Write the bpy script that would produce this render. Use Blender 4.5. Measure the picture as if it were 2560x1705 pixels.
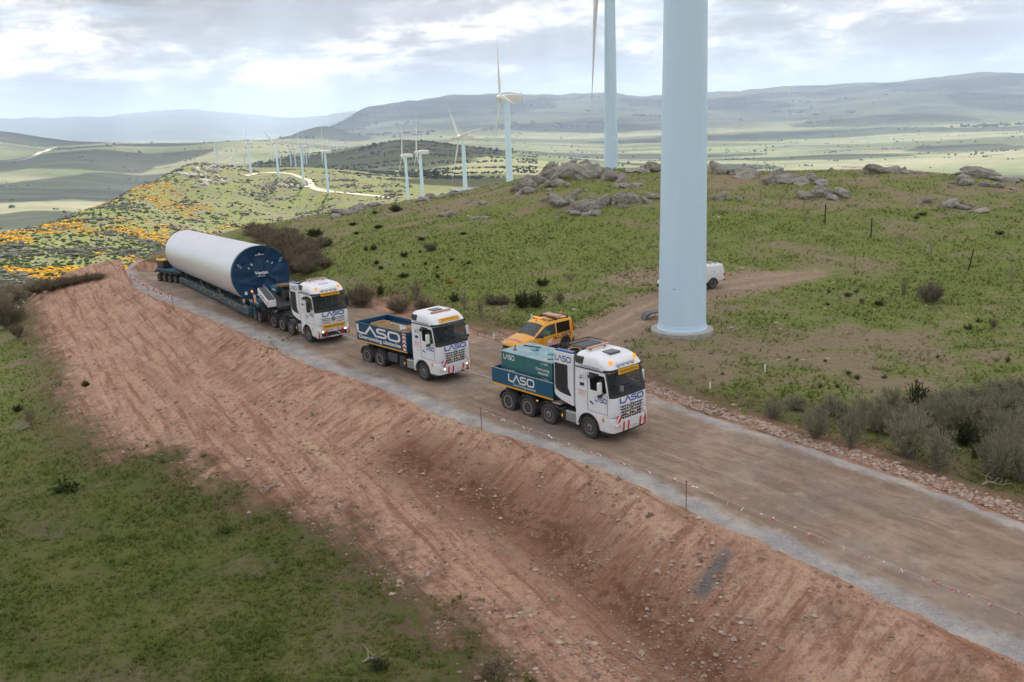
import bpy, bmesh, math, random
import numpy as np
from mathutils import Vector, Matrix
PI = math.pi
rnd = random.Random(7)
sc = bpy.context.scene
for o in list(bpy.data.objects): bpy.data.objects.remove(o)
COL = sc.collection

# ------------------------------------------------------------------ camera
CAM_H = 14.45
FPX = 2200.0                                   # focal length in pixels of the 2560 px wide photograph
PITCH, ROLL = math.radians(14.14), math.radians(-2.14)
def _cam_axes():
    f = np.array([0, math.cos(PITCH), -math.sin(PITCH)]); u = np.array([0, math.sin(PITCH), math.cos(PITCH)]); r = np.array([1.0, 0, 0])
    c, s = math.cos(ROLL), math.sin(ROLL)
    return np.array([c*r+s*u, -s*r+c*u, f])
CR = _cam_axes(); CC = np.array([0, 0, CAM_H])
cam_data = bpy.data.cameras.new('camera'); cam = bpy.data.objects.new('camera', cam_data); COL.objects.link(cam)
cam_data.sensor_width = 36.0; cam_data.lens = FPX/2560*36.0; cam_data.clip_start = 0.5; cam_data.clip_end = 120000
M = Matrix.Identity(4)
for i in range(3):
    M[i][0] = CR[0][i]; M[i][1] = CR[1][i]; M[i][2] = -CR[2][i]; M[i][3] = CC[i]
cam.matrix_world = M
sc.camera = cam

# ------------------------------------------------------------------ sky, sun, exposure
SUN_AZ, SUN_EL = math.radians(-4.0), math.radians(40.0)   # sun ahead of the camera (+Y), azimuth positive to the right
SUN_DIR = Vector((math.sin(SUN_AZ)*math.cos(SUN_EL), math.cos(SUN_AZ)*math.cos(SUN_EL), math.sin(SUN_EL)))
world = bpy.data.worlds.new('World'); sc.world = world; world.use_nodes = True
def build_world():
    nt = world.node_tree; N = nt.nodes; L = nt.links; N.clear()
    def nd(t, **k):
        n = N.new(t)
        for a, b in k.items(): setattr(n, a, b)
        return n
    def mth(op, a, b=None, clamp=False):
        n = nd('ShaderNodeMath', operation=op, use_clamp=clamp)
        for i, v in enumerate((a, b)):
            if v is None: continue
            if hasattr(v, 'is_output'): L.new(v, n.inputs[i])
            else: n.inputs[i].default_value = v
        return n.outputs[0]
    out = nd('ShaderNodeOutputWorld'); bg = nd('ShaderNodeBackground'); bg.inputs['Strength'].default_value = 0.1
    sky = nd('ShaderNodeTexSky', sky_type='NISHITA', sun_disc=False, sun_elevation=SUN_EL, sun_rotation=SUN_AZ, altitude=1200.0, air_density=1.0, dust_density=0.6, ozone_density=1.2)
    tc = nd('ShaderNodeTexCoord'); sp = nd('ShaderNodeSeparateXYZ'); L.new(tc.outputs['Generated'], sp.inputs[0])
    zc = mth('MAXIMUM', sp.outputs[2], 0.0)
    den = mth('ADD', zc, 0.035)
    u = mth('DIVIDE', sp.outputs[0], den); v = mth('DIVIDE', sp.outputs[1], den)
    cb = nd('ShaderNodeCombineXYZ'); L.new(u, cb.inputs[0]); L.new(v, cb.inputs[1])
    def noise(vec, scale, detail, rough, off, dist=0.0):
        mp = nd('ShaderNodeMapping'); mp.inputs['Location'].default_value = off
        L.new(vec, mp.inputs[0])
        n = nd('ShaderNodeTexNoise'); n.inputs['Scale'].default_value = scale; n.inputs['Detail'].default_value = detail
        n.inputs['Roughness'].default_value = rough; n.inputs['Distortion'].default_value = dist
        L.new(mp.outputs[0], n.inputs['Vector']); return n.outputs['Fac']
    # stratocumulus seen nearly edge on: soft grey masses, brighter heaped edges
    def dirv(kx, kz):
        c = nd('ShaderNodeCombineXYZ'); L.new(mth('MULTIPLY', sp.outputs[0], kx), c.inputs[0]); L.new(mth('MULTIPLY', sp.outputs[1], kx), c.inputs[1]); L.new(mth('MULTIPLY', mth('POWER', zc, .85), kz), c.inputs[2]); return c.outputs[0]
    big = noise(dirv(2.6, 9.0), 1.0, 2.0, 0.5, (2.3, 0.6, 0.35), 0.3)
    mid = noise(dirv(8.5, 24.0), 1.0, 8.0, 0.60, (4.3, 0.4, 1.2), 0.25)
    fine = noise(dirv(30.0, 70.0), 1.0, 6.0, 0.65, (7.3, 2.4, 0.2), 0.2)
    s = mth('ADD', mth('MULTIPLY', big, 0.62), mth('ADD', mth('MULTIPLY', mid, 0.95), mth('MULTIPLY', fine, 0.36)))
    s = mth('ADD', s, mth('ADD', mth('MULTIPLY', mth('POWER', zc, .8), .42), .015))
    cr = nd('ShaderNodeValToRGB'); L.new(mth('MULTIPLY', s, 0.75), cr.inputs[0])
    e = cr.color_ramp.elements
    for (q, c), el in zip(((.86, (9.8, 9.15, 8.5)), (1.22, (2.3, 2.2, 2.2))), e): el.position = q*.75; el.color = (*c, 1)
    for q, c in ((.93, (8.6, 8.0, 7.45)), (.985, (5.6, 5.3, 5.0)), (1.06, (3.4, 3.27, 3.18))): x = cr.color_ramp.elements.new(q*.75); x.color = (*c, 1)
    # breaks in the cloud let the blue sky through
    gap = noise(cb.outputs[0], 0.8, 5.0, 0.55, (9.0, 5.0, 2.0))
    gm = nd('ShaderNodeMapRange'); gm.inputs[1].default_value = 0.58; gm.inputs[2].default_value = 0.70; L.new(gap, gm.inputs[0])
    mx = nd('ShaderNodeMix', data_type='RGBA'); L.new(mth('MULTIPLY', gm.outputs[0], 0.3), mx.inputs['Factor']); L.new(cr.outputs[0], mx.inputs['A'])
    L.new(sky.outputs[0], mx.inputs['B'])
    # sky brightness raised overhead beyond plain overcast, added to light the ground
    lum = mth('ADD', mth('MULTIPLY', zc, 1.8), 0.50)
    vm = nd('ShaderNodeVectorMath', operation='SCALE'); L.new(mx.outputs['Result'], vm.inputs[0]); L.new(lum, vm.inputs['Scale'])
    L.new(vm.outputs[0], bg.inputs['Color']); L.new(bg.outputs[0], out.inputs[0])
build_world()
sun_d = bpy.data.lights.new('sun', 'SUN'); sun = bpy.data.objects.new('sun', sun_d); COL.objects.link(sun)
sun_d.energy = 4.6; sun_d.angle = math.radians(0.5); sun_d.color = (1.0, 0.95, 0.86)
sun.rotation_euler = SUN_DIR.to_track_quat('Z', 'Y').to_euler(); sun.location = (0, 0, 300)
sc.view_settings.view_transform = 'Standard'; sc.view_settings.look = 'None'
sc.view_settings.exposure = 1.40; sc.view_settings.gamma = 1.0; sc.view_settings.use_curve_mapping = False
sc.cycles.use_denoising = True; sc.cycles.max_bounces = 6; sc.cycles.diffuse_bounces = 3; sc.cycles.glossy_bounces = 3
sc.cycles.transparent_max_bounces = 8; sc.cycles.volume_bounces = 0; sc.cycles.transmission_bounces = 4
sc.cycles.sample_clamp_indirect = 6.0; sc.cycles.caustics_reflective = False; sc.cycles.caustics_refractive = False

# ------------------------------------------------------------------ photo pixel -> place (for laying out the survey points)
def ray(px, py): return np.array([(px-1280)/FPX, (852.5-py)/FPX, 1.0]) @ CR
def at_z(px, py, z): d = ray(px, py); return CC + d*(z-CAM_H)/d[2]
def at_r(px, py, r): d = ray(px, py); return CC + d*r/math.hypot(d[0], d[1])
def az_of(px, py): d = ray(px, py); return math.degrees(math.atan2(d[0], d[1]))

# ------------------------------------------------------------------ noise
_prm = np.random.RandomState(5).permutation(512)
_gr = np.random.RandomState(6).uniform(0, 2*PI, 512); _gx, _gy = np.cos(_gr), np.sin(_gr)
def perlin(x, y, seed=0):
    xi = np.floor(x).astype(np.int64); yi = np.floor(y).astype(np.int64); xf = x-xi; yf = y-yi
    def g(a, b, dx, dy):
        h = _prm[(_prm[(a+seed*37) & 511]+b) & 511]; return _gx[h]*dx+_gy[h]*dy
    u = xf*xf*xf*(xf*(xf*6-15)+10); v = yf*yf*yf*(yf*(yf*6-15)+10)
    n0 = g(xi, yi, xf, yf)*(1-u)+g(xi+1, yi, xf-1, yf)*u
    n1 = g(xi, yi+1, xf, yf-1)*(1-u)+g(xi+1, yi+1, xf-1, yf-1)*u
    return n0*(1-v)+n1*v
def fbm(x, y, oct=4, seed=0, gain=0.5):
    x = np.asarray(x, float); y = np.asarray(y, float); s = 0; a = 1.0
    for i in range(oct):
        s = s+a*perlin(x, y, seed+i*3); x = x*2.03+1.7; y = y*2.03-2.3; a *= gain
    return s
def sstep(a, b, x): t = np.clip((np.asarray(x, float)-a)/(b-a), 0, 1); return t*t*(3-2*t)

# ------------------------------------------------------------------ height of the land
class TPS:
    def __init__(s, pts, vals, lam=1e-3):
        P = np.array(pts, float); n = len(P); s.P = P
        s.sc = P.std(0).mean(); Q = P/s.sc; s.Q = Q
        K = s.k(((Q[:, None]-Q[None])**2).sum(-1))+lam*np.eye(n)
        A = np.zeros((n+3, n+3)); A[:n, :n] = K; A[:n, n] = 1; A[n, :n] = 1; A[:n, n+1:] = Q; A[n+1:, :n] = Q.T
        s.w = np.linalg.solve(A, np.r_[np.array(vals, float), 0, 0, 0])
    @staticmethod
    def k(d2): return 0.5*d2*np.log(d2+1e-12)
    def __call__(s, x, y):
        sh = np.shape(x); x = np.ravel(x)/s.sc; y = np.ravel(y)/s.sc; n = len(s.Q)
        r = s.w[n]+s.w[n+1]*x+s.w[n+2]*y
        for i in range(n): r = r+s.w[i]*s.k((x-s.Q[i, 0])**2+(y-s.Q[i, 1])**2)
        return r.reshape(sh)
_ry = np.array([0, 14, 25, 33, 40.6, 50.5, 59.6, 66, 78, 93, 101, 112, 130]); _rz = np.array([-2.0, -1.5, -1.1, -0.8, -0.5, -0.25, 0.1, 0.2, -0.2, -1.05, -1.7, -2.9, -5])
def road_z(y): return np.interp(y, _ry, _rz)
def at_road(px, py, dz=0.0):
    z = 0.0
    for _ in range(30): p = at_z(px, py, z+dz); z = 0.5*z+0.5*float(road_z(p[1]))
    return at_z(px, py, z+dz)
# lower (near) edge and upper (far) edge of the gravel road, surveyed from the picture, then extended past the frame
LOW_PX = [(2559, 1658), (2239, 1511), (1957, 1375), (1761, 1294), (1544, 1185), (1304, 1098), (1207, 1071), (1044, 1011), (946, 967), (850, 935), (761, 903), (652, 853), (565, 815), (457, 772), (370, 738), (318, 708), (300, 684)]
UP_PX = [(2559, 1304), (2283, 1201), (2065, 1130), (1848, 1060), (1696, 1011), (1560, 960), (1400, 900), (1261, 858), (1185, 838), (1040, 800), (891, 760)]
LOW = [at_road(*p)[:2] for p in LOW_PX]
UP = [at_road(*p)[:2] for p in UP_PX]
d0 = LOW[0]-LOW[2]; d0 /= np.linalg.norm(d0)
LOW = [LOW[0]+d0*30, LOW[0]+d0*12]+LOW+[at_road(318, 661)[:2], at_road(352, 648)[:2]]
d1 = UP[0]-UP[2]; d1 /= np.linalg.norm(d1)
UP = [UP[0]+d1*30, UP[0]+d1*12]+UP
# far part of the upper edge runs beside the trailer
T3 = np.array([-12.65, 57.93]); 
UP += [np.array(q) for q in ((-12.6, 66.6), (-16.4, 73.5), (-20.3, 81), (-25, 90), (-31, 99), (-39, 107.5))]
LOW = np.array(LOW); UP = np.array(UP)
def smooth_line(P, n):
    P = np.array(P, float)
    for _ in range(2):
        Q = [P[0]]
        for a, b in zip(P[:-1], P[1:]): Q += [a*0.75+b*0.25, a*0.25+b*0.75]
        Q.append(P[-1]); P = np.array(Q)
    s = np.r_[0, np.cumsum(np.hypot(*(P[1:]-P[:-1]).T))]; t = np.linspace(0, s[-1], n)
    return np.c_[np.interp(t, s, P[:, 0]), np.interp(t, s, P[:, 1])]
LOWS = smooth_line(LOW, 260); UPS = smooth_line(UP, 260)
def line_sd(P, x, y):
    """signed distance to a polyline (positive to its right-hand side walking along it), and nearest point index"""
    sh = np.shape(x); X = np.c_[np.ravel(x), np.ravel(y)]; best = np.full(len(X), 1e18); sg = np.ones(len(X)); idx = np.zeros(len(X), int)
    for i in range(len(P)-1):
        a, b = P[i], P[i+1]; ab = b-a; L2 = (ab**2).sum()
        t = np.clip(((X-a)@ab)/L2, 0, 1); q = X-a-t[:, None]*ab; d = (q**2).sum(1)
        m = d < best; best[m] = d[m]; idx[m] = i
        cr = ab[0]*q[:, 1]-ab[1]*q[:, 0]; sg[m] = np.where(cr[m] > 0, -1, 1)
    return (np.sqrt(best)*sg).reshape(sh), idx.reshape(sh)
# upper land: road shoulder, the grassy hill and its rocky crest
U_PX = [(1261, 850, 0.1), (1418, 864, 0.3), (1714, 842, 0.5), (1785, 720, 1.2), (1560, 800, 0.5), (1000, 720, 1.0), (1300, 640, 2.2), (1100, 600, 3.0), (900, 610, 2.6), (700, 610, 1.6), (640, 562, 1.6), (760, 560, 2.4),
        (900, 522, 3.4), (1000, 506, 4.0), (1150, 490, 5.0), (1265, 456, 6.0), (1300, 540, 4.4), (1430, 480, 6.3), (1430, 428, 7.6), (1530, 422, 7.3), (1600, 440, 7.0), (1600, 600, 2.7), (1600, 520, 4.9), (1760, 425, 6.9), (1920, 428, 6.1), (2100, 425, 6.0),
        (2300, 428, 5.6), (2450, 440, 5.0), (2560, 452, 4.0), (2200, 700, 1.0), (2200, 560, 3.2), (2000, 560, 3.4), (2500, 600, 2.2), (2200, 900, -0.1), (2000, 950, -0.2), (2500, 850, 0.0), (2200, 1080, -0.9), (2450, 1080, -1.1), (2000, 1020, -0.6), (1900, 860, 0.0), (820, 660, 1.2)]
_up = [at_z(*p) for p in U_PX]
_up += [np.array([x, y, z]) for x, y, z in ((40, 15, -2.2), (30, 5, -2.4), (60, 40, -0.8), (75, 80, 2.0), (85, 120, 1), (-14, 68.5, 0.8), (-22, 86, 0.1), (-30, 101, -0.9), (-12, 80, 1.4), (-20, 100, 1.5))]
for q in UPS[::12]: _up.append(np.array([q[0], q[1], float(road_z(q[1]))]))
for q in LOWS[::12]: _up.append(np.array([q[0], q[1], float(road_z(q[1]))]))
for a, r, z in ((-25, 140, -9), (-18, 150, -8), (-12, 150, -5), (-5, 155, -2), (0, 155, 1), (5, 155, 3.0), (10, 155, 3), (16, 155, 2), (22, 155, 1), (30, 150, 0), (38, 140, -2)):
    _up.append(np.array([r*math.sin(math.radians(a)), r*math.cos(math.radians(a)), z]))
_up = np.array(_up); UT = TPS(_up[:, :2], _up[:, 2], 2e-3)
# lower land on the near side of the road
L_PX = [(0, 1705, -3.3), (640, 1705, -3.1), (1180, 1640, -3.0), (0, 1300, -3.4), (500, 1300, -3.0), (0, 1000, -3.9), (400, 1000, -2.9), (700, 1080, -2.2), (820, 1180, -2.4), (0, 850, -4.6), (250, 830, -3.0), (430, 860, -1.9), (600, 960, -1.7), (120, 742, -4.2), (250, 695, -2.9), (60, 765, -4.5),
        (1066, 1183, -1.9), (1204, 1264, -2.4), (1337, 1321, -2.75), (1442, 1416, -3.0), (1541, 1506, -3.2), (1703, 1635, -3.45), (950, 1080, -1.4), (860, 1020, -1.0), (1000, 1330, -2.7), (1300, 1560, -3.2)]
_lo = [at_z(*p) for p in L_PX]+[np.array(q, float) for q in ((10, 5, -4.2), (-5, 5, -3.6), (-20, 5, -3.5), (-40, 10, -4.5), (20, 8, -4.4), (-60, 40, -7), (-75, 70, -11), (-60, 100, -9.5), (-50, 118, -9), (-42, 124, -9), (-80, 100, -16), (-60, 130, -15))]
_lo = np.array(_lo); LT = TPS(_lo[:, :2], _lo[:, 2], 2e-3)
# far land, as slope from the camera over azimuth and log distance
F_PR = [(480, 415, 1150), (560, 412, 1250), (696, 443, 1125), (630, 438, 1199), (758, 463, 1063), (820, 484, 970), (900, 500, 900), (990, 500, 850), (663, 482, 1045), (774, 535, 890), (600, 520, 900), (450, 560, 760), (450, 500, 950), (450, 620, 600), (200, 600, 600), (100, 660, 480), (0, 700, 400), (250, 640, 480), (0, 620, 560),
        (0, 585, 650), (200, 530, 800), (350, 465, 1000), (430, 435, 1100), (1023, 512, 770), (1000, 470, 1000), (1100, 440, 1500), (1250, 430, 1600), (1350, 400, 2200), (1250, 380, 2600), (1100, 370, 2600), (1000, 350, 3000), (850, 376, 3000), (720, 390, 2900), (650, 405, 2300), (900, 420, 2100), (760, 424, 2000), (703, 415, 2350),
        (300, 365, 5500), (200, 395, 4500), (500, 358, 6000), (500, 385, 4500), (60, 335, 7500), (0, 324, 7500), (120, 375, 6000), (700, 352, 6500), (640, 365, 4500),
        (100, 300, 22000), (300, 292, 22000), (480, 277, 24000), (620, 290, 24000), (750, 292, 24000), (860, 290, 20000), (0, 300, 22000),
        (900, 277, 11000), (1000, 250, 11000), (1120, 241, 11000), (1300, 244, 11500), (1500, 238, 12000), (1700, 239, 12500), (1900, 227, 12500), (2200, 212, 12500), (2400, 200, 12500), (2560, 196, 12500), (2700, 196, 12500),
        (1100, 300, 8500), (1500, 290, 8500), (1900, 290, 8500), (2200, 290, 8000), (2560, 290, 8000), (2560, 250, 10000), (1100, 340, 6500), (1500, 340, 6500), (850, 335, 8500)]
_fa = []
for px, py, r in F_PR:
    d = ray(px, py); _fa.append((math.degrees(math.atan2(d[0], d[1])), r, CAM_H+r*d[2]/math.hypot(d[0], d[1])))
_fa += [(a, r, z) for a, r, z in (
    (-50, 120, -25), (-40, 120, -16), (-33, 120, -11), (-28, 125, -8.5), (-22, 135, -9), (-45, 300, -62), (-33, 200, -28), (-26, 200, -26), (-20, 200, -24), (-14, 200, -20), (-8, 200, -14), (-3, 200, -9), (2, 200, -6), (7, 200, -5), (15, 200, -8), (25, 200, -10), (40, 200, -14), (60, 150, -4), (60, 400, -45), (-60, 60, -9),
    (-30, 300, -43), (-24, 320, -46), (-18, 320, -42), (-12, 330, -36), (-6, 330, -30), (0, 387, -22), (6, 330, -24), (15, 330, -32), (28, 330, -38), (-4, 540, -41), (-8, 600, -52), (-15, 600, -61), (5, 600, -55), (15, 700, -85), (28, 700, -92),
    (10, 1200, -95), (20, 1300, -135), (32, 1300, -140), (10, 2000, -115), (20, 2200, -160), (32, 2200, -162), (45, 2000, -160),
    (-30, 900, -95), (-30, 1400, -168), (-24, 1300, -135), (-24, 1900, -170), (-19, 1800, -120), (-19, 2500, -165), (-42, 700, -110), (-42, 1500, -170), (-60, 900, -140),
    (-27, 2300, -170), (-27, 3600, -170), (-22, 4000, -165), (-38, 4000, -170), (-15, 3900, -120), (-9, 4500, -120), (-3, 4200, -110), (5, 3500, -150), (12, 3600, -168), (20, 3800, -170), (30, 3500, -170), (12, 5500, -165), (20, 5800, -168), (30, 5000, -166), (45, 5000, -160),
    (-30, 12000, -165), (-22, 12000, -168), (-14, 13000, -165), (-10, 13000, -140), (-36, 14000, -165), (-14, 18000, -150), (-27, 17000, -150), (-10, 30000, 100), (-27, 34000, 100), (5, 20000, 150), (20, 20000, 150), (35, 18000, 150), (-10, 45000, -100), (20, 45000, -100), (-40, 45000, -100), (50, 12000, 250), (50, 45000, -100), (-60, 8000, -150), (-60, 22000, 300), (60, 1500, -150))]
_fa = np.array(_fa); FT = TPS(np.c_[_fa[:, 0]/14.0, np.log(_fa[:, 1])], (_fa[:, 2]-CAM_H)/_fa[:, 1], 1e-4)
LOW_Z = None
def land(x, y, micro=True):
    x = np.asarray(x, float); y = np.asarray(y, float); sh = x.shape; x = x.ravel(); y = y.ravel()
    r = np.hypot(x, y)+1e-6; az = np.degrees(np.arctan2(x, y)); z = np.zeros_like(x)
    near = r < 190; far = r > 120
    zf = np.zeros_like(x); zn = np.zeros_like(x)
    if far.any():
        a = np.clip(az[far], -75, 75); rr = r[far]
        q = CAM_H+rr*FT(a/14.0, np.log(rr))
        X, Y = x[far], y[far]
        amp = sstep(150, 900, rr)
        q = q+amp*(2.2*fbm(X/90, Y/90, 4, 1)+7*sstep(600, 3000, rr)*fbm(X/420, Y/420, 4, 4))
        hi = np.clip((q+150)/400, 0, 1)*sstep(6500, 9500, rr)
        q = q+hi*(120*fbm(X/2600, Y/2600, 5, 8)-70*np.abs(fbm(X/1500, Y/1500, 4, 12)))
        c = at_r(807, 330, 7000)
        q = q+115*np.exp(-(((X-c[0])/230)**2+((Y-c[1])/420)**2))
        zf[far] = q
    if near.any():
        X, Y = x[near], y[near]; rr = r[near]
        u = UT(X, Y); lo = LT(X, Y)
        dl, il = line_sd(LOWS, X, Y); du, iu = line_sd(UPS, X, Y)
        rz = road_z(LOWS[np.clip(il, 0, len(LOWS)-1), 1])
        # carve the road bed 6 cm under the gravel sheet
        inroad = (dl > -0.2) & (du < 0.2)
        u = np.where(inroad, road_z(Y)-0.06, u)
        side = sstep(0, 1.2, du); u = np.where(du > 0, (road_z(Y)-0.06)*(1-side)+u*side, u)
        # fill slope below the lower edge
        db = np.maximum(-dl, 0)
        rough = 0.35*fbm(X/3.0, Y/3.0, 3, 21)
        bank = rz-0.05-0.50*np.maximum(db-0.25+rough*np.minimum(db, 1), 0)-0.02*db
        k = 1.1; hm = np.clip(0.5+0.5*(bank-lo)/k, 0, 1); low = lo*(1-hm)+bank*hm+k*hm*(1-hm)*0.5
        q = np.where(dl < 0, low, u)
        if micro:
            off = np.maximum(np.maximum(dl*-1, du), 0); m = sstep(0.2, 2.5, off)
            q = q+m*(0.16*fbm(X/5.5, Y/5.5, 4, 31)+0.10*fbm(X/1.6, Y/1.6, 3, 41)*np.clip(off/3, 0, 1))
            lowside = (dl < 0)*sstep(.3, 1.5, -dl)*sstep(14, 18, rr)
            th = math.radians(-59); u_ = X*math.cos(th)+Y*math.sin(th); v_ = -X*math.sin(th)+Y*math.cos(th)+.9*fbm(X/9, Y/9, 2, 131)
            scr = 1-np.abs(fbm(u_/9.0, v_/.8, 3, 121))*2.4
            q = q+lowside*(.075*scr*(.25+.75*sstep(4, 6, -dl))+.085*fbm(X/.75, Y/.75, 3, 125)+.05*(np.abs(fbm(X/.42, Y/.42, 2, 128))))
        zn[near] = q
    w = sstep(125, 185, r)
    z = np.where(r < 125, zn, np.where(r > 185, zf, zn*(1-w)+zf*w))
    return z.reshape(sh)
GRID = {}
def hz(x, y):
    """height read off the finished land grid"""
    x = np.asarray(x, float); y = np.asarray(y, float); r = np.clip(np.hypot(x, y), GRID['R'][0], GRID['R'][-1]-1); a = np.arctan2(x, y)
    i = np.clip(np.searchsorted(GRID['R'], r)-1, 0, len(GRID['R'])-2); j = np.clip(np.searchsorted(GRID['A'], a)-1, 0, len(GRID['A'])-2)
    u = (r-GRID['R'][i])/(GRID['R'][i+1]-GRID['R'][i]); v = (a-GRID['A'][j])/(GRID['A'][j+1]-GRID['A'][j]); Z = GRID['Z']
    return Z[i, j]*(1-u)*(1-v)+Z[i+1, j]*u*(1-v)+Z[i, j+1]*(1-u)*v+Z[i+1, j+1]*u*v
def dryf(x, y):
    """how bare and brown the turf is, about 0 (lush) to 1"""
    x = np.asarray(x, float); y = np.asarray(y, float); r = np.hypot(x, y)
    d = .40+.52*fbm(x/11, y/7, 3, 101)+.42*fbm(x/2.6, y/1.9, 4, 104)
    d = d+.22*sstep(82, 114, r)+.30*np.exp(-(((x-15)/15)**2+((y-53)/9)**2))+.16*np.exp(-(((x-26)/16)**2+((y-50)/7)**2))-.18*np.exp(-(((x+2)/14)**2+((y-82)/14)**2))-.16*np.exp(-(((x-32)/10)**2+((y-64)/7)**2))
    low = (y < 40)*(x < 3); return np.clip(d+.04*low, 0, 1.3)
def land1(x, y): return float(hz(np.array([x]), np.array([y]))[0])
def on_land(px, py, r0=20.0, r1=30000.0):
    """first place where the sight line through a photo pixel meets the land"""
    d = ray(px, py); h = math.hypot(d[0], d[1]); rs = np.exp(np.linspace(math.log(r0), math.log(r1), 1500))
    P = CC[None]+d[None]*(rs/h)[:, None]; below = hz(P[:, 0], P[:, 1]) > P[:, 2]
    if not below.any(): return None
    i = int(np.argmax(below)); rs = np.linspace(rs[max(i-1, 0)], rs[i], 12); P = CC[None]+d[None]*(rs/h)[:, None]
    i = int(np.argmax(hz(P[:, 0], P[:, 1]) > P[:, 2])); return P[i]
# ------------------------------------------------------------------ material helpers
MATS = {}
class NT:
    def __init__(s, name):
        m = bpy.data.materials.new(name); m.use_nodes = True; s.m = m; s.t = m.node_tree; s.N = s.t.nodes; s.L = s.t.links
        s.b = s.N['Principled BSDF']; MATS[name] = m
    def n(s, t, **k):
        x = s.N.new(t)
        for a, b in k.items():
            if a.startswith('i_'):
                key = a[2:]; x.inputs[int(key) if key.isdigit() else key.replace('_', ' ')].default_value = b
            else: setattr(x, a, b)
        return x
    def link(s, a, b): s.L.new(a, b)
    def val(s, v, i):
        if hasattr(v, 'is_output'): s.L.new(v, i)
        else: i.default_value = v
    def math(s, op, a, b=0.0, clamp=False):
        x = s.N.new('ShaderNodeMath'); x.operation = op; x.use_clamp = clamp; s.val(a, x.inputs[0]); s.val(b, x.inputs[1]); return x.outputs[0]
    def rng(s, v, a, b, c=0.0, d=1.0):
        x = s.N.new('ShaderNodeMapRange'); s.val(v, x.inputs[0])
        for i, q in enumerate((a, b, c, d)): x.inputs[i+1].default_value = q
        return x.outputs[0]
    def mix(s, f, a, b, mode='MIX'):
        x = s.N.new('ShaderNodeMix'); x.data_type = 'RGBA'; x.blend_type = mode; s.val(f, x.inputs['Factor'])
        for v, k in ((a, 'A'), (b, 'B')):
            if hasattr(v, 'is_output'): s.L.new(v, x.inputs[k])
            else: x.inputs[k].default_value = (*v[:3], 1)
        return x.outputs['Result']
    def pos(s):
        return s.N.new('ShaderNodeNewGeometry').outputs['Position']
    def obj(s): return s.N.new('ShaderNodeTexCoord').outputs['Object']
    def mapv(s, v, scale=(1, 1, 1), rot=(0, 0, 0), loc=(0, 0, 0)):
        x = s.N.new('ShaderNodeMapping'); s.L.new(v, x.inputs[0]); x.inputs['Scale'].default_value = scale; x.inputs['Rotation'].default_value = rot; x.inputs['Location'].default_value = loc; return x.outputs[0]
    def noise(s, v, scale, detail=4.0, rough=0.55, dist=0.0, col=False):
        x = s.N.new('ShaderNodeTexNoise'); s.L.new(v, x.inputs['Vector']); x.inputs['Scale'].default_value = scale; x.inputs['Detail'].default_value = detail; x.inputs['Roughness'].default_value = rough; x.inputs['Distortion'].default_value = dist
        return x.outputs['Color' if col else 'Fac']
    def vor(s, v, scale, feat='F1', out='Distance', rand=1.0):
        x = s.N.new('ShaderNodeTexVoronoi'); x.feature = feat; s.L.new(v, x.inputs['Vector']); x.inputs['Scale'].default_value = scale; x.inputs['Randomness'].default_value = rand
        return x.outputs[out]
    def attr(s, name, out='Fac'):
        x = s.N.new('ShaderNodeAttribute'); x.attribute_name = name; return x.outputs[out]
    def bump(s, h, strength=0.5, dist=0.1, prev=None):
        x = s.N.new('ShaderNodeBump'); s.L.new(h, x.inputs['Height']); x.inputs['Strength'].default_value = strength; x.inputs['Distance'].default_value = dist
        if prev is not None: s.L.new(prev, x.inputs['Normal'])
        return x.outputs[0]
    def done(s, col=None, rough=None, nrm=None, **k):
        if col is not None:
            if hasattr(col, 'is_output'): s.L.new(col, s.b.inputs['Base Color'])
            else: s.b.inputs['Base Color'].default_value = (*col[:3], 1)
        if rough is not None: s.val(rough, s.b.inputs['Roughness'])
        if nrm is not None: s.L.new(nrm, s.b.inputs['Normal'])
        for a, b in k.items(): s.val(b, s.b.inputs[a.replace('_', ' ')])
        return s.m

def mesh_np(name, V, F, mat, attrs=None, smooth=True, parent=None):
    """mesh object from numpy quads or triangles"""
    V = np.asarray(V, np.float32); F = np.asarray(F, np.int32); k = F.shape[1]
    me = bpy.data.meshes.new(name); me.vertices.add(len(V)); me.vertices.foreach_set('co', V.ravel())
    me.loops.add(F.size); me.loops.foreach_set('vertex_index', F.ravel()); me.polygons.add(len(F))
    me.polygons.foreach_set('loop_start', np.arange(0, F.size, k, dtype=np.int32)); me.polygons.foreach_set('loop_total', np.full(len(F), k, np.int32))
    me.polygons.foreach_set('use_smooth', np.full(len(F), smooth)); me.update(calc_edges=True)
    for a, v in (attrs or {}).items():
        v = np.asarray(v, np.float32)
        if v.ndim == 1: me.attributes.new(a, 'FLOAT', 'POINT').data.foreach_set('value', v)
        else: me.attributes.new(a, 'FLOAT_COLOR', 'POINT').data.foreach_set('color', np.c_[v, np.ones(len(v), np.float32)].astype(np.float32).ravel())
    me.materials.append(mat)
    o = bpy.data.objects.new(name, me); COL.objects.link(o)
    if parent: o.parent = parent
    return o
def tag(o, label=None, cat=None, group=None, kind=None):
    if label: o['label'] = label
    if cat: o['category'] = cat
    if group: o['group'] = group
    if kind: o['kind'] = kind
    return o

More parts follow.
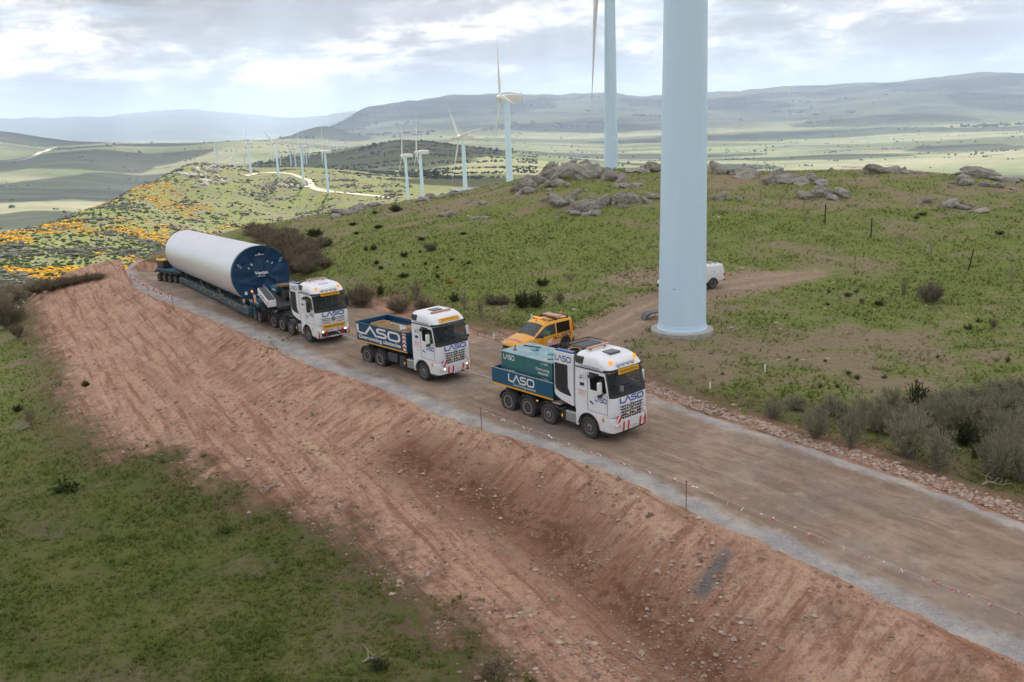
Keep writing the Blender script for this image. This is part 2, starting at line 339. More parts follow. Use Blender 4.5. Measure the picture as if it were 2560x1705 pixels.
# ------------------------------------------------------------------ ground materials
def mat_ground():
    s = NT('hill_ground'); P = s.pos()
    big = s.noise(P, 0.09, 4, .6); med = s.noise(P, 0.45, 5, .62); fine = s.noise(P, 2.6, 6, .68); vf = s.noise(P, 11.0, 4, .7)
    # grass: lush, olive, and brown bare turf where 'dry' is high; ranker and darker on the low meadow
    g = s.mix(s.rng(med, .36, .64), (0.104, 0.156, 0.028), (0.195, 0.236, 0.049))
    g = s.mix(s.rng(fine, .35, .7), g, (0.229, 0.260, 0.079))
    dc = s.mix(s.rng(fine, .3, .7), (0.241, 0.169, 0.119), (0.387, 0.285, 0.214))
    dc = s.mix(s.math('MULTIPLY', s.rng(vf, .45, .7), .5), dc, (0.175, 0.173, 0.084))
    dv = s.math('ADD', s.attr('dry'), s.math('ADD', s.math('MULTIPLY', s.math('SUBTRACT', fine, .5), 1.1), s.math('MULTIPLY', s.math('SUBTRACT', vf, .5), .8)))
    g = s.mix(s.math('MULTIPLY', s.rng(dv, .42, .80), .88), g, dc)
    g = s.mix(s.math('MULTIPLY', s.rng(fine, .56, .72), .45), g, (0.050, 0.067, 0.020))
    g = s.mix(s.math('MULTIPLY', s.rng(vf, .35, .7), .30), g, s.mix(.5, g, (0.292, 0.301, 0.157)))
    g = s.mix(s.math('MULTIPLY', s.attr('meadow'), .55), g, s.mix(s.rng(med, .36, .64), (0.040, 0.062, 0.010), (0.098, 0.098, 0.034)))
    # bare reddish earth, dark mottling paints in relief shading, darker along the ditch
    e = s.mix(s.rng(med, .32, .68), (0.497, 0.273, 0.188), (0.620, 0.368, 0.259))
    e = s.mix(s.math('MULTIPLY', s.rng(s.noise(P, .16, 4, .6), .45, .68), .5), e, (0.620, 0.425, 0.299))
    e = s.mix(s.math('MULTIPLY', s.rng(fine, .42, .70), .5), e, (0.620, 0.455, 0.328))
    e = s.mix(s.math('MULTIPLY', s.rng(fine, .48, .33), .65), e, (0.215, 0.125, 0.091))  # low spots darkened: shading of the relief put into the colour
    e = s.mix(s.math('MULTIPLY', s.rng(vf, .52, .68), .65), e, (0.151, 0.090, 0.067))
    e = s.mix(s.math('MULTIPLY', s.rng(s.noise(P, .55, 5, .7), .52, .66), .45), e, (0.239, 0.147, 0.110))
    # blade scrapes and runnels: across the pad, and straight down the fill slope
    st = s.noise(s.mapv(s.mapv(P, rot=(0, 0, math.radians(59))), (0.13, 2.2, 1)), 1.0, 6, .68, .6)
    cbn = s.n('ShaderNodeCombineXYZ'); s.link(s.attr('along'), cbn.inputs[0]); s.link(s.math('MULTIPLY', s.attr('down'), .16), cbn.inputs[1])
    rn = s.noise(cbn.outputs[0], 2.2, 5, .7); onb = s.attr('bank')
    st = s.math('ADD', s.math('MULTIPLY', st, s.math('SUBTRACT', 1.0, onb)), s.math('MULTIPLY', rn, onb))
    e = s.mix(s.math('MULTIPLY', s.rng(st, .50, .62), .78), e, (0.299, 0.146, 0.087))
    e = s.mix(s.math('MULTIPLY', s.rng(st, .46, .34), .45), e, (0.620, 0.493, 0.308))
    # crawler tracks: rows of cleat marks
    wv = s.n('ShaderNodeTexWave'); wv.wave_type = 'BANDS'; wv.inputs['Scale'].default_value = 3.4; wv.inputs['Distortion'].default_value = 2.5; wv.inputs['Detail'].default_value = 2; s.link(s.mapv(P, rot=(0, 0, math.radians(56))), wv.inputs[0])
    e = s.mix(s.math('MULTIPLY', s.math('MULTIPLY', s.rng(wv.outputs['Fac'], .45, .75), s.attr('cleat')), .7), e, (0.265, 0.136, 0.084))
    e = s.mix(s.math('MULTIPLY', s.attr('ditch_dark'), s.rng(s.math('ADD', fine, s.math('MULTIPLY', med, .5)), .48, .80)), e, (0.182, 0.092, 0.053))  # darker brown along the ditch
    peb = s.vor(P, 5.5); pc = s.vor(P, 5.5, out='Color'); sepp = s.n('ShaderNodeSeparateColor'); s.link(pc, sepp.inputs[0])
    pm = s.math('MULTIPLY', s.rng(peb, .30, .22), s.rng(sepp.outputs[0], .70, .72))
    e = s.mix(s.math('MULTIPLY', pm, .6), e, (0.42, 0.31, 0.25))
    dm = s.math('ADD', s.attr('dirt'), s.math('ADD', s.math('MULTIPLY', s.math('SUBTRACT', med, .5), 7.0), s.math('MULTIPLY', s.math('SUBTRACT', fine, .5), 5.0)))
    soft = s.rng(dm, -3.0, 2.2); dm = s.rng(dm, -.9, 1.0)
    mid = s.math('MULTIPLY', s.math('MULTIPLY', soft, s.math('SUBTRACT', 1.0, soft)), 3.2, True)
    soil = s.mix(s.rng(vf, .35, .7), (0.110, 0.070, 0.046), (0.200, 0.130, 0.090))     # trodden dark topsoil where turf and subsoil meet
    g = s.mix(s.math('MULTIPLY', mid, s.rng(s.math('ADD', fine, s.math('MULTIPLY', vf, .6)), .62, .95)), g, soil)
    e = s.mix(s.math('MULTIPLY', mid, s.rng(s.math('ADD', fine, s.math('MULTIPLY', med, .6)), .60, .95)), e, soil)
    col = s.mix(dm, g, e)
    # pale worn wheel track across the grass
    t = s.mix(s.rng(fine, .3, .7), (0.28, 0.20, 0.14), (0.42, 0.31, 0.23))
    tm = s.math('ADD', s.attr('track'), s.math('ADD', s.math('MULTIPLY', s.math('SUBTRACT', med, .5), 2.2), s.math('MULTIPLY', s.math('SUBTRACT', fine, .5), 1.6)))
    col = s.mix(s.math('MULTIPLY', s.rng(tm, -.4, .6), .92), col, t)
    col = s.mix(s.math('MULTIPLY', s.attr('rut'), s.rng(s.math('ADD', fine, s.math('MULTIPLY', vf, .4)), .45, .85)), col, (0.52, 0.40, 0.30))
    gr = s.math('ADD', s.attr('gravel'), s.math('MULTIPLY', s.math('SUBTRACT', med, .5), 1.6))
    col = s.mix(s.math('MULTIPLY', s.rng(gr, -.1, .25), .9), col, s.mix(vf, (0.12, 0.12, 0.12), (0.24, 0.235, 0.23)))
    h = s.math('ADD', s.math('MULTIPLY', fine, 1.0), s.math('ADD', s.math('MULTIPLY', vf, .45), s.math('MULTIPLY', s.math('MULTIPLY', st, dm), .9)))
    return s.done(col, 0.95, s.bump(h, 1.0, 0.22), Specular_IOR_Level=0.12)
def mat_road():
    s = NT('gravel_road'); P = s.pos(); u = s.attr('su'); v = s.attr('sv')     # metres along and 0..1 across
    cb = s.n('ShaderNodeCombineXYZ'); s.link(u, cb.inputs[0]); s.link(s.math('MULTIPLY', v, 9.0), cb.inputs[1]); Q = cb.outputs[0]
    stre = s.noise(s.mapv(Q, (0.10, 1.5, 1)), 1.0, 6, .6); stre2 = s.noise(s.mapv(Q, (0.22, 3.6, 1), loc=(5, 3, 0)), 1.0, 4, .6)
    pat = s.noise(P, .32, 5, .6); fine = s.noise(P, 3.2, 5, .7); vf = s.noise(P, 17, 3, .7)
    mot = s.noise(P, 1.1, 6, .7); c = s.mix(s.rng(stre, .36, .62), (0.203, 0.139, 0.098), (0.313, 0.229, 0.165))
    c = s.mix(s.math('MULTIPLY', s.rng(stre2, .50, .64), .55), c, (0.165, 0.124, 0.096))
    c = s.mix(s.math('MULTIPLY', s.rng(pat, .50, .66), .65), c, (0.441, 0.349, 0.266))
    c = s.mix(s.math('MULTIPLY', s.rng(s.noise(P, .19, 5, .65), .48, .64), .75), c, (0.203, 0.177, 0.155))
    c = s.mix(s.math('MULTIPLY', s.rng(mot, .54, .68), .55), c, (0.405, 0.326, 0.255))
    c = s.mix(s.math('MULTIPLY', s.rng(mot, .46, .34), .5), c, (0.135, 0.100, 0.076))
    # grey crushed stone shoulders
    wob = s.math('MULTIPLY', s.math('SUBTRACT', s.noise(P, .5, 5, .65), .5), .22)
    wob2 = s.math('MULTIPLY', s.math('SUBTRACT', fine, .5), .05)
    vv = s.math('ADD', v, s.math('ADD', wob, wob2))
    lo = s.rng(vv, .145, .09); hi = s.math('MULTIPLY', s.rng(vv, .885, .925), s.attr('hi'))
    gs = s.mix(s.rng(vf, .3, .7), (0.183, 0.183, 0.186), (0.388, 0.381, 0.380))
    gs = s.mix(s.math('MULTIPLY', s.rng(s.noise(P, .7, 5, .65), .42, .66), .65), gs, (0.548, 0.496, 0.428))
    c = s.mix(s.math('MULTIPLY', s.math('MAXIMUM', lo, hi), .92), c, gs)
    c = s.mix(s.math('MULTIPLY', s.rng(vf, .35, .75), .35), c, s.mix(.5, c, (0.457, 0.395, 0.327)))
    c = s.mix(s.math('MULTIPLY', s.rng(fine, .55, .75), .35), c, (0.106, 0.084, 0.067))
    h = s.math('ADD', s.math('MULTIPLY', fine, .7), s.math('ADD', s.math('MULTIPLY', vf, .5), s.math('MULTIPLY', stre2, .6)))
    return s.done(c, 0.93, s.bump(h, .8, .06), Specular_IOR_Level=0.15)
def mat_far():
    s = NT('far_land'); P = s.pos()
    rdg = s.attr('ridge')
    n1 = s.noise(P, .010, 5, .6); n2 = s.noise(P, .055, 5, .65); n3 = s.noise(P, .3, 4, .65)
    # near ridge: sunny pasture, grey scrub patches
    g = s.mix(s.rng(n2, .35, .65), (0.118, 0.146, 0.042), (0.195, 0.195, 0.082))
    g = s.mix(s.math('MULTIPLY', s.rng(n1, .48, .62), .7), g, (0.185, 0.165, 0.098))
    scr = s.math('ADD', s.math('MULTIPLY', n2, .6), s.math('MULTIPLY', n3, .5))
    g = s.mix(s.math('MULTIPLY', s.rng(scr, .52, .62), .80), g, (0.100, 0.098, 0.084))
    # plain: pasture, stubble, heath in long patches
    m1 = s.noise(s.mapv(P, (.00030, .0013, .001)), 1.0, 6, .6); m2 = s.noise(s.mapv(P, (.0016, .0052, .003), loc=(4, 7, 0)), 1.0, 6, .62); m3 = s.noise(P, .012, 4, .6)
    p = s.mix(s.rng(m2, .36, .64), (0.110, 0.145, 0.062), (0.245, 0.225, 0.140))
    p = s.mix(s.math('MULTIPLY', s.rng(m1, .50, .56), .85), p, s.mix(m3, (0.052, 0.066, 0.034), (0.095, 0.095, 0.05)))
    p = s.mix(s.math('MULTIPLY', s.rng(m3, .60, .68), .5), p, (0.045, 0.060, 0.030))
    c = s.mix(rdg, p, g)
    mt = s.noise(s.mapv(P, (.0011, .0022, .002)), 1.0, 6, .6)
    hc = s.mix(s.rng(mt, .40, .60), (0.030, 0.038, 0.030), (0.090, 0.090, 0.054))
    c = s.mix(s.attr('mount'), c, hc)
    c = s.mix(s.math('MULTIPLY', s.attr('heath'), .55), c, s.mix(n3, (0.055, 0.066, 0.035), (0.085, 0.088, 0.045)))
    return s.done(c, 1.0, None, Specular_IOR_Level=0.0)
mat_ground(); mat_road(); mat_far()

# ------------------------------------------------------------------ the land as one polar grid, cut into a near and a far sheet
def poly_sd(poly, x, y):
    P = np.array(list(poly)+[poly[0]]); d, _ = line_sd(P, x, y); d = np.abs(d)
    sh = np.shape(x); X = np.ravel(x); Y = np.ravel(y); ins = np.zeros(len(X), bool)
    for a, b in zip(P[:-1], P[1:]):
        c = (a[1] > Y) != (b[1] > Y); xx = (b[0]-a[0])*(Y-a[1])/(b[1]-a[1]+1e-12)+a[0]; ins ^= c & (X < xx)
    return d*np.where(ins.reshape(sh), 1, -1)
def az_grid():
    a = np.r_[np.linspace(-180, -46, 40)[:-1], np.linspace(-46, -34, 30)[:-1], np.linspace(-34, 34, 600)[:-1], np.linspace(34, 46, 30)[:-1], np.linspace(46, 180, 40)]
    return np.radians(a)
def r_grid():
    def seg(a, b, q): n = int(math.log(b/a)/q); return np.exp(np.linspace(math.log(a), math.log(b), n))[:-1]
    return np.r_[seg(5, 18, .04), seg(18, 130, .0062), seg(130, 1600, .011), seg(1600, 16000, .026), seg(16000, 60000, .08), [60000.]]
def make_grid():
    A, Rr = az_grid(), r_grid(); rr, aa = np.meshgrid(Rr, A, indexing='ij'); X = rr*np.sin(aa); Y = rr*np.cos(aa); Z = land(X, Y)
    GRID.update(A=A, R=Rr, X=X, Y=Y, Z=np.where(Y < -30, np.maximum(Z, -150), Z))
make_grid()
def low_px(L, z=None):
    out = []
    for px, py in L:
        p = on_land(px, py, 15, 400); out.append(p[:2] if p is not None else at_z(px, py, -3)[:2])
    return out
DIRT = low_px([(46, 768), (88, 847), (126, 889), (153, 942), (145, 977), (142, 1023), (191, 1061), (214, 1103), (283, 1141), (420, 1125), (459, 1177), (552, 1212), (640, 1262), (760, 1290), (860, 1340), (940, 1400), (1030, 1480), (1109, 1549), (1180, 1625), (1230, 1705)])
DIRT = [np.array([-62, 108]), np.array([-66, 92])]+DIRT+[np.array([4.0, 12.0])]+[q for q in LOWS[:: 6]]+[np.array([-46, 122])]
TRACK = smooth_line([UPS[108]+np.array([-3.0, -1.5]), (2.5, 52), (6.0, 56.5), (9.5, 61.5), (13, 65.8), (17, 68.0), (21.5, 69.6), (27, 72)], 60)
def build_land():
    A, Rr, X, Y, Z = (GRID[k] for k in 'ARXYZ'); nA, nR = len(A), len(Rr)
    V = np.stack([X, Y, Z], -1)
    cut = int(np.argmax(Rr > 172))
    def faces(i0, i1):
        i, j = np.meshgrid(np.arange(i0, i1), np.arange(nA-1), indexing='ij'); a = i*nA+j
        return np.stack([a, a+1, a+nA+1, a+nA], -1).reshape(-1, 4)[:, ::-1]
    x, y = X[:cut+1].ravel(), Y[:cut+1].ravel()
    dl, il_ = line_sd(LOWS, x, y); du, iu = line_sd(UPS, x, y)
    dirt = np.maximum(poly_sd(DIRT, x, y), np.where(dl > 0, -du*1.0, -9)*1.0)
    dirt = np.maximum(dirt, np.where(dl < 0.3, np.clip(2.6+dl*.5, -8, 3), -9))
    # stony earth verge on the upper side of the road
    verge = np.where((du > 0) & (x > -14), 2.0-du+0.6*np.sin(x*.5), -9); dirt = np.maximum(dirt, verge)
    dirt = np.clip(np.maximum(dirt, np.where((dl > 0) & (du < 0), 2, -9)), -8, 8)
    dt, _ = line_sd(TRACK, x, y); dt = np.abs(dt); half = 3.1
    track = np.clip(np.maximum((half-dt)*1.0, 0.9-np.abs(dt-0.9)*2.2), -6, 3)
    rut = np.clip(1.2-np.abs(dt-.85)/.38, 0, 1)*(.55+.45*np.clip(fbm(x/2, y/2, 2, 110)+.4, 0, 1)); rut *= sstep(28, 20, x)
    track = np.where(x > 19, track-(x-19)*.35, track)
    # turning area by the tower foot
    c = on_land(1640, 690); track = np.maximum(track, np.clip(1.4-np.hypot((x-c[0])/4.5, (y-c[1])/3.2)*1.5, -6, .6))
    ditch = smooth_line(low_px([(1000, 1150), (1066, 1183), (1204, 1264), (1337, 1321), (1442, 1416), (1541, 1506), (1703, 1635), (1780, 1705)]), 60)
    dd, _ = line_sd(ditch, x, y); ditch_dark = np.clip(1.15-np.abs(dd+0.3)/2.3, 0, 1)  # mask of the darker band along the ditch line
    dry = dryf(x, y); r = np.hypot(x, y)
    bank = sstep(.2, 1.0, -dl)*sstep(5.2, 3.4, -dl)*(x > -22); along = np.r_[0, np.cumsum(np.hypot(*(LOWS[1:]-LOWS[:-1]).T))][il_]
    # finer position along the edge so the runnels do not step
    tv = LOWS[np.clip(il_+1, 0, len(LOWS)-1)]-LOWS[il_]; tl = np.hypot(*tv.T)+1e-9; along = along+((x-LOWS[il_, 0])*tv[:, 0]+(y-LOWS[il_, 1])*tv[:, 1])/tl
    cleat = np.zeros_like(x)
    for L in ([(640, 1230), (760, 1310), (860, 1380), (960, 1470)], [(330, 900), (420, 970), (520, 1060), (640, 1150)], [(470, 850), (560, 930), (660, 1010)]):
        P_ = smooth_line(low_px(L), 30); dc_, __ = line_sd(P_, x, y); cleat = np.maximum(cleat, sstep(.55, .35, np.abs(np.abs(dc_)-.0)))
    gravel = np.full_like(x, -3.0); q = on_land(1790, 1400); w = on_land(1765, 1440)
    for px, py, rad in ((1812, 1385, .45), (1795, 1412, .5), (1778, 1440, .45), (1762, 1462, .35)):
        g = on_land(px, py); gravel = np.maximum(gravel, rad-np.hypot(x-g[0], y-g[1]))
    mesh_np('ground', V[:cut+1].reshape(-1, 3), faces(0, cut), MATS['hill_ground'], dict(dirt=dirt, track=track, ditch_dark=ditch_dark, dry=dry, gravel=gravel, bank=bank, along=along, down=-dl, cleat=cleat, rut=rut, meadow=(dl < 0)*sstep(-2, -8, dl)*sstep(75, 45, np.hypot(x, y))))['kind'] = 'structure'
    # far sheet
    Vf = V[cut:].reshape(-1, 3); x, y, z = Vf.T; r = np.hypot(x, y); az = np.degrees(np.arctan2(x, y))
    ridge = sstep(1500, 1200, r)*sstep(-92, -80, z)
    hm = np.clip((z+135)/60, 0, 1)*sstep(6000, 7500, r)
    heath = np.zeros_like(x)
    for px, py, rr_, sx, sy in ((820, 395, 2500, 430, 420), (960, 380, 2500, 300, 420), (700, 400, 2500, 300, 300), (300, 375, 5200, 700, 900), (450, 365, 5600, 500, 600), (1180, 385, 2500, 260, 260), (807, 330, 7000, 420, 700), (870, 338, 7000, 300, 500)):
        c = at_r(px, py, rr_); heath = np.maximum(heath, np.exp(-(((x-c[0])/sx)**2+((y-c[1])/sy)**2))*1.3)
    i, j = np.meshgrid(np.arange(0, nR-1-cut), np.arange(nA-1), indexing='ij'); a = i*nA+j
    F = np.stack([a, a+1, a+nA+1, a+nA], -1).reshape(-1, 4)[:, ::-1]
    zc = r[F[:, 0]]
    for nm, lo, hi in (('ridge_and_valley', 0, 1500), ('valley_plain', 1500, 7600), ('mountains', 7600, 1e9)):
        m = (zc >= lo) & (zc < hi); Fm = F[m]; used = np.unique(Fm); inv = np.zeros(len(x), int); inv[used] = np.arange(len(used))
        mesh_np(nm, Vf[used], inv[Fm], MATS['far_land'], dict(ridge=ridge[used], mount=hm[used], heath=np.clip(heath[used], 0, 1)))['kind'] = 'structure'
build_land()
def build_road():
    n = 420; lo = smooth_line(LOW, n); up = smooth_line(UP, n); m = 24
    s = np.r_[0, np.cumsum(np.hypot(*(lo[1:]-lo[:-1]).T))]
    t = np.linspace(0, 1, m)
    wl = 0.35*fbm(s*.8, s*0+3, 4, 51); wu = 0.3*fbm(s*.7, s*0+9, 4, 52)
    ac = up-lo; ln = np.hypot(*ac.T)[:, None]; ac = ac/ln
    a = lo-ac*(0.15+wl[:, None]); b = up+ac*(0.10+wu[:, None])
    X = a[:, None, :]*(1-t)[None, :, None]+b[:, None, :]*t[None, :, None]
    x, y = X[..., 0], X[..., 1]
    z = road_z(y)+0.01+0.03*fbm(x/2.2, y/2.2, 3, 61)*np.sin(t*PI)[None]
    z[:, 0] -= .10; z[:, -1] -= .10; z[:, 1] -= 0.02; z[:, -2] -= .02
    V = np.stack([x, y, z], -1).reshape(-1, 3)
    i, j = np.meshgrid(np.arange(n-1), np.arange(m-1), indexing='ij'); q = i*m+j
    F = np.stack([q, q+m, q+m+1, q+1], -1).reshape(-1, 4)[:, ::-1]
    hi = np.repeat(sstep(-8, 3, lo[:, 0])[:, None]*0+(sstep(6.5, 9, up[:, 0])[:, None]), m, 1)
    mesh_np('road', V, F, MATS['gravel_road'], dict(su=np.repeat(s[:, None], m, 1).ravel(), sv=np.tile(t, (n, 1)).ravel(), hi=hi.ravel()))['kind'] = 'structure'
build_road()
# ------------------------------------------------------------------ mesh builder
def M4(loc=(0, 0, 0), rz=0.0, ry=0.0, rx=0.0, sc_=1.0):
    return Matrix.Translation(loc) @ Matrix.Rotation(rz, 4, 'Z') @ Matrix.Rotation(ry, 4, 'Y') @ Matrix.Rotation(rx, 4, 'X') @ Matrix.Scale(sc_, 4)
class MB:
    def __init__(s): s.v = []; s.f = []
    def add(s, V, F):
        b = len(s.v); s.v += [tuple(q) for q in V]; s.f += [tuple(i+b for i in q) for q in F]; return s
    def box(s, x0, x1, y0, y1, z0, z1, m=None):
        V = [Vector(q) for q in ((x0, y0, z0), (x1, y0, z0), (x1, y1, z0), (x0, y1, z0), (x0, y0, z1), (x1, y0, z1), (x1, y1, z1), (x0, y1, z1))]
        if m: V = [m @ q for q in V]
        return s.add(V, [(0, 3, 2, 1), (4, 5, 6, 7), (0, 1, 5, 4), (1, 2, 6, 5), (2, 3, 7, 6), (3, 0, 4, 7)])
    def prism(s, poly, a0, a1, axis='y', m=None):
        n = len(poly)
        def P(p, a): return Vector((p[0], a, p[1])) if axis == 'y' else (Vector((a, p[0], p[1])) if axis == 'x' else Vector((p[0], p[1], a)))
        V = [P(p, a0) for p in poly]+[P(p, a1) for p in poly]
        if m: V = [m @ q for q in V]
        F = [tuple(range(n)), tuple(range(2*n-1, n-1, -1))]+[(i, i+n, (i+1) % n+n, (i+1) % n) for i in range(n)]
        return s.add(V, F)
    def cyl(s, p0, p1, r0, r1=None, n=14, caps=True):
        r1 = r0 if r1 is None else r1; p0 = Vector(p0); p1 = Vector(p1); d = (p1-p0).normalized()
        a = d.orthogonal().normalized(); b = d.cross(a); V = []
        for p, r in ((p0, r0), (p1, r1)):
            V += [p+r*(math.cos(2*PI*i/n)*a+math.sin(2*PI*i/n)*b) for i in range(n)]
        F = [(i, (i+1) % n, (i+1) % n+n, i+n) for i in range(n)]
        if caps: F += [tuple(range(n-1, -1, -1)), tuple(range(n, 2*n))]
        return s.add(V, F)
    def tube(s, path, r, n=7):
        path = [Vector(p) for p in path]; V = []; a = None; k = len(path)
        for i, p in enumerate(path):
            d = (path[min(i+1, k-1)]-path[max(i-1, 0)]).normalized()
            a = (d.orthogonal() if a is None else a-d*a.dot(d)).normalized(); b = d.cross(a); rr = r[i] if isinstance(r, (list, tuple)) else r
            V += [p+rr*(math.cos(2*PI*j/n)*a+math.sin(2*PI*j/n)*b) for j in range(n)]
        F = [(i*n+j, i*n+(j+1) % n, (i+1)*n+(j+1) % n, (i+1)*n+j) for i in range(k-1) for j in range(n)]
        F += [tuple(range(n-1, -1, -1)), tuple(range((k-1)*n, k*n))]
        return s.add(V, F)
    def lathe(s, prof, org=(0, 0, 0), axis=(0, 1, 0), n=24):
        """prof: (radius, height along axis)"""
        d = Vector(axis).normalized(); a = d.orthogonal().normalized(); b = d.cross(a); o = Vector(org); V = []
        for r, h in prof: V += [o+d*h+r*(math.cos(2*PI*i/n)*a+math.sin(2*PI*i/n)*b) for i in range(n)]
        F = [(k*n+i, k*n+(i+1) % n, (k+1)*n+(i+1) % n, (k+1)*n+i) for k in range(len(prof)-1) for i in range(n)]
        if prof[0][0] > 1e-4: F.append(tuple(range(n-1, -1, -1)))
        if prof[-1][0] > 1e-4: F.append(tuple(range((len(prof)-1)*n, len(prof)*n)))
        return s.add(V, F)
    def split(s):
        par = list(range(len(s.v)))
        def find(i):
            while par[i] != i: par[i] = par[par[i]]; i = par[i]
            return i
        for f in s.f:
            for i in f[1:]: par[find(i)] = find(f[0])
        grp = {}
        for f in s.f: grp.setdefault(find(f[0]), []).append(f)
        out = []
        for L in grp.values():
            q = MB(); ids = {}
            for f in L:
                for i in f:
                    if i not in ids: ids[i] = len(q.v); q.v.append(s.v[i])
                q.f.append(tuple(ids[i] for i in f))
            out.append(q)
        return out
    def build_each(s, name, mat, parent=None, **k):
        return [q.build(name, mat, parent, **k) for q in s.split()]
    def mesh(s, name, mat, angle=38, smooth=True):
        me = bpy.data.meshes.new(name); me.from_pydata(s.v, [], s.f); me.materials.append(mat if not isinstance(mat, str) else MATS[mat])
        bm = bmesh.new(); bm.from_mesh(me); bmesh.ops.recalc_face_normals(bm, faces=bm.faces); bm.to_mesh(me); bm.free()
        if smooth:
            me.polygons.foreach_set('use_smooth', np.ones(len(me.polygons), bool)); me.set_sharp_from_angle(angle=math.radians(angle))
        return me
    def build(s, name, mat, parent=None, bevel=0.0, angle=38, smooth=True, mtx=None):
        o = bpy.data.objects.new(name, s.mesh(name, mat, angle, smooth)); COL.objects.link(o)
        if parent: o.parent = parent
        if mtx: o.matrix_local = mtx
        if bevel:
            b = o.modifiers.new('bevel', 'BEVEL'); b.width = bevel; b.segments = 2; b.limit_method = 'ANGLE'; b.angle_limit = math.radians(40)
        return o
def bx(name, mat, parent, x0, x1, y0, y1, z0, z1, bevel=0.0, m=None): return MB().box(x0, x1, y0, y1, z0, z1, m).build(name, mat, parent, bevel)
def empty(name, loc=(0, 0, 0), rz=0.0, ry=0.0, scale=1.0):
    o = bpy.data.objects.new(name, None); COL.objects.link(o); o.location = loc; o.rotation_euler = (0, ry, rz); o.scale = (scale,)*3; o.empty_display_size = 0.3; return o
def copy_tree(o, parent=None):
    c = o.copy(); COL.objects.link(c); c.parent = parent
    for ch in list(o.children): copy_tree(ch, c)
    return c
def face_mtx(origin, right, up):
    r = Vector(right).normalized(); u = Vector(up); u = (u-r*u.dot(r)).normalized(); n = r.cross(u)
    m = Matrix.Identity(4)
    for i in range(3): m[i][0], m[i][1], m[i][2], m[i][3] = r[i], u[i], n[i], origin[i]
    return m
_tm = {}
def text(name, s, mat, parent, origin, right, up, w=None, h=None, bold=0.0, shear=0.0, align='CENTER'):
    """flat printed lettering, fitted to width w or height h, centred on origin"""
    key = (s, bold, shear)
    if key not in _tm:
        cu = bpy.data.curves.new('t', 'FONT'); cu.body = s; cu.align_x = 'CENTER'; cu.align_y = 'CENTER'; cu.offset = bold; cu.shear = shear; cu.extrude = 0.0; cu.resolution_u = 3
        ob = bpy.data.objects.new('t', cu); COL.objects.link(ob); me = bpy.data.meshes.new_from_object(ob); bpy.data.objects.remove(ob)
        V = np.array([v.co[:] for v in me.vertices]); mn, mxx = V.min(0), V.max(0); c = (mn+mxx)/2
        _tm[key] = ([tuple(v-c) for v in V], [tuple(p.vertices) for p in me.polygons], (mxx-mn)); bpy.data.meshes.remove(me)
    V, F, sz = _tm[key]; kx = (w/sz[0]) if w else None; ky = (h/sz[1]) if h else None
    kx = kx or ky; ky = ky or kx
    me = bpy.data.meshes.new(name); me.from_pydata([(v[0]*kx, v[1]*ky, 0.0) for v in V], [], F); me.materials.append(MATS[mat])
    o = bpy.data.objects.new(name, me); COL.objects.link(o); o.parent = parent; o.matrix_local = face_mtx(origin, right, up); return o
def ribbon(mb, pts, w, closed=False):
    P = [Vector((p[0], p[1])) for p in pts]; n = len(P); L = []; R = []
    for i in range(n):
        a = P[(i-1) % n] if (closed or i > 0) else None; b = P[(i+1) % n] if (closed or i < n-1) else None
        d1 = (P[i]-a).normalized() if a is not None else None; d2 = (b-P[i]).normalized() if b is not None else None
        d1 = d1 or d2; d2 = d2 or d1; t = (d1+d2).normalized(); nn = Vector((-t.y, t.x)); k = 1/max(.45, nn.dot(Vector((-d1.y, d1.x))))
        L.append(P[i]+nn*w/2*k); R.append(P[i]-nn*w/2*k)
    V = [(q.x, q.y, 0) for q in L]+[(q.x, q.y, 0) for q in R]; m = n if closed else n-1
    mb.add(V, [(i, (i+1) % n, (i+1) % n+n, i+n) for i in range(m)])
def logo_mb(wt=.17):
    mb = MB(); h = 1-wt
    def tr(p): return [(x, wt/2+y*h) for x, y in p]
    ribbon(mb, tr([(.1, 1.09), (.1, .22), (.16, .06), (.32, 0), (1.02, 0)]), wt)
    ribbon(mb, tr([(.86, -.10), (1.46, 1.02), (2.06, -.10)]), wt)
    ribbon(mb, tr([(3.06, 1), (2.36, 1), (2.22, .93), (2.17, .78), (2.22, .60), (2.36, .52), (2.86, .5), (3.0, .42), (3.05, .26), (3.0, .08), (2.86, 0), (2.12, 0)]), wt)
    o = [(3.36, .14), (3.46, .03), (3.62, 0), (4.10, 0), (4.26, .03), (4.36, .14), (4.40, .32), (4.40, .68), (4.36, .86), (4.26, .97), (4.10, 1), (3.62, 1), (3.46, .97), (3.36, .86), (3.32, .68), (3.32, .32)]
    ribbon(mb, tr(o), wt, True); return mb
def logo(name, mat, parent, origin, right, up, w, h, wt=.17):
    """company word mark of four stroke letters, origin at its lower left corner"""
    mb = logo_mb(wt); V = [(v[0]/4.5*w, v[1]*h, 0) for v in mb.v]
    me = bpy.data.meshes.new(name); me.from_pydata(V, [], mb.f); me.materials.append(MATS[mat])
    o = bpy.data.objects.new(name, me); COL.objects.link(o); o.parent = parent; o.matrix_local = face_mtx(origin, right, up); return o
def flat(name, mat, parent, pts):
    """thin printed patch from coplanar points"""
    mb = MB(); mb.add(pts, [tuple(range(len(pts)))]); return mb.build(name, mat, parent, smooth=False)

